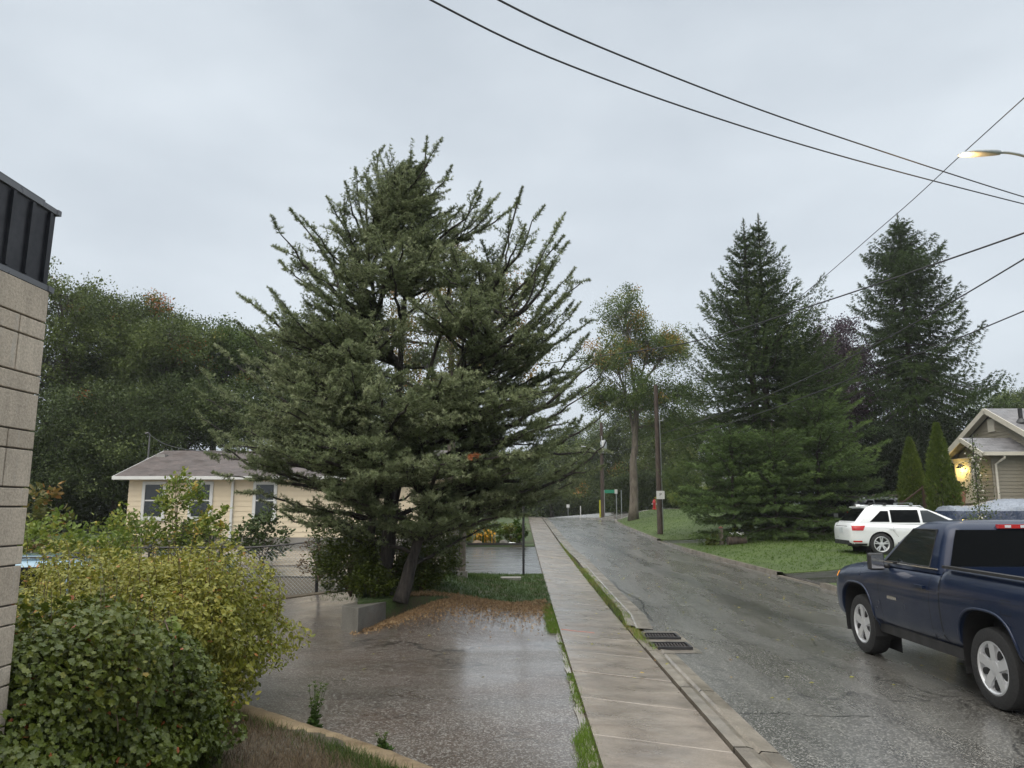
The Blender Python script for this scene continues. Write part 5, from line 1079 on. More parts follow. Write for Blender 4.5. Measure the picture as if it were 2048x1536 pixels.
def pickup():
    rf = at(1722, 1249, 11.0); px_r = at(1978, 1329, 8.05); ang = math.atan2(rf.x - px_r.x, rf.y - px_r.y)
    wb = 3.02; fy = 11.0; hw = .93; fwd = Vector((math.sin(ang), math.cos(ang), 0)); right = Vector((fwd.y, -fwd.x, 0))
    lf = Vector((rf.x, rf.y, 0)); mid = lf - fwd * wb / 2 + right * hw
    z = h(mid.x, mid.y) - .085
    tabs = dict(w=[(-2.72, .90), (-2.68, .96), (-2.55, .985), (-.75, 1.0), (.6, 1.0), (1.2, 1.005), (1.9, 1.0), (2.15, .985), (2.3, .95), (2.4, .88), (2.46, .78), (2.49, .62)],
                zb=[(-2.72, .52), (-1.2, .50), (.9, .46), (2.2, .42), (2.49, .46)],
                zs=[(-2.72, 1.34), (-.72, 1.36), (-.66, 1.30), (.75, 1.30), (1.1, 1.27), (1.9, 1.20), (2.25, 1.14), (2.36, 1.07), (2.44, .98), (2.49, .88)],
                zt=[(-2.72, 1.345), (-.72, 1.365), (-.66, 1.305), (.7, 1.31), (1.1, 1.32), (1.9, 1.26), (2.25, 1.19), (2.36, 1.11), (2.44, 1.0), (2.49, .9)])
    c = Car('pickup_truck', 'dark blue regular cab pickup truck driving up the road at the right edge', M_blue, (mid.x, mid.y, z), math.pi / 2 - ang, tabs, cat='pickup truck')
    cuts = [(wb / 2, .48, .49, .72), (-wb / 2, .48, .49, .72)]
    c.T.scale = (.985, .985, .975)
    c.body(-2.72, 2.49, 110, cuts, holes=[(-2.62, -.80, .86, .88, 1.6)]); c.liners(cuts)
    c.cab([(1.27, 1.0, -.68, .925), (1.34, .86, -.675, .915), (1.5, .66, -.655, .865), (1.66, .44, -.63, .81), (1.77, .27, -.605, .765), (1.84, .12, -.56, .70), (1.875, -.02, -.46, .58), (1.885, -.15, -.32, .4)], e=.13)
    for s in (1, -1):
        c.side_window(1.335, 1.76, LN(1.335, .66, 1.76, .17), LN(1.335, -.42, 1.76, -.38), s, 'side_window', M_glasst)
        mb = MB(); pp = [(.67, 1.335), (.17, 1.765), (-.38, 1.77), (-.42, 1.335)]
        P = [(x, s * (float(c.L(z_, 3)) + .008), z_) for x, z_ in pp]; mb.tube(P + [P[0]], .009, 5); mb.build('window_seal', M_plast, c.T, world=False)
        c.seam([(.80, 1.28), (.80, 1.0), (.74, .62), (.70, .52)], s); c.seam([(-.48, 1.28), (-.48, .56), (-.44, .52)], s); c.seam([(.70, .52), (-.44, .52)], s, .012)
        c.seam([(-.70, 1.30), (-.70, .52)], s, .022, 'bed_gap')
        c.seam([(1.02, 1.16), (1.02, .98)], s, .008); c.seam([(.80, 1.283), (-.60, 1.283)], s, .012); c.patch(.86, .90, K(.55), K(.30), s, 'badge', M_chrome, .006)
        if s > 0: c.seam([(-1.98, 1.12), (-1.82, 1.12), (-1.82, .98), (-1.98, .98), (-1.98, 1.12)], s, .007, 'fuel_door')
        mb = MB(); mb.bar((-.20, s * 1.012, 1.10), (-.42, s * 1.012, 1.10), .035, .035, up=(0, 1, 0)); mb.build('door_handle', c.paint, c.T, world=False)
        mb = MB(); xm = .60; mb.box((xm - .02, s * 1.10, 1.33), (.10, .20, .22)); mb.box((xm + .0, s * .98, 1.27), (.06, .16, .06)); m_ = mb.build('wing_mirror', M_plast, c.T, world=False); bv = m_.modifiers.new('b', 'BEVEL'); bv.width = .035; bv.segments = 3
        mb = MB(); mb.box((xm - .073, s * 1.10, 1.33), (.006, .16, .17)); mb.build('mirror_glass', M_chrome, m_, world=False)
        c.patch(1.0, 1.09, K(2.36), K(2.27), s, 'side_marker', M_amber, .01)
        c.patch(.90, 1.12, K(-2.58), K(-2.71), s, 'tail_light', M_red, .006)
        # wheel-arch lips and body crease
        for cx, cz, r, e in cuts:
            th = np.linspace(-.1, math.pi + .1, 30); P = []
            for t in th:
                a, b = math.cos(t), math.sin(t); x, z_ = cx + (r + .012) * np.sign(a) * abs(a) ** e, cz + (r + .012) * np.sign(b) * abs(b) ** e; P.append((x, s * (float(c.side(x, z_)) + .0), z_))
            mb = MB(); mb.tube(P, .016, 6); mb.build('arch_lip', c.paint, c.T, world=False, smooth=True)
        c.seam([(2.2, 1.02), (-2.6, 1.12)], s, .02, 'body_crease', c.paint, .004)
        mb = MB(); mb.bar((-.78, s * .94, 1.365), (-2.66, s * .93, 1.35), .07, .03); mb.build('bed_rail_cap', M_plast, c.T, world=False)
        mb = MB(); mb.bar((.72, s * (float(c.L(1.32, 3)) + .01), 1.322), (-.60, s * (float(c.L(1.32, 3)) + .01), 1.322), .012, .014); mb.build('belt_moulding', M_chrome, c.T, world=False)
        mb = MB(); mb.box((0, s * .86, .44), (2.0, .1, .12)); mb.build('rocker_panel', M_plast, c.T, world=False)
    c.end_window(1.34, 1.775, .90, False, name='rear_window'); c.end_window(1.34, 1.80, .86, True, name='windscreen')
    mb = MB(); mb.box((-.60, 0, 1.815), (.05, .40, .045)); hl = mb.build('high_brake_light', M_red, c.T, world=False); 
    for y_ in (-.09, .09): mb = MB(); mb.box((-.627, y_, 1.815), (.006, .07, .03)); mb.build('lens', M_clear, hl, world=False)
    mb = MB(); mb.box((2.44, 0, .60), (.16, 1.5, .22)); mb.box((2.36, .72, .60), (.2, .28, .2)); mb.box((2.36, -.72, .60), (.2, .28, .2)); b = mb.build('bumper', M_chrome, c.T, world=False); bv = b.modifiers.new('b', 'BEVEL'); bv.width = .04; bv.segments = 3
    mb = MB(); mb.box((2.47, 0, .92), (.06, 1.1, .26)); mb.build('grille', M_plast, c.T, world=False)
    for s in (1, -1): mb = MB(); mb.box((2.40, s * .70, .95), (.12, .26, .22)); o = mb.build('headlight', M_clear, c.T, world=False); bv = o.modifiers.new('b', 'BEVEL'); bv.width = .03
    mb = MB(); mb.box((-2.78, 0, .58), (.14, 1.7, .16)); mb.build('bumper', M_chrome, c.T, world=False)
    mb = MB(); mb.box((0, 0, .42), (4.4, .9, .14)); mb.tube([(wb / 2, -.75, .4), (wb / 2, .75, .4)], .05, 8); mb.tube([(-wb / 2, -.75, .4), (-wb / 2, .75, .4)], .06, 8); mb.box((.1, .4, .36), (.6, .3, .12)); mb.build('chassis', M_rimd, c.T, world=False)
    for x in (wb / 2, -wb / 2):
        for s in (1, -1): wheel(c.T, x, s * (hw - .11), .405, .265, s, .262, 5, 0)
    for s in (1, -1): mb = MB(); mb.box((1.02, s * .90, .42), (.02, .16, .22)); mb.build('mud_flap', M_plast, c.T, world=False)
pickup()

def suv(name, label, mat, loc, rz, white=True, sc=1.0, racks=True):
    tabs = dict(w=[(-2.36, .66), (-2.33, .78), (-2.24, .88), (-2.05, .92), (-1.4, .945), (1.3, .945), (1.9, .91), (2.15, .82), (2.27, .6)],
                zb=[(-2.36, .42), (-2.2, .32), (-1.4, .27), (1.4, .27), (2.27, .35)],
                zs=[(-2.36, .88), (-2.28, 1.02), (-2.1, 1.06), (-1.0, 1.02), (.9, .97), (1.8, .86), (2.15, .76), (2.27, .62)],
                zt=[(-2.36, .90), (-2.28, 1.05), (-2.1, 1.09), (-1.0, 1.03), (1.0, 1.03), (1.8, .96), (2.15, .82), (2.27, .66)])
    c = Car(name, label, mat, loc, rz, tabs, G=[(0, .90), (.12, .97), (.3, .985), (.5, .99), (.7, 1.0), (.82, .985), (.92, .945), (1, .87)])
    cuts = [(1.41, .37, .40, .95), (-1.41, .37, .40, .95)]
    c.T.scale = (sc, sc, sc)
    c.body(-2.36, 2.27, 90, cuts); c.liners(cuts)
    c.cab([(1.0, 1.35, -2.22, .85), (1.1, 1.12, -2.14, .835), (1.25, .82, -2.00, .785), (1.4, .50, -1.86, .725), (1.52, .20, -1.74, .665), (1.59, -.05, -1.62, .60), (1.625, -.3, -1.35, .48), (1.635, -.5, -1.0, .3)], e=.14)
    for s in (1, -1):
        c.side_window(1.06, 1.46, LN(1.06, .98, 1.46, .22), LN(1.06, -.02, 1.46, -.02), s, 'front_side_window', M_glass)
        c.side_window(1.06, 1.475, LN(1.06, -.10, 1.475, -.10), LN(1.06, -1.02, 1.475, -1.0), s, 'rear_side_window')
        c.side_window(1.08, 1.44, LN(1.08, -1.08, 1.44, -1.06), LN(1.08, -1.72, 1.44, -1.30), s, 'quarter_window')
        c.seam([(.0, 1.0), (.0, .42), (.05, .36)], s); c.seam([(-.98, 1.0), (-1.02, .80), (-.86, .60)], s); c.seam([(1.02, .96), (1.0, .40)], s)
        c.seam([(1.7, .80), (-1.9, .90)], s, .02, 'body_crease', mat, .004); c.seam([(.9, .38), (-.9, .40)], s, .05, 'sill', M_plast, .003)
        for x in (-.18, -1.12): mb = MB(); mb.bar((x + .06 + .1, s * .945, .84), (x + .1 - .12, s * .945, .85), .025, .03, up=(0, 1, 0)); mb.build('door_handle', mat, c.T, world=False)
        tl = c.patch(.80, .96, LN(.80, -1.98, .96, -1.90), K(-2.30), s, 'tail_light', M_red, .008)
        c.patch(.42, .47, K(-2.02), K(-2.28), s, 'reflector', M_red, .006); c.patch(.31, .38, K(-1.86), K(-2.28), s, 'lower_skirt', M_plast, .004)
        mb = MB(); mb.box((.98, s * 1.0, 1.07), (.14, .2, .13)); o = mb.build('wing_mirror', mat, c.T, world=False); bv = o.modifiers.new('b', 'BEVEL'); bv.width = .04; bv.segments = 3
        mb = MB(); zr_ = 1.60; mb.tube([(.15, s * .62, 1.53), (.05, s * .61, 1.60), (-1.5, s * .60, 1.625), (-1.62, s * .59, 1.56)], .016, 6); mb.build('roof_rail', M_chrome if white else M_plast, c.T, world=False)
        mb = MB(); mb.box((2.12, s * .66, .70), (.2, .3, .12)); mb.build('headlight', M_clear, c.T, world=False)
    c.end_window(1.10, 1.50, .84, False, name='rear_window'); c.end_window(1.05, 1.55, .88, True, name='windscreen', mat=M_glass)
    mb = MB(); mb.box((-1.72, 0, 1.565), (.26, 1.05, .035)); mb.build('spoiler', mat, c.T, world=False)
    if racks:
        for x in (-.25, -1.1):
            mb = MB(); mb.box((x, 0, 1.70), (.06, 1.3, .02)); [mb.box((x, s * .62, 1.66), (.09, .06, .06)) for s in (1, -1)]; mb.build('crossbar', M_plast if x < -.5 else M_galv, c.T, world=False)
        mb = MB(); mb.box((-1.75, 0, 1.63), (.12, .04, .06)); mb.build('antenna_fin', mat, c.T, world=False)
    mb = MB(); mb.box((-2.365, 0, .80), (.012, .32, .16)); mb.build('number_plate', paint('plate_white', (.5, .53, .56), .4), c.T, world=False)
    mb = MB(); mb.box((-2.31, 0, .40), (.12, 1.3, .14)); mb.build('rear_diffuser', M_plast, c.T, world=False)
    mb = MB(); mb.box((-2.32, 0, .93), (.05, 1.0, .03)); mb.build('tailgate_strip', M_chrome, c.T, world=False)
    mb = MB(); mb.box((0, 0, .30), (4.0, 1.0, .12)); mb.build('chassis', M_rimd, c.T, world=False)
    for x in (1.41, -1.41):
        for s in (1, -1): wheel(c.T, x, s * (.925 - .11), .36, .235, s, .25, 5, 1)
    return c
def place(px, py, Y, dz=0): p = at(px, py, Y); return p.x, Y, h(p.x, Y) + dz
# white SUV: near-side rear wheel centre at (1762, 1090)
rz = R(-3); w0 = at(1762, 1090, 24.6); off = Vector((-1.41, -.93, 0)); off.rotate(Matrix.Rotation(rz, 3, 'Z'))
SX, SY = w0.x - off.x, w0.y - off.y
suv('parked_suv', 'white SUV with roof crossbars parked on the driveway beyond the pickup', M_wpaint, (SX, SY, h(w0.x, w0.y) - .02), rz, sc=.965)
cx_, cy_, cz_ = place(1775, 1040, 33.5)
suv('parked_car', 'charcoal car almost hidden behind the white SUV and the shorter columnar cedar', M_dpaint, (cx_, cy_, cz_ + .15), R(8), white=False, racks=False)
bx_, by_, bz_ = place(150, 1100, 12.6)
suv('parked_car', 'light blue car with red tail light half hidden between block wall and hedge', M_lblue, (bx_, by_, h(bx_, by_) - .10), R(28), white=False, racks=False)
# ============================================================ HEDGES, PLANTS, GRASS
def blob_points(ells, n, depth=.30, zmin=.03, noise=.24):
    """points in the outer shell of a union of ellipsoids, plus outward normals"""
    P, N_ = [], []; A = np.array([(r[0] * r[1] + r[1] * r[2] + r[0] * r[2]) for _, r in ells]); A = A / A.sum()
    for (c, r), w in zip(ells, A):
        m = int(n * w * 1.6); c = np.array(c); r = np.array(r); d = rdir(m)
        bump = 1 + noise * (np.sin(d[:, 0] * 5 + c[0] * 3 + d[:, 2] * 4) * np.sin(d[:, 1] * 6 + c[1]) + .6 * np.sin(d[:, 2] * 11 + d[:, 0] * 9))
        k = (1 - np.abs(rng.exponential(depth * .45, m))) * bump; p = c + d * r * np.clip(k, .3, 1.3)[:, None]; keep = p[:, 2] > zmin
        for c2, r2 in ells:
            if c2 is not c and not np.allclose(c, c2): keep &= (((p - np.array(c2)) / np.array(r2)) ** 2).sum(1) > (1 - depth * 1.2) ** 2
        P.append(p[keep]); N_.append(unit(d / r)[keep])
    return np.concatenate(P), np.concatenate(N_)
def hedge(name, label, ells, mat, n, leaf, tmpl, shoots=0, base=None, hole=None, tint=.45, topt=0.0):
    T = thing(name, label, 'bush', base); P, Nn = blob_points(ells, n)
    if hole is not None: k = hole(P); P, Nn = P[k], Nn[k]
    m = len(P); f = MB(); U = unit(Nn + np.array([0, 0, .7]) + rng.normal(0, .8, (m, 3))); D = unit(np.cross(U, rdir(m)) + np.array([0, 0, -.25]))
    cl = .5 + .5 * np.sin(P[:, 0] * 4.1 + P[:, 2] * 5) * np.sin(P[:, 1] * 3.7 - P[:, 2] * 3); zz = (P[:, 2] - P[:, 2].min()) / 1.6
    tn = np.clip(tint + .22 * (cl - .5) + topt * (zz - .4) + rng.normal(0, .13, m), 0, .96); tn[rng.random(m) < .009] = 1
    f.scatter(*tmpl, P, D, U, leaf * rng.uniform(.55, 1.25, m), tn)
    st = MB(); top = P[(Nn[:, 2] > .35)]
    for i in range(shoots):
        p = top[rng.integers(len(top))] - [0, 0, .12]; L = rng.uniform(.18, .5); q = bez(p, p + [0, 0, L * .4], p + [0, 0, L * .7] + rng.normal(0, .04, 3), p + np.array([0, 0, L]) + rng.normal(0, .07, 3), 6)
        st.tube(q, np.linspace(.004, .0015, 6), 4, cap=False); k = int(L / .022); u = rng.uniform(.15, 1, k); Q = np.stack([np.interp(u * 5, np.arange(6), q[:, j]) for j in range(3)], -1)
        dd = unit(rdir(k, -.2, .6)); f.scatter(*tmpl, Q, dd, unit(rdir(k, .2, 1)), leaf * rng.uniform(.5, .95, k) * (1.1 - .45 * u), np.clip(rng.normal(tint + .2, .18, k), 0, 1))
    for c, r in ells:      # woody stems from the ground up into each mass
        for i in range(9):
            e = np.array(c) + rdir(1, -.2, 1)[0] * np.array(r) * .85; b = np.array([c[0] + rng.normal(0, .2), c[1] + rng.normal(0, .2), 0.0]); st.tube(bez(b, b + [0, 0, .4], e - [0, 0, .3], e, 7), np.linspace(.014, .004, 7), 5, cap=False)
    st.build('stem', M_stem, T); f.build('foliage', mat, T); return T
E = [((-2.95, 4.75, .42), (.74, 1.30, .86)), ((-2.75, 5.5, .35), (.62, .8, .62))]
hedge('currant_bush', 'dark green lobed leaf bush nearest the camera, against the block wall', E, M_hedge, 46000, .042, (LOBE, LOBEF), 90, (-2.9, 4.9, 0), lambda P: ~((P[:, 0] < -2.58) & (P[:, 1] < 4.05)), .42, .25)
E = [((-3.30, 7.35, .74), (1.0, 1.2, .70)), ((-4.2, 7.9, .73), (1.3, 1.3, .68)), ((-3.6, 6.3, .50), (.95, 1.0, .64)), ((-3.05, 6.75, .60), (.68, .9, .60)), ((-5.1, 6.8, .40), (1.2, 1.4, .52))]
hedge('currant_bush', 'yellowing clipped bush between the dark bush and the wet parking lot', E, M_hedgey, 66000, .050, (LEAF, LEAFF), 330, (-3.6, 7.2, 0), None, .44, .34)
# a vine with big leaves climbing in the near bush
def big_leaf_vine():
    T = thing('vine', 'pale vine with large divided leaves climbing through the dark green bush', 'vine', (-2.35, 5.2, 0)); f = MB(); st = MB(); V = []
    pts = [np.array(at(355, 1262, 5.55)), np.array(at(360, 1325, 5.45)), np.array(at(300, 1385, 5.2)), np.array(at(285, 1290, 5.3)), np.array(at(330, 1240, 5.9)), np.array(at(270, 1430, 5.0)), np.array(at(385, 1300, 5.7))]
    q = bez(np.array([-2.4, 5.1, 0]), np.array([-2.2, 5.2, .4]), pts[1], pts[4], 12); st.tube(q, .006, 5)
    for p in pts:
        s = q[np.argmin(np.linalg.norm(q - p, axis=1))]; st.tube(bez(s, (s + p) / 2 + [0, 0, .03], p - [0, 0, -.02], p, 5), .003, 4)
        o = unit(np.array([.8, -.6, -.2]) + rng.normal(0, .3, 3)); a = np.array([o, unit(o + [.7, .2, -.3]), unit(o + [-.6, .2, -.3]), unit(o + [.1, -.2, -1]), unit(o + [.3, -.2, .6])])
        f.scatter(LEAF, LEAFF, np.repeat(p[None], 5, 0), a, unit(np.array([[.2, -.5, 1.0]] * 5) + rng.normal(0, .25, (5, 3))), rng.uniform(.11, .16, 5), rng.uniform(.25, .6, 5))
    st.build('stem', M_stem, T); f.build('foliage', M_elder, T)
big_leaf_vine()
# saplings between hedge and house
for px, Y, ry, rz_, n, lb in [(90, 14.5, .9, 1.1, 1500, 'yellow green sapling clump beside the block wall edge'), (205, 15.5, 1.0, .95, 1500, 'lime green sapling clump left of the cream house corner'),
                         (360, 19.5, .75, 1.5, 1500, 'tallest green sapling covering the second window of the cream house'), (255, 19.0, 1.0, 1.0, 1300, 'yellowish sapling below the first window of the cream house'), (440, 18.6, .45, 1.15, 700, 'thin sapling at the fence post in front of the cream house')]:
    shrub('sapling', lb, onp(px, Y), (ry, ry * .8, rz_), M_elder, int(n * 1.7), .11, None, 'self-sown saplings along the fence', 7, 'sapling', (.5, .25))
shrub('sapling', 'amber leaved young tree rising against the block wall edge', onp(68, 15.5), (.7, .7, 1.5), M_mapr, 900, .14, None, None, 5, 'sapling', (.35, .25))
shrub('shrub', 'dark shrub against the cream wall behind the fence', onp(528, 24), (.85, .7, .85), M_decd, 1500, .14)
shrub('shrub', 'low dark shrub behind the fence near the downspout', onp(390, 23), (.8, .7, .7), M_decd, 1200, .14)
for px, Y, rx, rz_, n, lb in [(705, 13.6, .62, .52, 5200, 'dark leafy shrub at the left of the juniper trunks above the retaining wall'), (790, 14.9, .8, .75, 6000, 'shrub directly behind the juniper trunks'), (748, 13.1, .42, .30, 3000, 'low leafy shrub in front of the left juniper trunk'), (842, 13.9, .45, .42, 3600, 'leafy shrub touching the leaning juniper trunk on its right'), (868, 15.2, .62, .66, 5600, 'dark leafy shrub between the juniper trunks and the grey post'), (700, 15.4, .8, .8, 5200, 'taller shrub behind the left end of the retaining wall'), (640, 17.2, .5, .5, 900, 'sparse reddish stemmed brush at the foot of the fence')]:
    p = at(px, 1100, Y); shrub('shrub', lb, (p.x, Y, float(mound(p.x, Y)) - .05), (rx, rx * .8, rz_), M_hedge if n > 1000 else M_dead, n, .06, None, 'undergrowth round the juniper', 9, 'shrub', (.25, .18))
# grass
def grass(name, pts, hgt, mat, n_per=3, tint=.45, label=None, zf=H, zoff=0.0, w=.10, lean=.45):
    P = np.repeat(pts, n_per, 0); m = len(P); P = P + np.concatenate([rng.normal(0, .02, (m, 2)), np.zeros((m, 1))], 1); P[:, 2] = zf(P[:, 0], P[:, 1]) + zoff
    D = unit(np.concatenate([rng.normal(0, lean, (m, 2)), np.ones((m, 1))], 1)); tv = np.array([(0, -w / 2, 0), (0, w / 2, 0), (.55, w * .38, .04), (.55, -w * .38, .04), (1, 0, .16)])
    f = MB(); cl = .5 + .5 * np.sin(P[:, 0] * 2.3 + 1) * np.sin(P[:, 1] * 1.9); f.scatter(tv, [np.array([(0, 1, 2, 3)]), np.array([(3, 2, 4)])], P, D, rdir(m), hgt * rng.uniform(.5, 1.3, m), np.clip(tint + .25 * (cl - .5) + rng.normal(0, .16, m), 0, 1))
    o = f.build(name, mat); return tag(o, label, 'grass', kind='stuff')
def rect(n, x0, x1, y0, y1, cond=None):
    p = np.stack([rng.uniform(x0, x1, n), rng.uniform(y0, y1, n), np.zeros(n)], -1); return p if cond is None else p[cond(p[:, 0], p[:, 1])]
hx, hy = HK
def in_plot(x, y):
    yk = np.interp(x, hx, hy); return (y < yk - .16) & (y > 4.1) & (x > -3.1) & (x < -.1) & (x > -2.55 + 0 * y)
pts = rect(42000, -3.1, 0, 4.0, 7.9, in_plot); sel = (np.sin(pts[:, 0] * 3.1 + pts[:, 1] * 1.7) + rng.normal(0, .5, len(pts)) + 1.5 * S(1 - (np.interp(pts[:, 0], hx, hy) - pts[:, 1]) / .8)) > .6
grass('grass', pts[sel], .085, M_grassd, 3, .65, 'green grass along the inside of the pale curved kerb', zoff=.05, w=.05)
grass('grass', pts[~sel], .07, M_dead, 2, .35, 'dead brown grass under the hedge', zoff=.05, w=.06)
pts = rect(15000, -3.4, .58, 12.4, 20.8, lambda x, y: (y > np.maximum(12.5, bed_front(x)) + .05))
pts = pts[(pts[:, 0] > -1.9) | (rng.random(len(pts)) < .3)]
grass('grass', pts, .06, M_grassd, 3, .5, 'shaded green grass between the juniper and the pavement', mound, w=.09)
strip = lambda x, y: (rng.random(len(x)) < .35 + .65 * (np.sin(y * 1.3) > -.2))
pts = np.concatenate([rect(900, .44, .60, 4.4, 7.3, lambda x, y: x > .60 - .16 * S((7.4 - y) / .8)), rect(160, .54, .61, 7.5, 9.2), rect(900, .42, .62, 12.0, 15.4), rect(60, .55, .6, 9.5, 12)])
grass('grass', pts, .055, M_tuft, 5, .5, 'bright grass tufts in the seam between parking lot and pavement', lot_z, -.01, w=.07)
pts = np.concatenate([rect(2600, 1.70, 1.98, 12.6, 23, lambda x, y: (x < 1.73 + .2 * S((y - 12.6) / 1.6) + .03 * np.sin(y * 5)) & (rng.random(len(x)) < .75 + .2 * np.sin(y * 2))), rect(500, 1.70, 1.78, 23, 34), rect(70, 1.80, 1.86, 10.9, 12.6), rect(200, 1.72, 1.84, 11.6, 12.6)])
grass('grass', pts, .05, M_tuft, 3, .78, 'weedy yellow green strip between pavement and kerb', zoff=-.03, w=.08)
pts = np.concatenate([rect(9000, 6.8, 26, 21.6, 33, lambda x, y: x > np.interp(y, *zip(*kerbR)) + .25), rect(9000, 6.8, 30, 36, 60, lambda x, y: x > np.interp(y, *zip(*[(b, a) for b, a in kerbR[:9]])) + .3)])
grass('grass', pts, .065, M_grass, 4, .40, 'wet green grass of the lawns across the road', w=.15, lean=.6)
pts = rect(1500, 7.6, 10.8, 17.5, 18.9, lambda x, y: x < 9.4 + (y - 17.4)); grass('grass', pts, .06, M_grass, 3, .5, 'small tongue of grass between the two driveway mouths', w=.12)
# tall weed in the kerb crack, and a smaller one
def weed(px, py, Y, hh, n, label):
    p = at(px, py, Y); b = np.array([p.x, Y, float(lot_z(p.x, Y)) - .02]); T = thing('weed', label, 'weed', tuple(b)); st = MB(); f = MB()
    for i in range(n):
        a = rng.uniform(0, 6.28); e = b + np.array([math.cos(a) * hh * .3 * rng.random(), math.sin(a) * hh * .3 * rng.random(), hh * rng.uniform(.5, 1)]); q = bez(b + rng.normal(0, .03, 3) * [1, 1, 0], b + [0, 0, hh * .3], e - [0, 0, hh * .2], e, 8); st.tube(q, np.linspace(.003, .0012, 8), 4, cap=False)
        k = 14; u = rng.uniform(.02, .75, k) ** 1.4; Q = np.stack([np.interp(u * 7, np.arange(8), q[:, j]) for j in range(3)], -1); f.scatter(QL, QLF, Q, unit(rdir(k, -.1, .9)), rdir(k), rng.uniform(.03, .08, k) * (1.1 - u), rng.uniform(.2, .6, k))
        f.scatter(*TUFTS[0], q[-2:], np.repeat(unit(q[-1:] - q[-3:-2]), 2, 0), rdir(2), .035, .9)
    st.build('stem', M_grassd, T); f.build('foliage', M_grassd, T)
weed(628, 1452, 6.95, .42, 16, 'tall seeding weed growing at the outer edge of the pale kerb'); weed(765, 1500, 6.35, .16, 6, 'small weed sprig in the lot near the end of the pale kerb')
# needle litter along the edge of the bed
n = 11000; t = rng.uniform(-.03, 1.0, n); c = BL0 + (BL1 - BL0) * t[:, None]; off = np.abs(rng.exponential(.30, n)) * (.45 + .9 * np.sin(np.clip(t, 0, 1) * 3.0)); q = c + np.outer(off, [_bd[1], -_bd[0]]) + rng.normal(0, .04, (n, 2)); q = q[(q[:, 0] < .57) & (q[:, 0] > -2.6)]
q2 = np.stack([rng.uniform(-1.9, .5, 2500), np.zeros(2500)], -1); q2[:, 1] = bed_front(q2[:, 0]) + rng.uniform(0, .4, 2500)
P = np.concatenate([np.c_[q, lot_z(q[:, 0], q[:, 1]) - .006], np.c_[q2, mound(q2[:, 0], q2[:, 1]) + .02]]); P[:, 2] += rng.uniform(0, .02, len(P))
f = MB(); f.scatter(*blades_template(5, 1, .16, 1.4, 9), P, unit(rdir(len(P)) * [1, 1, .15]), rdir(len(P)), rng.uniform(.025, .055, len(P)), rng.beta(2, 2, len(P))); tag(f.build('needle_litter', M_needle), 'rust brown needle litter along the edge of the juniper bed', 'litter', kind='stuff')
n = 900; x = np.concatenate([rng.uniform(2.3, 7, n // 2), rng.uniform(-2.5, .5, n // 6), rng.uniform(.65, 1.9, n // 6)]); y = 8 + rng.gamma(2.2, 7, len(x)); z = np.where(x > 2.1, H(x, y) - .078, np.where(x > .6, H(x, y) + .03, lot_z(x, y) - .008)); k = ~((x < .6) & (y > bed_front(x) - .1)) & (y < 60)
k &= rng.random(len(x)) < .55; f = MB(); P = np.c_[x, y, z][k]; f.scatter(QL, QLF, P, unit(rdir(len(P)) * [1, 1, .1]), unit(rdir(len(P)) * .25 + [0, 0, 1]), rng.uniform(.03, .075, len(P)), rng.uniform(.5, 1, len(P))); tag(f.build('fallen_leaves', M_hedgey), 'scattered small yellow leaves on the wet road and pavement', 'litter', kind='stuff')
# flower bed beyond the neighbour driveway
Yb = 32.6
for px, w_, hh, mt, nn, lb in [(955, .7, .42, M_hedgey, 900, 'yellow daisy clump at the left of the far flower bed'), (992, .7, .50, M_elder, 900, 'second clump with yellow daisies in the far flower bed'), (1022, .6, .45, M_hedgey, 700, 'straw coloured low shrub in the middle of the far flower bed'), (1040, .35, .6, M_grass, 600, 'tall grassy clump behind the thin black post')]:
    b = onp(px, Yb + .8); shrub('perennial', lb, b, (w_, .6, hh), mt, nn, .12, None, 'plants of the far flower bed', 6, 'plant', (.3, .2))
M_yel = new_mat('yellow_petals', .5, (.75, .38, .02)); f0 = MB()
for daisy_i, (px, py) in enumerate([(948, 1067), (953, 1062), (958, 1068), (963, 1070), (972, 1066), (978, 1061), (983, 1064), (985, 1071), (975, 1072), (969, 1060), (990, 1067), (955, 1072)]):
    p = at(px, py, Yb - .0); T_ = 0; mb = MB(); 
    for k in range(6): a = k * math.pi / 3; mb.add([(p.x, p.y, p.z + .02), (p.x + .05 * math.cos(a - .3), p.y + .03 * math.sin(a - .3) - .02, p.z + .04 * math.sin(a - .3) + .02), (p.x + .07 * math.cos(a), p.y + .03 * math.sin(a) - .02, p.z + .06 * math.sin(a)), (p.x + .05 * math.cos(a + .3), p.y + .03 * math.sin(a + .3) - .02, p.z + .04 * math.sin(a + .3))], [(0, 1, 2, 3)])
    mb.tube([(p.x, p.y + .02, p.z), (p.x, p.y + .1, h(p.x, p.y) - .05)], .008, 4); o = mb.build('flower', M_yel); tag(o, 'yellow daisy flower head in the left clump of the far flower bed' if px < 966 else 'yellow daisy flower head in the right clump of the far flower bed', 'flower', 'yellow daisies in the left clump' if px < 966 else 'yellow daisies in the right clump')
def rock(px, py, Y, r, m, label):
    p = at(px, py, Y); bm = bmesh.new(); bmesh.ops.create_icosphere(bm, subdivisions=3, radius=1); 
    for v in bm.verts: v.co *= 1 + .18 * math.sin(v.co.x * 4 + px) * math.cos(v.co.y * 3 + v.co.z * 2)
    V = np.array([tuple(v.co) for v in bm.verts]); F_ = np.array([[v.index for v in f.verts] for f in bm.faces]); bm.free()
    V = V * np.array(r) + [p.x, Y, h(p.x, Y) + r[2] * .5]; mb = MB(); mb.add(V, F_); tag(mb.build('garden_rock', m, smooth=True), label, 'rock')
rock(955, 1081, 32.2, (.22, .15, .14), paint('tan_rock', (.30, .22, .15), .7, .2), 'tan rock at the left front of the far flower bed')
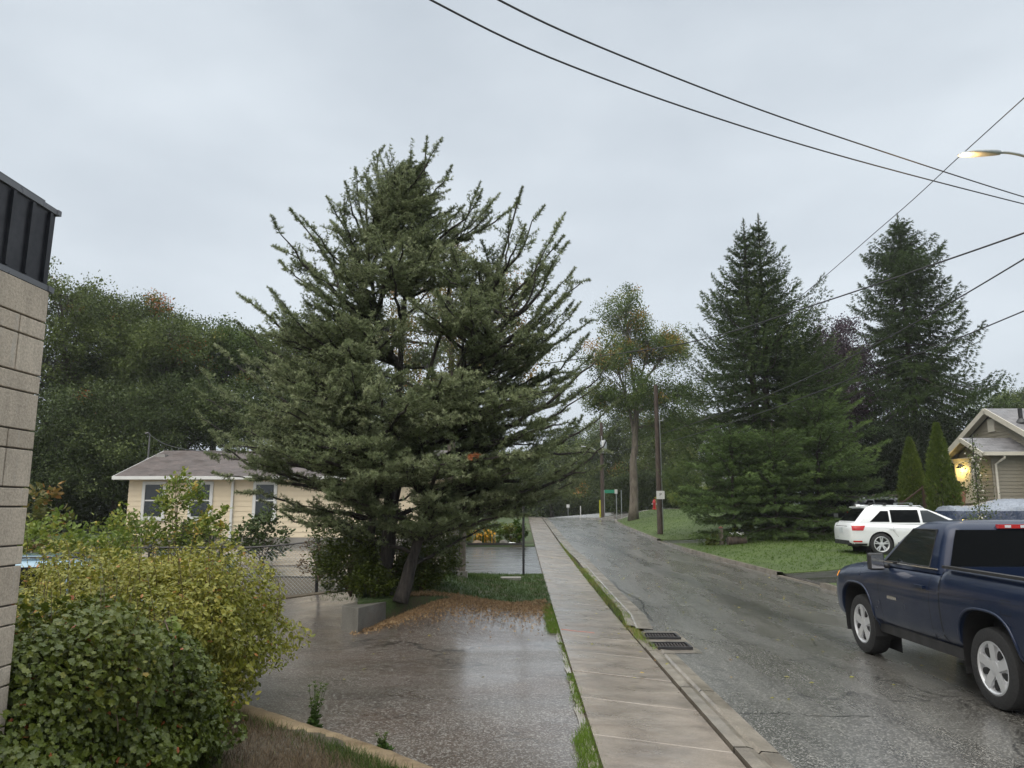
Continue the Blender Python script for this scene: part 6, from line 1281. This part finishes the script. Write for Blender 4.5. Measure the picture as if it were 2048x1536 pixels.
rock(1007, 1083, 32.2, (.2, .15, .16), paint('grey_rock', (.16, .15, .13), .7, .2), 'grey rock in the middle of the far flower bed edge')
rock(1024, 1081, 32.2, (.22, .12, .09), paint('white_rock', (.75, .75, .73), .7, .05), 'flat white rock near the thin black post')
g = MB(); a_, b_ = at(935, 1088, 32.0), at(1046, 1084, 32.0); g.bar((a_.x, 32.0, h(a_.x, 32) + .04), (b_.x, 32.0, h(b_.x, 32) + .04), .15, .16); tag(g.build('timber_edging', paint('black_timber', (.02, .018, .016), .6)), 'black timber edging in front of the far flower bed', 'edging')
# hostas, climbing vine
b = onp(1893, 26.0); T = thing('hosta_plant', 'bright lime hosta clump beside the taller columnar cedar', 'plant', b); f = MB(); n = 170; P = np.array(b) + np.c_[rng.normal(0, .27, n), rng.normal(0, .2, n), rng.uniform(.3, .62, n)]; f.scatter(LEAF, LEAFF, P, unit(P - np.array(b) - [0, 0, .25]), unit(rdir(n) * .5 + [0, 0, 1]), rng.uniform(.16, .26, n), rng.uniform(.2, 1, n)); f.build('foliage', M_hosta, T)
w_ = MB(); [w_.tube([b, np.array(b) + [rng.normal(0, .2), rng.normal(0, .2), .4]], .008, 4) for _ in range(8)]; w_.build('stem', M_hosta, T)
def trellis():
    Y = 25.0; b = onp(1958, Y); zt = at(1958, 868, Y).z; T = thing('climbing_plant', 'dark climber with pale blossoms on a thin pole in front of the porch', 'plant', b); st = MB(); st.tube([b, (b[0], Y, zt)], .014, 6); st.build('pole', M_black, T)
    n = 1500; u = rng.beta(1.1, 1.6, n); P = np.array([b[0], Y, b[2]]) + np.c_[rng.normal(0, 1, n) * (.07 + .26 * (1 - u)), rng.normal(0, .14, n), .1 + u * (zt - b[2] - .1)]; f = MB(); f.scatter(LEAF, LEAFF, P, rdir(n), unit(rdir(n) + [0, 0, 1]), rng.uniform(.04, .10, n), rng.uniform(0, .6, n)); f.build('foliage', M_dec, T)
    n = 130; u = rng.uniform(.25, .85, n); P = np.array([b[0], Y - .1, b[2]]) + np.c_[rng.normal(0, .10, n), rng.normal(0, .08, n), .1 + u * (zt - b[2] - .1)]; f = MB(); f.scatter(QL, QLF, P, rdir(n), rdir(n), rng.uniform(.05, .09, n), .5); f.build('blossom', paint('pale_blossom', (.55, .52, .45), .6), T)
trellis()
shrub('shrub', 'dark bushy shrub at the foot of the climber, behind the pickup roof', onp(1956, 24.3), (.5, .45, .5), M_dec, 2200, .07)
shrub('shrub', 'small twiggy rose bush in front of the covered trailer', onp(2020, 22.5), (.35, .3, .55), M_hedge, 500, .07)
# tarped trailer
def tarp():
    Y = 25.4; a = at(1925, 1030, Y); b = at(2120, 1030, Y); T = thing('covered_trailer', 'boat trailer under a silver and navy tarpaulin beside the grey house', 'trailer', (a.x + 1.5, Y, h(a.x, Y))); z0 = h(a.x, Y); V = []
    for i, x in enumerate(np.linspace(a.x, b.x + .5, 40)):
        t = i / 39; zt = at(1930 + 0, 1012, Y).z + (.24 * S((t - .22) / .35)); row = []
        for j, q in enumerate(np.linspace(-1, 1, 17)): row.append((x, Y + 1.0 + q * (.95 + .02 * math.sin(i * 1.7 + j)), (zt - .5 * abs(q) ** 3 if abs(q) < .99 else z0 + .2) + .015 * math.sin(i * 1.1 + j * 2.3)))
        V.append(row)
    V = np.array(V); mb = MB(); ca = V[0].copy(); ca[:, 2] = z0 + .15; mb.grid(np.concatenate([ca[None], V])); m = new_mat('tarpaulin', .35); t = NT(m); c = t.n('ShaderNodeTexCoord'); sx = t.n('ShaderNodeSeparateXYZ'); t.l(c.outputs['Object'], sx.inputs[0])
    hz = t.math('GREATER_THAN', sx.outputs['Z'], float(at(1990, 1022, Y).z - z0)); t.set(Base_Color=t.mix(hz, (.018, .03, .065), (.24, .27, .33)), Normal=t.bump(t.noise(c.outputs['Object'], 4, 4, .6, 1.5), 1.0, .08)); mb.build('tarpaulin', m, T, smooth=True)
    g = MB(); g.bar((a.x - .8, Y + 1, z0 + .45), (b.x, Y + 1, z0 + .45), .1, .08); g.build('drawbar', M_galv, T)
    for s in (0.2, 1.8): wheel(T, 1.0, s - 0, .3, .18, -1 if s < 1 else 1, .17, 5, 0)
tarp()
# lattice fence behind
def lattice():
    Y = 37; a = at(1745, 1000, Y); b = at(1880, 1000, Y); T = thing('lattice_fence', 'grey fence with lattice top behind the charcoal car', 'fence', (a.x, Y, h(a.x, Y))); z0 = h(a.x, Y); zt = at(1760, 990, Y).z; g = MB(); g.box(((a.x + b.x) / 2, Y, (z0 + zt - .35) / 2), (b.x - a.x, .04, zt - .35 - z0)); g.build('board_panel', M_wood, T); g = MB()
    x = a.x
    while x < b.x: g.box((x, Y, zt - .17), (.03, .02, .33)); x += .14
    g.box(((a.x + b.x) / 2, Y, zt), (b.x - a.x, .06, .05)); [g.box(((a.x + b.x) / 2, Y + .02, zt - k), (b.x - a.x, .02, .03)) for k in (.11, .22)]; g.build('lattice', M_wood, T)
lattice()
# dark cedar hedge closing the top of the lawn
def top_hedge():
    a = at(1228, 1010, 70); b = at(1440, 1010, 66); n = 9000; t = rng.uniform(0, 1, n); d = rdir(n); x = a.x + (b.x - a.x) * t; y = 70 + (66 - 70) * t; z0 = H(x, y); zt = 3.0; P = np.c_[x + d[:, 0] * .4, y + d[:, 1] * .8, z0 + rng.uniform(0, 1, n) ** .8 * zt + d[:, 2] * .2]; f = MB(); put(f, CL, P, d, rng.uniform(.3, .5, n), rng.uniform(0, .6, n)); T = thing('hedge', 'long very dark hedge behind the hydrant at the top of the lawn', 'hedge', (a.x, 70, h(a.x, 70))); f.build('foliage', M_decd, T)
    w = MB(); [w.tube([(x_, y_, h(x_, y_) - .1), (x_, y_, h(x_, y_) + 2.2)], .06, 5) for x_, y_ in zip(np.linspace(a.x, b.x, 12), np.linspace(70, 66, 12))]; w.build('stem', M_barkd, T)
top_hedge()

# ============================================================ STREET FURNITURE
def chain_fence():
    Y = 18.0; xs_ = [at(q, 1100, Y).x for q in (120, 300, 442, 636)]; xs_.append(at(720, 1100, Y).x); T = thing('chain_link_fence', 'black chain link fence between the lot and the cream house', 'fence', (xs_[3], Y, h(xs_[3], Y))); ht = 1.16
    mb_ = [MB() for _ in xs_]
    for x, m in zip(xs_, mb_): m.tube([(x, Y, h(x, Y) - .1), (x, Y, h(x, Y) + ht + .03)], .038, 8); m.lathe([(.045, 0), (.03, .04), (.001, .05)], (x, Y, h(x, Y) + ht + .03), n=8); m.build('post', M_black, T)
    m = MB(); m.tube([(x, Y, h(x, Y) + ht) for x in np.linspace(xs_[0], xs_[-1], 30)], .022, 6); m.build('top_rail', M_black, T); m = MB(); m.tube([(x, Y, h(x, Y) + ht * .5) for x in np.linspace(xs_[3], xs_[-1], 8)], .02, 6); m.build('mid_rail', M_black, T)
    m = MB(); p = .085; x = xs_[0] - ht
    while x < xs_[-1]:
        for s in (1, -1):
            x0, x1 = (x, x + ht); z0, z1 = (0, ht) if s > 0 else (ht, 0)
            lo = max(x0, xs_[0]); hi = min(x1, xs_[-1])
            if hi > lo: f = lambda q: z0 + (z1 - z0) * (q - x0) / ht; m.tube([(lo, Y, h(lo, Y) + f(lo)), (hi, Y, h(hi, Y) + f(hi))], .0035, 3, cap=False)
        x += p
    m.build('chain_mesh', M_galv, T)
chain_fence()
# dark notice board on a pale post, thin black sign post
p = at(925, 1157, 17.3); z0 = float(mound(p.x, 17.3)); T = thing('notice_board', 'dark board on a pale grey square post, seen edge-on right of the juniper shrubs', 'sign', (p.x, 17.3, z0)); zt = at(925, 1035, 17.3).z
g = MB(); g.box((p.x, 17.3, (z0 + zt) / 2 - .1), (.13, .13, zt - z0 + .3)); g.build('post', M_wood, T); g = MB(); g.box((p.x, 17.3, z0 + .06), (.22, .22, .16)); g.build('footing', M_conc, T)
g = MB(); g.bar((p.x - .07, 17.3 + .08, (z0 + zt) / 2), (p.x - .40, 18.6, (z0 + zt) / 2), .06, zt - z0 - .05); g.build('board', M_black, T); g = MB(); g.box((p.x - .42, 18.7, (z0 + zt) / 2 - .1), (.13, .13, zt - z0 + .3)); g.build('post', M_wood, T)
p = at(1047, 1143, 20.6); z0 = h(p.x, 20.6); T = thing('sign_post', 'thin black steel post beside the pavement, its top lost in the juniper', 'post', (p.x, 20.6, z0)); g = MB(); g.tube([(p.x, 20.6, z0 - .1), (p.x, 20.6, z0 + 2.6)], .032, 8); g.build('pole', M_black, T); g = MB(); g.box((p.x, 20.56, z0 + 2.35), (.3, .012, .45)); g.build('sign_plate', M_galv, T)
g = MB(); q = at(1022, 1150, 19.6); g.box((q.x, 19.4, float(mound(q.x, 19.4)) + .03), (.5, .34, .07)); tag(g.build('concrete_slab', M_conc), 'small concrete slab set in the grass near the thin black post', 'slab')
# drain grates
def drain(y, label):
    x0 = 1.865; z = h(2.2, y) - .07; T = thing('drain_grate', label, 'drain', (x0 + .32, y, z), 'storm drain grates in the gutter'); W, D = .55, .40
    g = MB(); [g.box((x0 + W / 2, y + s * D / 2, z + .004), (W, .035, .05)) for s in (-1, 1)]; [g.box((x0 + W / 2 + s * (W / 2 - .017), y, z + .004), (.035, D - .036, .05)) for s in (-1, 1)]; g.build('frame', M_plast, T)
    g = MB(); [g.bar((x0 + .03 + i * .044, y - D / 2 + .02, z + .002), (x0 + .05 + i * .044, y + D / 2 - .02, z + .002), .02, .03) for i in range(12)]; g.build('grille', paint('cast_iron', (.055, .045, .042), .45, .3, 9, metal=.4), T)
    g = MB(); g.box((x0 + W / 2, y, z - .012), (W - .04, D - .04, .008)); g.build('pit', M_rimd, T)
drain(11.35, 'nearer of the two iron drain grates in the gutter'); drain(12.15, 'farther of the two iron drain grates in the gutter')
g = MB(); g.box((2.14, 11.75, h(2.3, 11.75) - .095), (.56, .34, .05)); struct(g.build('drain_surround', M_kerb))
ribbon('drain_apron', np.arange(10.9, 12.8, .2), 1.86, 2.50, M_kerb, -.0835 + .004, 4, skirt=0)
# orange survey mark on the pavement
V = [[(x, 12.02 - .22 * (x - 1.15) + w * .013 + .01 * math.sin(x * 20), h(x, 12) + .041 - .075 * (x - .6) / 1.1) for w in (-1, 1)] for x in np.linspace(.62, 1.12, 12)]
m = MB(); m.grid(np.array(V)[:, ::-1]); struct(m.build('survey_mark', paint('orange_marking', (.75, .13, .06), .5)), 'orange spray line across the pavement joint')
# utility poles
def upole(px, pyb, Y, zt, r, label, extras):
    p = at(px, pyb, Y); z0 = h(p.x, Y); T = thing('utility_pole', label, 'utility pole', (p.x, Y, z0)); g = MB(); g.tube([(p.x, Y, z0 - .2), (p.x, Y, z0 + .3), (p.x, Y, zt)], [r * 1.06, r, r * .72], 14); g.build('pole', M_pole, T, smooth=True, sharp=40); extras(T, p.x, Y, z0); return Vector((p.x, Y, zt))
def ex1(T, x, Y, z0):
    g = MB(); g.tube([(x + .17, Y - .03, z0 + .2), (x + .15, Y - .03, z0 + 6.2)], .02, 6); g.build('conduit', M_galv, T)
    c = at(1321, 990, Y - .2); s = .20; g = MB(); g.box((c.x, Y - .20, c.z), (.42, .012, .42)); sg = g.build('parking_sign', M_white, T); th = np.linspace(0, 2 * math.pi, 33); y_ = Y - .21
    V = np.array([[(c.x + r_ * math.cos(a), y_, c.z + .02 + r_ * math.sin(a)) for r_ in (.105, .145)] for a in th]); g = MB(); g.grid(V); g.bar((c.x - .085, y_, c.z + .105), (c.x + .085, y_, c.z - .065), .028, .004, up=(0, 1, 0)); g.build('red_ring', paint('sign_red', (.32, .04, .04), .5), sg)
    cu = bpy.data.curves.new('letter', 'FONT'); cu.body = 'P'; cu.size = .24; cu.align_x = 'CENTER'; cu.extrude = .001; ob = bpy.data.objects.new('letter', cu); me = bpy.data.meshes.new_from_object(ob); bpy.data.objects.remove(ob); lo = bpy.data.objects.new('letter', me); col.objects.link(lo); me.materials.append(M_black); lo.parent = sg; lo.location = (c.x, y_ + .002, c.z - .06); lo.rotation_euler = (R(90), 0, 0); lo.location = lo.location - T.location
    g = MB(); g.tube([(x, Y, z0 + 5.9), (x + .35, Y, z0 + 5.9)], .03, 6); g.lathe([(.05, 0), (.05, .12), (.001, .13)], (x + .32, Y, z0 + 5.9), n=10); g.build('cable_bracket', M_galv, T)
PT1 = upole(1320, 1055, 40.0, at(1318, 770, 40).z, .145, 'brown wooden pole with a no parking sign on the lawn by the road', ex1)
def ex2(T, x, Y, z0):
    c = at(1207, 894, Y - .4); g = MB(); g.lathe([(.001, -.55), (.26, -.53), (.28, .45), (.20, .55), (.001, .56)], (c.x, Y - .42, c.z), n=18); [g.tube([(c.x + q, Y - .42, c.z + .5), (c.x + q, Y - .42, c.z + .95)], .04, 6) for q in (-.15, .1)]; g.build('transformer', M_galv, T, smooth=True, sharp=40)
    a = at(1190, 900, Y); b = at(1162, 893, Y); q = at(1203, 912, Y); g = MB(); g.tube([q, a, at(1180, 894, Y), b], .05, 8); arm = g.build('lamp_arm', M_galv, T); g = MB(); g.box((b.x - .25, Y, b.z), (.8, .25, .14)); g.build('lamp_head', M_galv, arm)
PT2 = upole(1206, 1030, 66, at(1206, 845, 66).z, .19, 'far dark utility pole with grey transformer and lamp arm', ex2)
def post(name, label, px, Y, z0p, ztp, r, mat, cat='post', extra=None, sec=6):
    p = at(px, 1010, Y); z0 = h(p.x, Y) - .05; zt = at(px, ztp, Y).z; T = thing(name, label, cat, (p.x, Y, z0)); g = MB(); g.tube([(p.x, Y, z0), (p.x, Y, zt)], r, sec); g.build('pole', mat, T)
    if extra: extra(T, p.x, Y, zt)
M_yelp = paint('yellow_plastic', (.42, .42, .03), .5); M_green = paint('sign_green', (.02, .24, .14), .4); M_rsign = paint('hydrant_red', (.50, .015, .02), .35, .1)
post('marker_post', 'yellow marker post left of the far utility pole', 1200, 63.5, 1028, 1000, .07, M_yelp)
def ex3(T, x, Y, zt): g = MB(); g.box((x + .52, Y, zt - .12), (1.0, .03, .26)); pl = g.build('street_name_plate', M_green, T); g = MB(); [g.box((x + .2 + i * .085, Y - .02, zt - .12), (.055, .006, .10 + .03 * (i % 3 == 0))) for i in range(8)]; g.build('lettering', M_white, pl)
post('street_sign', 'small green street name sign beside the far utility pole', 1209, 63.0, 1030, 980, .03, M_galv, 'sign', ex3)
def ex4(T, x, Y, zt): g = MB(); g.box((x - .02, Y - .04, zt - .12), (.22, .012, .34)); g.build('sign_plate', M_white, T)
post('sign_post', 'grey post with a small white plate left of the maple trunk', 1233, 60.0, 1028, 980, .035, M_galv, 'sign', ex4)
post('sign_post', 'bare grey steel post nearest the maple trunk on its left', 1243, 60.0, 1028, 980, .035, M_galv)
def ex5(T, x, Y, zt): g = MB(); g.bar((x - .12, Y, zt - .1), (x + .12, Y, zt - .1), .04, .04); g.build('crosspiece', M_yelp, T)
post('hydrant_marker', 'thin yellow marker rod behind the red hydrant', 1312, 62.5, 1024, 993, .03, paint('ochre', (.30, .24, .06), .6), 'post', ex5)
post('marker_post', 'short white topped stake beside the far road crest', 1161, 66, 1030, 1012, .045, M_white)
def ex6(T, x, Y, zt): g = MB(); g.box((x, Y - .03, zt - .1), (.3, .012, .3)); g.build('sign_plate', M_white, T)
post('sign_post', 'distant thin sign post beyond the crest below a red patch of leaves', 1136, 76, 1030, 1010, .035, M_galv, 'sign', ex6)
def hydrant():
    Y = 60.5; p = at(1309, 1020, Y); z = h(p.x, Y); T = thing('fire_hydrant', 'red fire hydrant at the top of the lawn', 'hydrant', (p.x, Y, z)); g = MB(); g.lathe([(.001, 0), (.17, 0), (.17, .06), (.11, .08), (.11, .50), (.15, .52), (.15, .56), (.12, .58), (.10, .68), (.05, .74), (.03, .80), (.001, .80)], (p.x, Y, z), n=18); g.build('barrel', M_rsign, T, smooth=True, sharp=40)
    for s in (-1, 1): g = MB(); g.lathe([(.001, 0), (.07, 0), (.07, .10), (.001, .1)], (0, 0, 0), 'x', 12); g.v = [v * [s, 1, 1] + [p.x + s * .10, Y, z + .42] for v in g.v]; g.build('nozzle_cap', paint('cap_grey', (.4, .38, .38), .4), T)
    g = MB(); g.lathe([(.001, 0), (.09, 0), (.09, .1), (.001, .1)], (p.x, Y - .1, z + .38), 'y', 12); g.build('front_nozzle', M_rsign, T)
hydrant()
# wooden bollard and planter log
p = at(1442, 1073, 32.0); z = h(p.x, 32); T = thing('wooden_post', 'short square wooden post on the lawn beside the planter log', 'post', (p.x, 32, z)); g = MB(); g.box((p.x, 32, z + .32), (.15, .15, .72)); o = g.build('post', M_wood, T); g = MB(); g.add([(p.x - .09, 31.91, z + .68), (p.x + .09, 31.91, z + .68), (p.x + .09, 32.09, z + .68), (p.x - .09, 32.09, z + .68), (p.x, 32, z + .76)], [(0, 1, 4), (1, 2, 4), (2, 3, 4), (3, 0, 4), (3, 2, 1, 0)]); g.build('cap', paint('red_brown_cap', (.16, .06, .04), .6), T)
def log_planter():
    Y = 31.6; a = at(1455, 1068, Y); b = at(1492, 1068, Y); z = h(a.x, Y); T = thing('planter_log', 'hollow log planter with white flowers beside the short wooden post', 'planter', (a.x, Y, z)); g = MB(); g.tube([(a.x, Y, z + .16), ((a.x + b.x) / 2, Y + .03, z + .17), (b.x, Y, z + .16)], [.17, .19, .18], 12); g.build('log', M_pole, T, smooth=True, sharp=40)
    n = 160; P = np.c_[rng.uniform(a.x + .1, b.x - .15, n), rng.normal(Y, .09, n), rng.uniform(z + .34, z + .46, n)]; f = MB(); f.scatter(QL, QLF, P, rdir(n), unit(rdir(n) + [0, 0, 1]), .08, .4); f.build('foliage', M_hedge, T); n = 70; P = P[:n] + [0, -.04, .04]; f = MB(); f.scatter(QL, QLF, P, rdir(n), unit(rdir(n) + [0, -1, 1]), .06, .4); f.build('blossom', M_white, T)
log_planter()
shrub('hosta_plant', 'dark broad leaved hosta clump left of the short wooden post', onp(1428, 32.2), (.38, .3, .24), M_hedge, 260, .2, None, None, 4, 'plant')
shrub('fern_clump', 'light green fern clump behind the planter log', onp(1490, 33.0), (.7, .4, .35), M_elder, 500, .15, None, None, 4, 'plant')
# street lamp, upper right
def lamp():
    Y = 15.5; hd = at(1962, 300, Y); hp = at(1916, 310, Y); e1 = at(2000, 305, Y); e2 = at(2048, 318, Y); polex = at(2190, 600, Y).x; z0 = h(polex, Y); T = thing('street_lamp', 'lit cobra head street lamp on a curved arm at the upper right', 'street lamp', (polex, Y, z0))
    g = MB(); g.tube([(polex, Y, z0 - .2), (polex, Y, e1.z - 1.2)], [.13, .09], 12); g.build('pole', M_pole, T, smooth=True)
    g = MB(); P = bez(np.array(e1), np.array(e1) + [.35, 0, .03], np.array([polex - .3, Y, e1.z - .25]), np.array([polex, Y, e1.z - 1.1]), 16); g.tube(P, .032, 8); g.build('arm', M_galv, T, smooth=True)
    V = []
    L = e1.x - hp.x; xs = np.linspace(0, 1, 14); hw = np.interp(xs, [0, .08, .3, .7, .92, 1], [.02, .10, .15, .11, .07, .05]); hu = np.interp(xs, [0, .08, .5, .9, 1], [.01, .05, .085, .075, .05]); hl = np.interp(xs, [0, .1, .5, .9, 1], [.01, .02, .05, .06, .05])
    for t, a, u, l in zip(xs, hw, hu, hl): V.append([(hp.x + L * t, Y + a * math.cos(q), hp.z + (e1.z - hp.z) * t + (u if math.sin(q) > 0 else l) * math.sin(q)) for q in np.linspace(0, 2 * math.pi, 17)])
    g = MB(); g.grid(np.array(V)); hdo = g.build('lamp_head', M_galv, T, smooth=True)
    g = MB(); g.lathe([(.04, 0), (.045, .08), (.001, .09)], (hd.x - .02, Y, hd.z + .08), n=12); g.build('photocell', M_black, hdo)
    m = new_mat('lamp_glow', .3, (1, .8, .5)); m.node_tree.nodes['Principled BSDF'].inputs['Emission Color'].default_value = (1, .52, .12, 1); m.node_tree.nodes['Principled BSDF'].inputs['Emission Strength'].default_value = 20
    g = MB(); V = [[(hp.x + .02 + .40 * L * t, Y + .115 * math.sin(math.pi * (.15 + .8 * t)) * math.cos(q), hp.z - .012 + (e1.z - hp.z) * .3 * t + .15 * math.sin(math.pi * (.1 + .85 * t)) * -abs(math.sin(q))) for q in np.linspace(0, math.pi, 11)] for t in np.linspace(0, 1, 10)]
    g.grid(np.array(V)); g.build('lens', m, hdo, smooth=True); Lm = bpy.data.lights.new('street_light', 'POINT'); Lm.energy = 60; Lm.color = (1, .62, .25); Lm.shadow_soft_size = .1; lo = bpy.data.objects.new('street_light', Lm); col.objects.link(lo); lo.location = (hp.x + .15, Y, hp.z - .22)
lamp()
# cables
M_cable = new_mat('cable_sheath', .6, (.022, .022, .026))
def cable(label, pts, r, n=40, mat=None, closed=False, group='overhead cables'):
    P = np.array([tuple(p) for p in pts], float); k = len(P); t = np.linspace(0, k - 1, n); i = np.clip(t.astype(int), 0, k - 2); f = (t - i)[:, None]
    a = P[np.clip(i - 1, 0, None)]; b = P[i]; c = P[i + 1]; d = P[np.clip(i + 2, None, k - 1)]; Q = .5 * (2 * b + (c - a) * f + (2 * a - 5 * b + 4 * c - d) * f * f + (3 * b - a - 3 * c + d) * f ** 3)
    g = MB(); g.tube(Q, r, 6); tag(g.build('overhead_cable', mat or M_cable), label, 'cable', group)
cable('lower of the two long cables crossing the upper sky', [at(700, -95, 7.6), at(862, 0, 8.5), at(1100, 115, 10.2), at(1400, 225, 12.6), at(1700, 317, 15.2), at(2048, 408, 18.5), at(2300, 468, 21)], .014)
cable('upper of the two long cables crossing the upper sky', [at(850, -90, 7.6), at(998, 0, 8.5), at(1200, 94, 10.2), at(1500, 212, 12.8), at(1750, 298, 15.2), at(2048, 394, 18.5), at(2300, 466, 21)], .014)
cable('thin straight cable running up past the lamp head from the pole top', [PT1, at(1540, 637, 30), at(1770, 448, 22), at(1920, 312, 17), at(2048, 196, 14), at(2150, 105, 12)], .011)
cable('thick twisted cable crossing both tall spruces', [at(900, 752, 36), at(1180, 715, 31), at(1400, 680, 27), at(1640, 606, 22), at(1870, 528, 18), at(2048, 466, 15.5), at(2200, 410, 14)], .02)
cable('cable curving across the middle of the dark spruce', [at(1322, 868, 40), at(1430, 832, 33), at(1560, 780, 27), at(1700, 715, 22), at(1870, 623, 17.5), at(2048, 518, 14), at(2200, 425, 12)], .015)
cable('lowest cable, passing just above the grey house gable', [at(1322, 888, 40), at(1410, 862, 33), at(1560, 812, 26), at(1760, 735, 20), at(1900, 683, 17), at(2048, 622, 14.5), at(2200, 560, 13)], .013)
cable('thin cable from the roadside pole to the far transformer pole', [at(1320, 868, 40), at(1275, 892, 50), at(1207, 912, 66)], .012)
cable('service wire from the cream house mast into the juniper', [MAST, at(330, 888, 27), at(380, 900, 24), at(470, 905, 19.5)], .012)

# longitudinal cracks and sealed seams in the road
def G(px, py, off=-.08):
    d = ray(px, py); lo, hi = 3.0, 90.0; prev = None
    for Y in np.linspace(3, 90, 900):
        t = Y / d.y; z = CAMZ + d.z * t; x = d.x * t
        if z <= h(x, Y) + off: return x, Y
    return x, Y
M_crack = new_mat('crack_sealant', .35, (.014, .013, .012))
for pts_, w_ in (([(1118, 1100), (1140, 1128), (1176, 1150), (1228, 1165), (1240, 1180), (1283, 1203), (1292, 1225), (1305, 1245)], .035), ([(1110, 1062), (1160, 1085), (1205, 1112), (1240, 1135)], .02), ([(1180, 1060), (1225, 1085), (1262, 1110)], .02), ([(1172, 1124), (1250, 1122), (1330, 1123)], .03), ([(1290, 1213), (1350, 1216), (1440, 1211)], .02), ([(1480, 1430), (1530, 1428), (1620, 1432), (1760, 1434)], .014)):
    Q = []
    for (a, b), (c_, d_) in zip(pts_[:-1], pts_[1:]):
        for t in np.linspace(0, 1, 9)[:-1]: Q.append(G(a + (c_ - a) * t, b + (d_ - b) * t))
    Q = np.array(Q) + rng.normal(0, .018, (len(Q), 2)); tn = np.gradient(Q, axis=0); tn /= np.linalg.norm(tn, axis=1)[:, None] + 1e-9; nr = np.c_[-tn[:, 1], tn[:, 0]]; ww = w_ * rng.uniform(.4, 1.2, len(Q))[:, None] / 2
    V = np.stack([np.c_[Q - nr * ww, H(*(Q - nr * ww).T) - .081], np.c_[Q + nr * ww, H(*(Q + nr * ww).T) - .081]], 1); m = MB(); m.grid(V); struct(m.build('road_crack', M_crack), 'dark crack line in the wet asphalt')
# thin rain haze in the air
hz = bpy.data.materials.new('haze_air'); hz.use_nodes = True; nt_ = hz.node_tree; nt_.nodes.remove(nt_.nodes['Principled BSDF']); pv = nt_.nodes.new('ShaderNodeVolumePrincipled'); pv.inputs['Color'].default_value = (.9, .93, .96, 1); pv.inputs['Density'].default_value = .00045; pv.inputs['Anisotropy'].default_value = .2
nt_.links.new(pv.outputs[0], nt_.nodes['Material Output'].inputs['Volume']); m = MB(); m.box((0, 300, 11.5), (1500, 1300, 30)); o = m.build('haze', hz); tag(o, 'thin grey rain haze filling the air over the street', 'haze', kind='stuff')
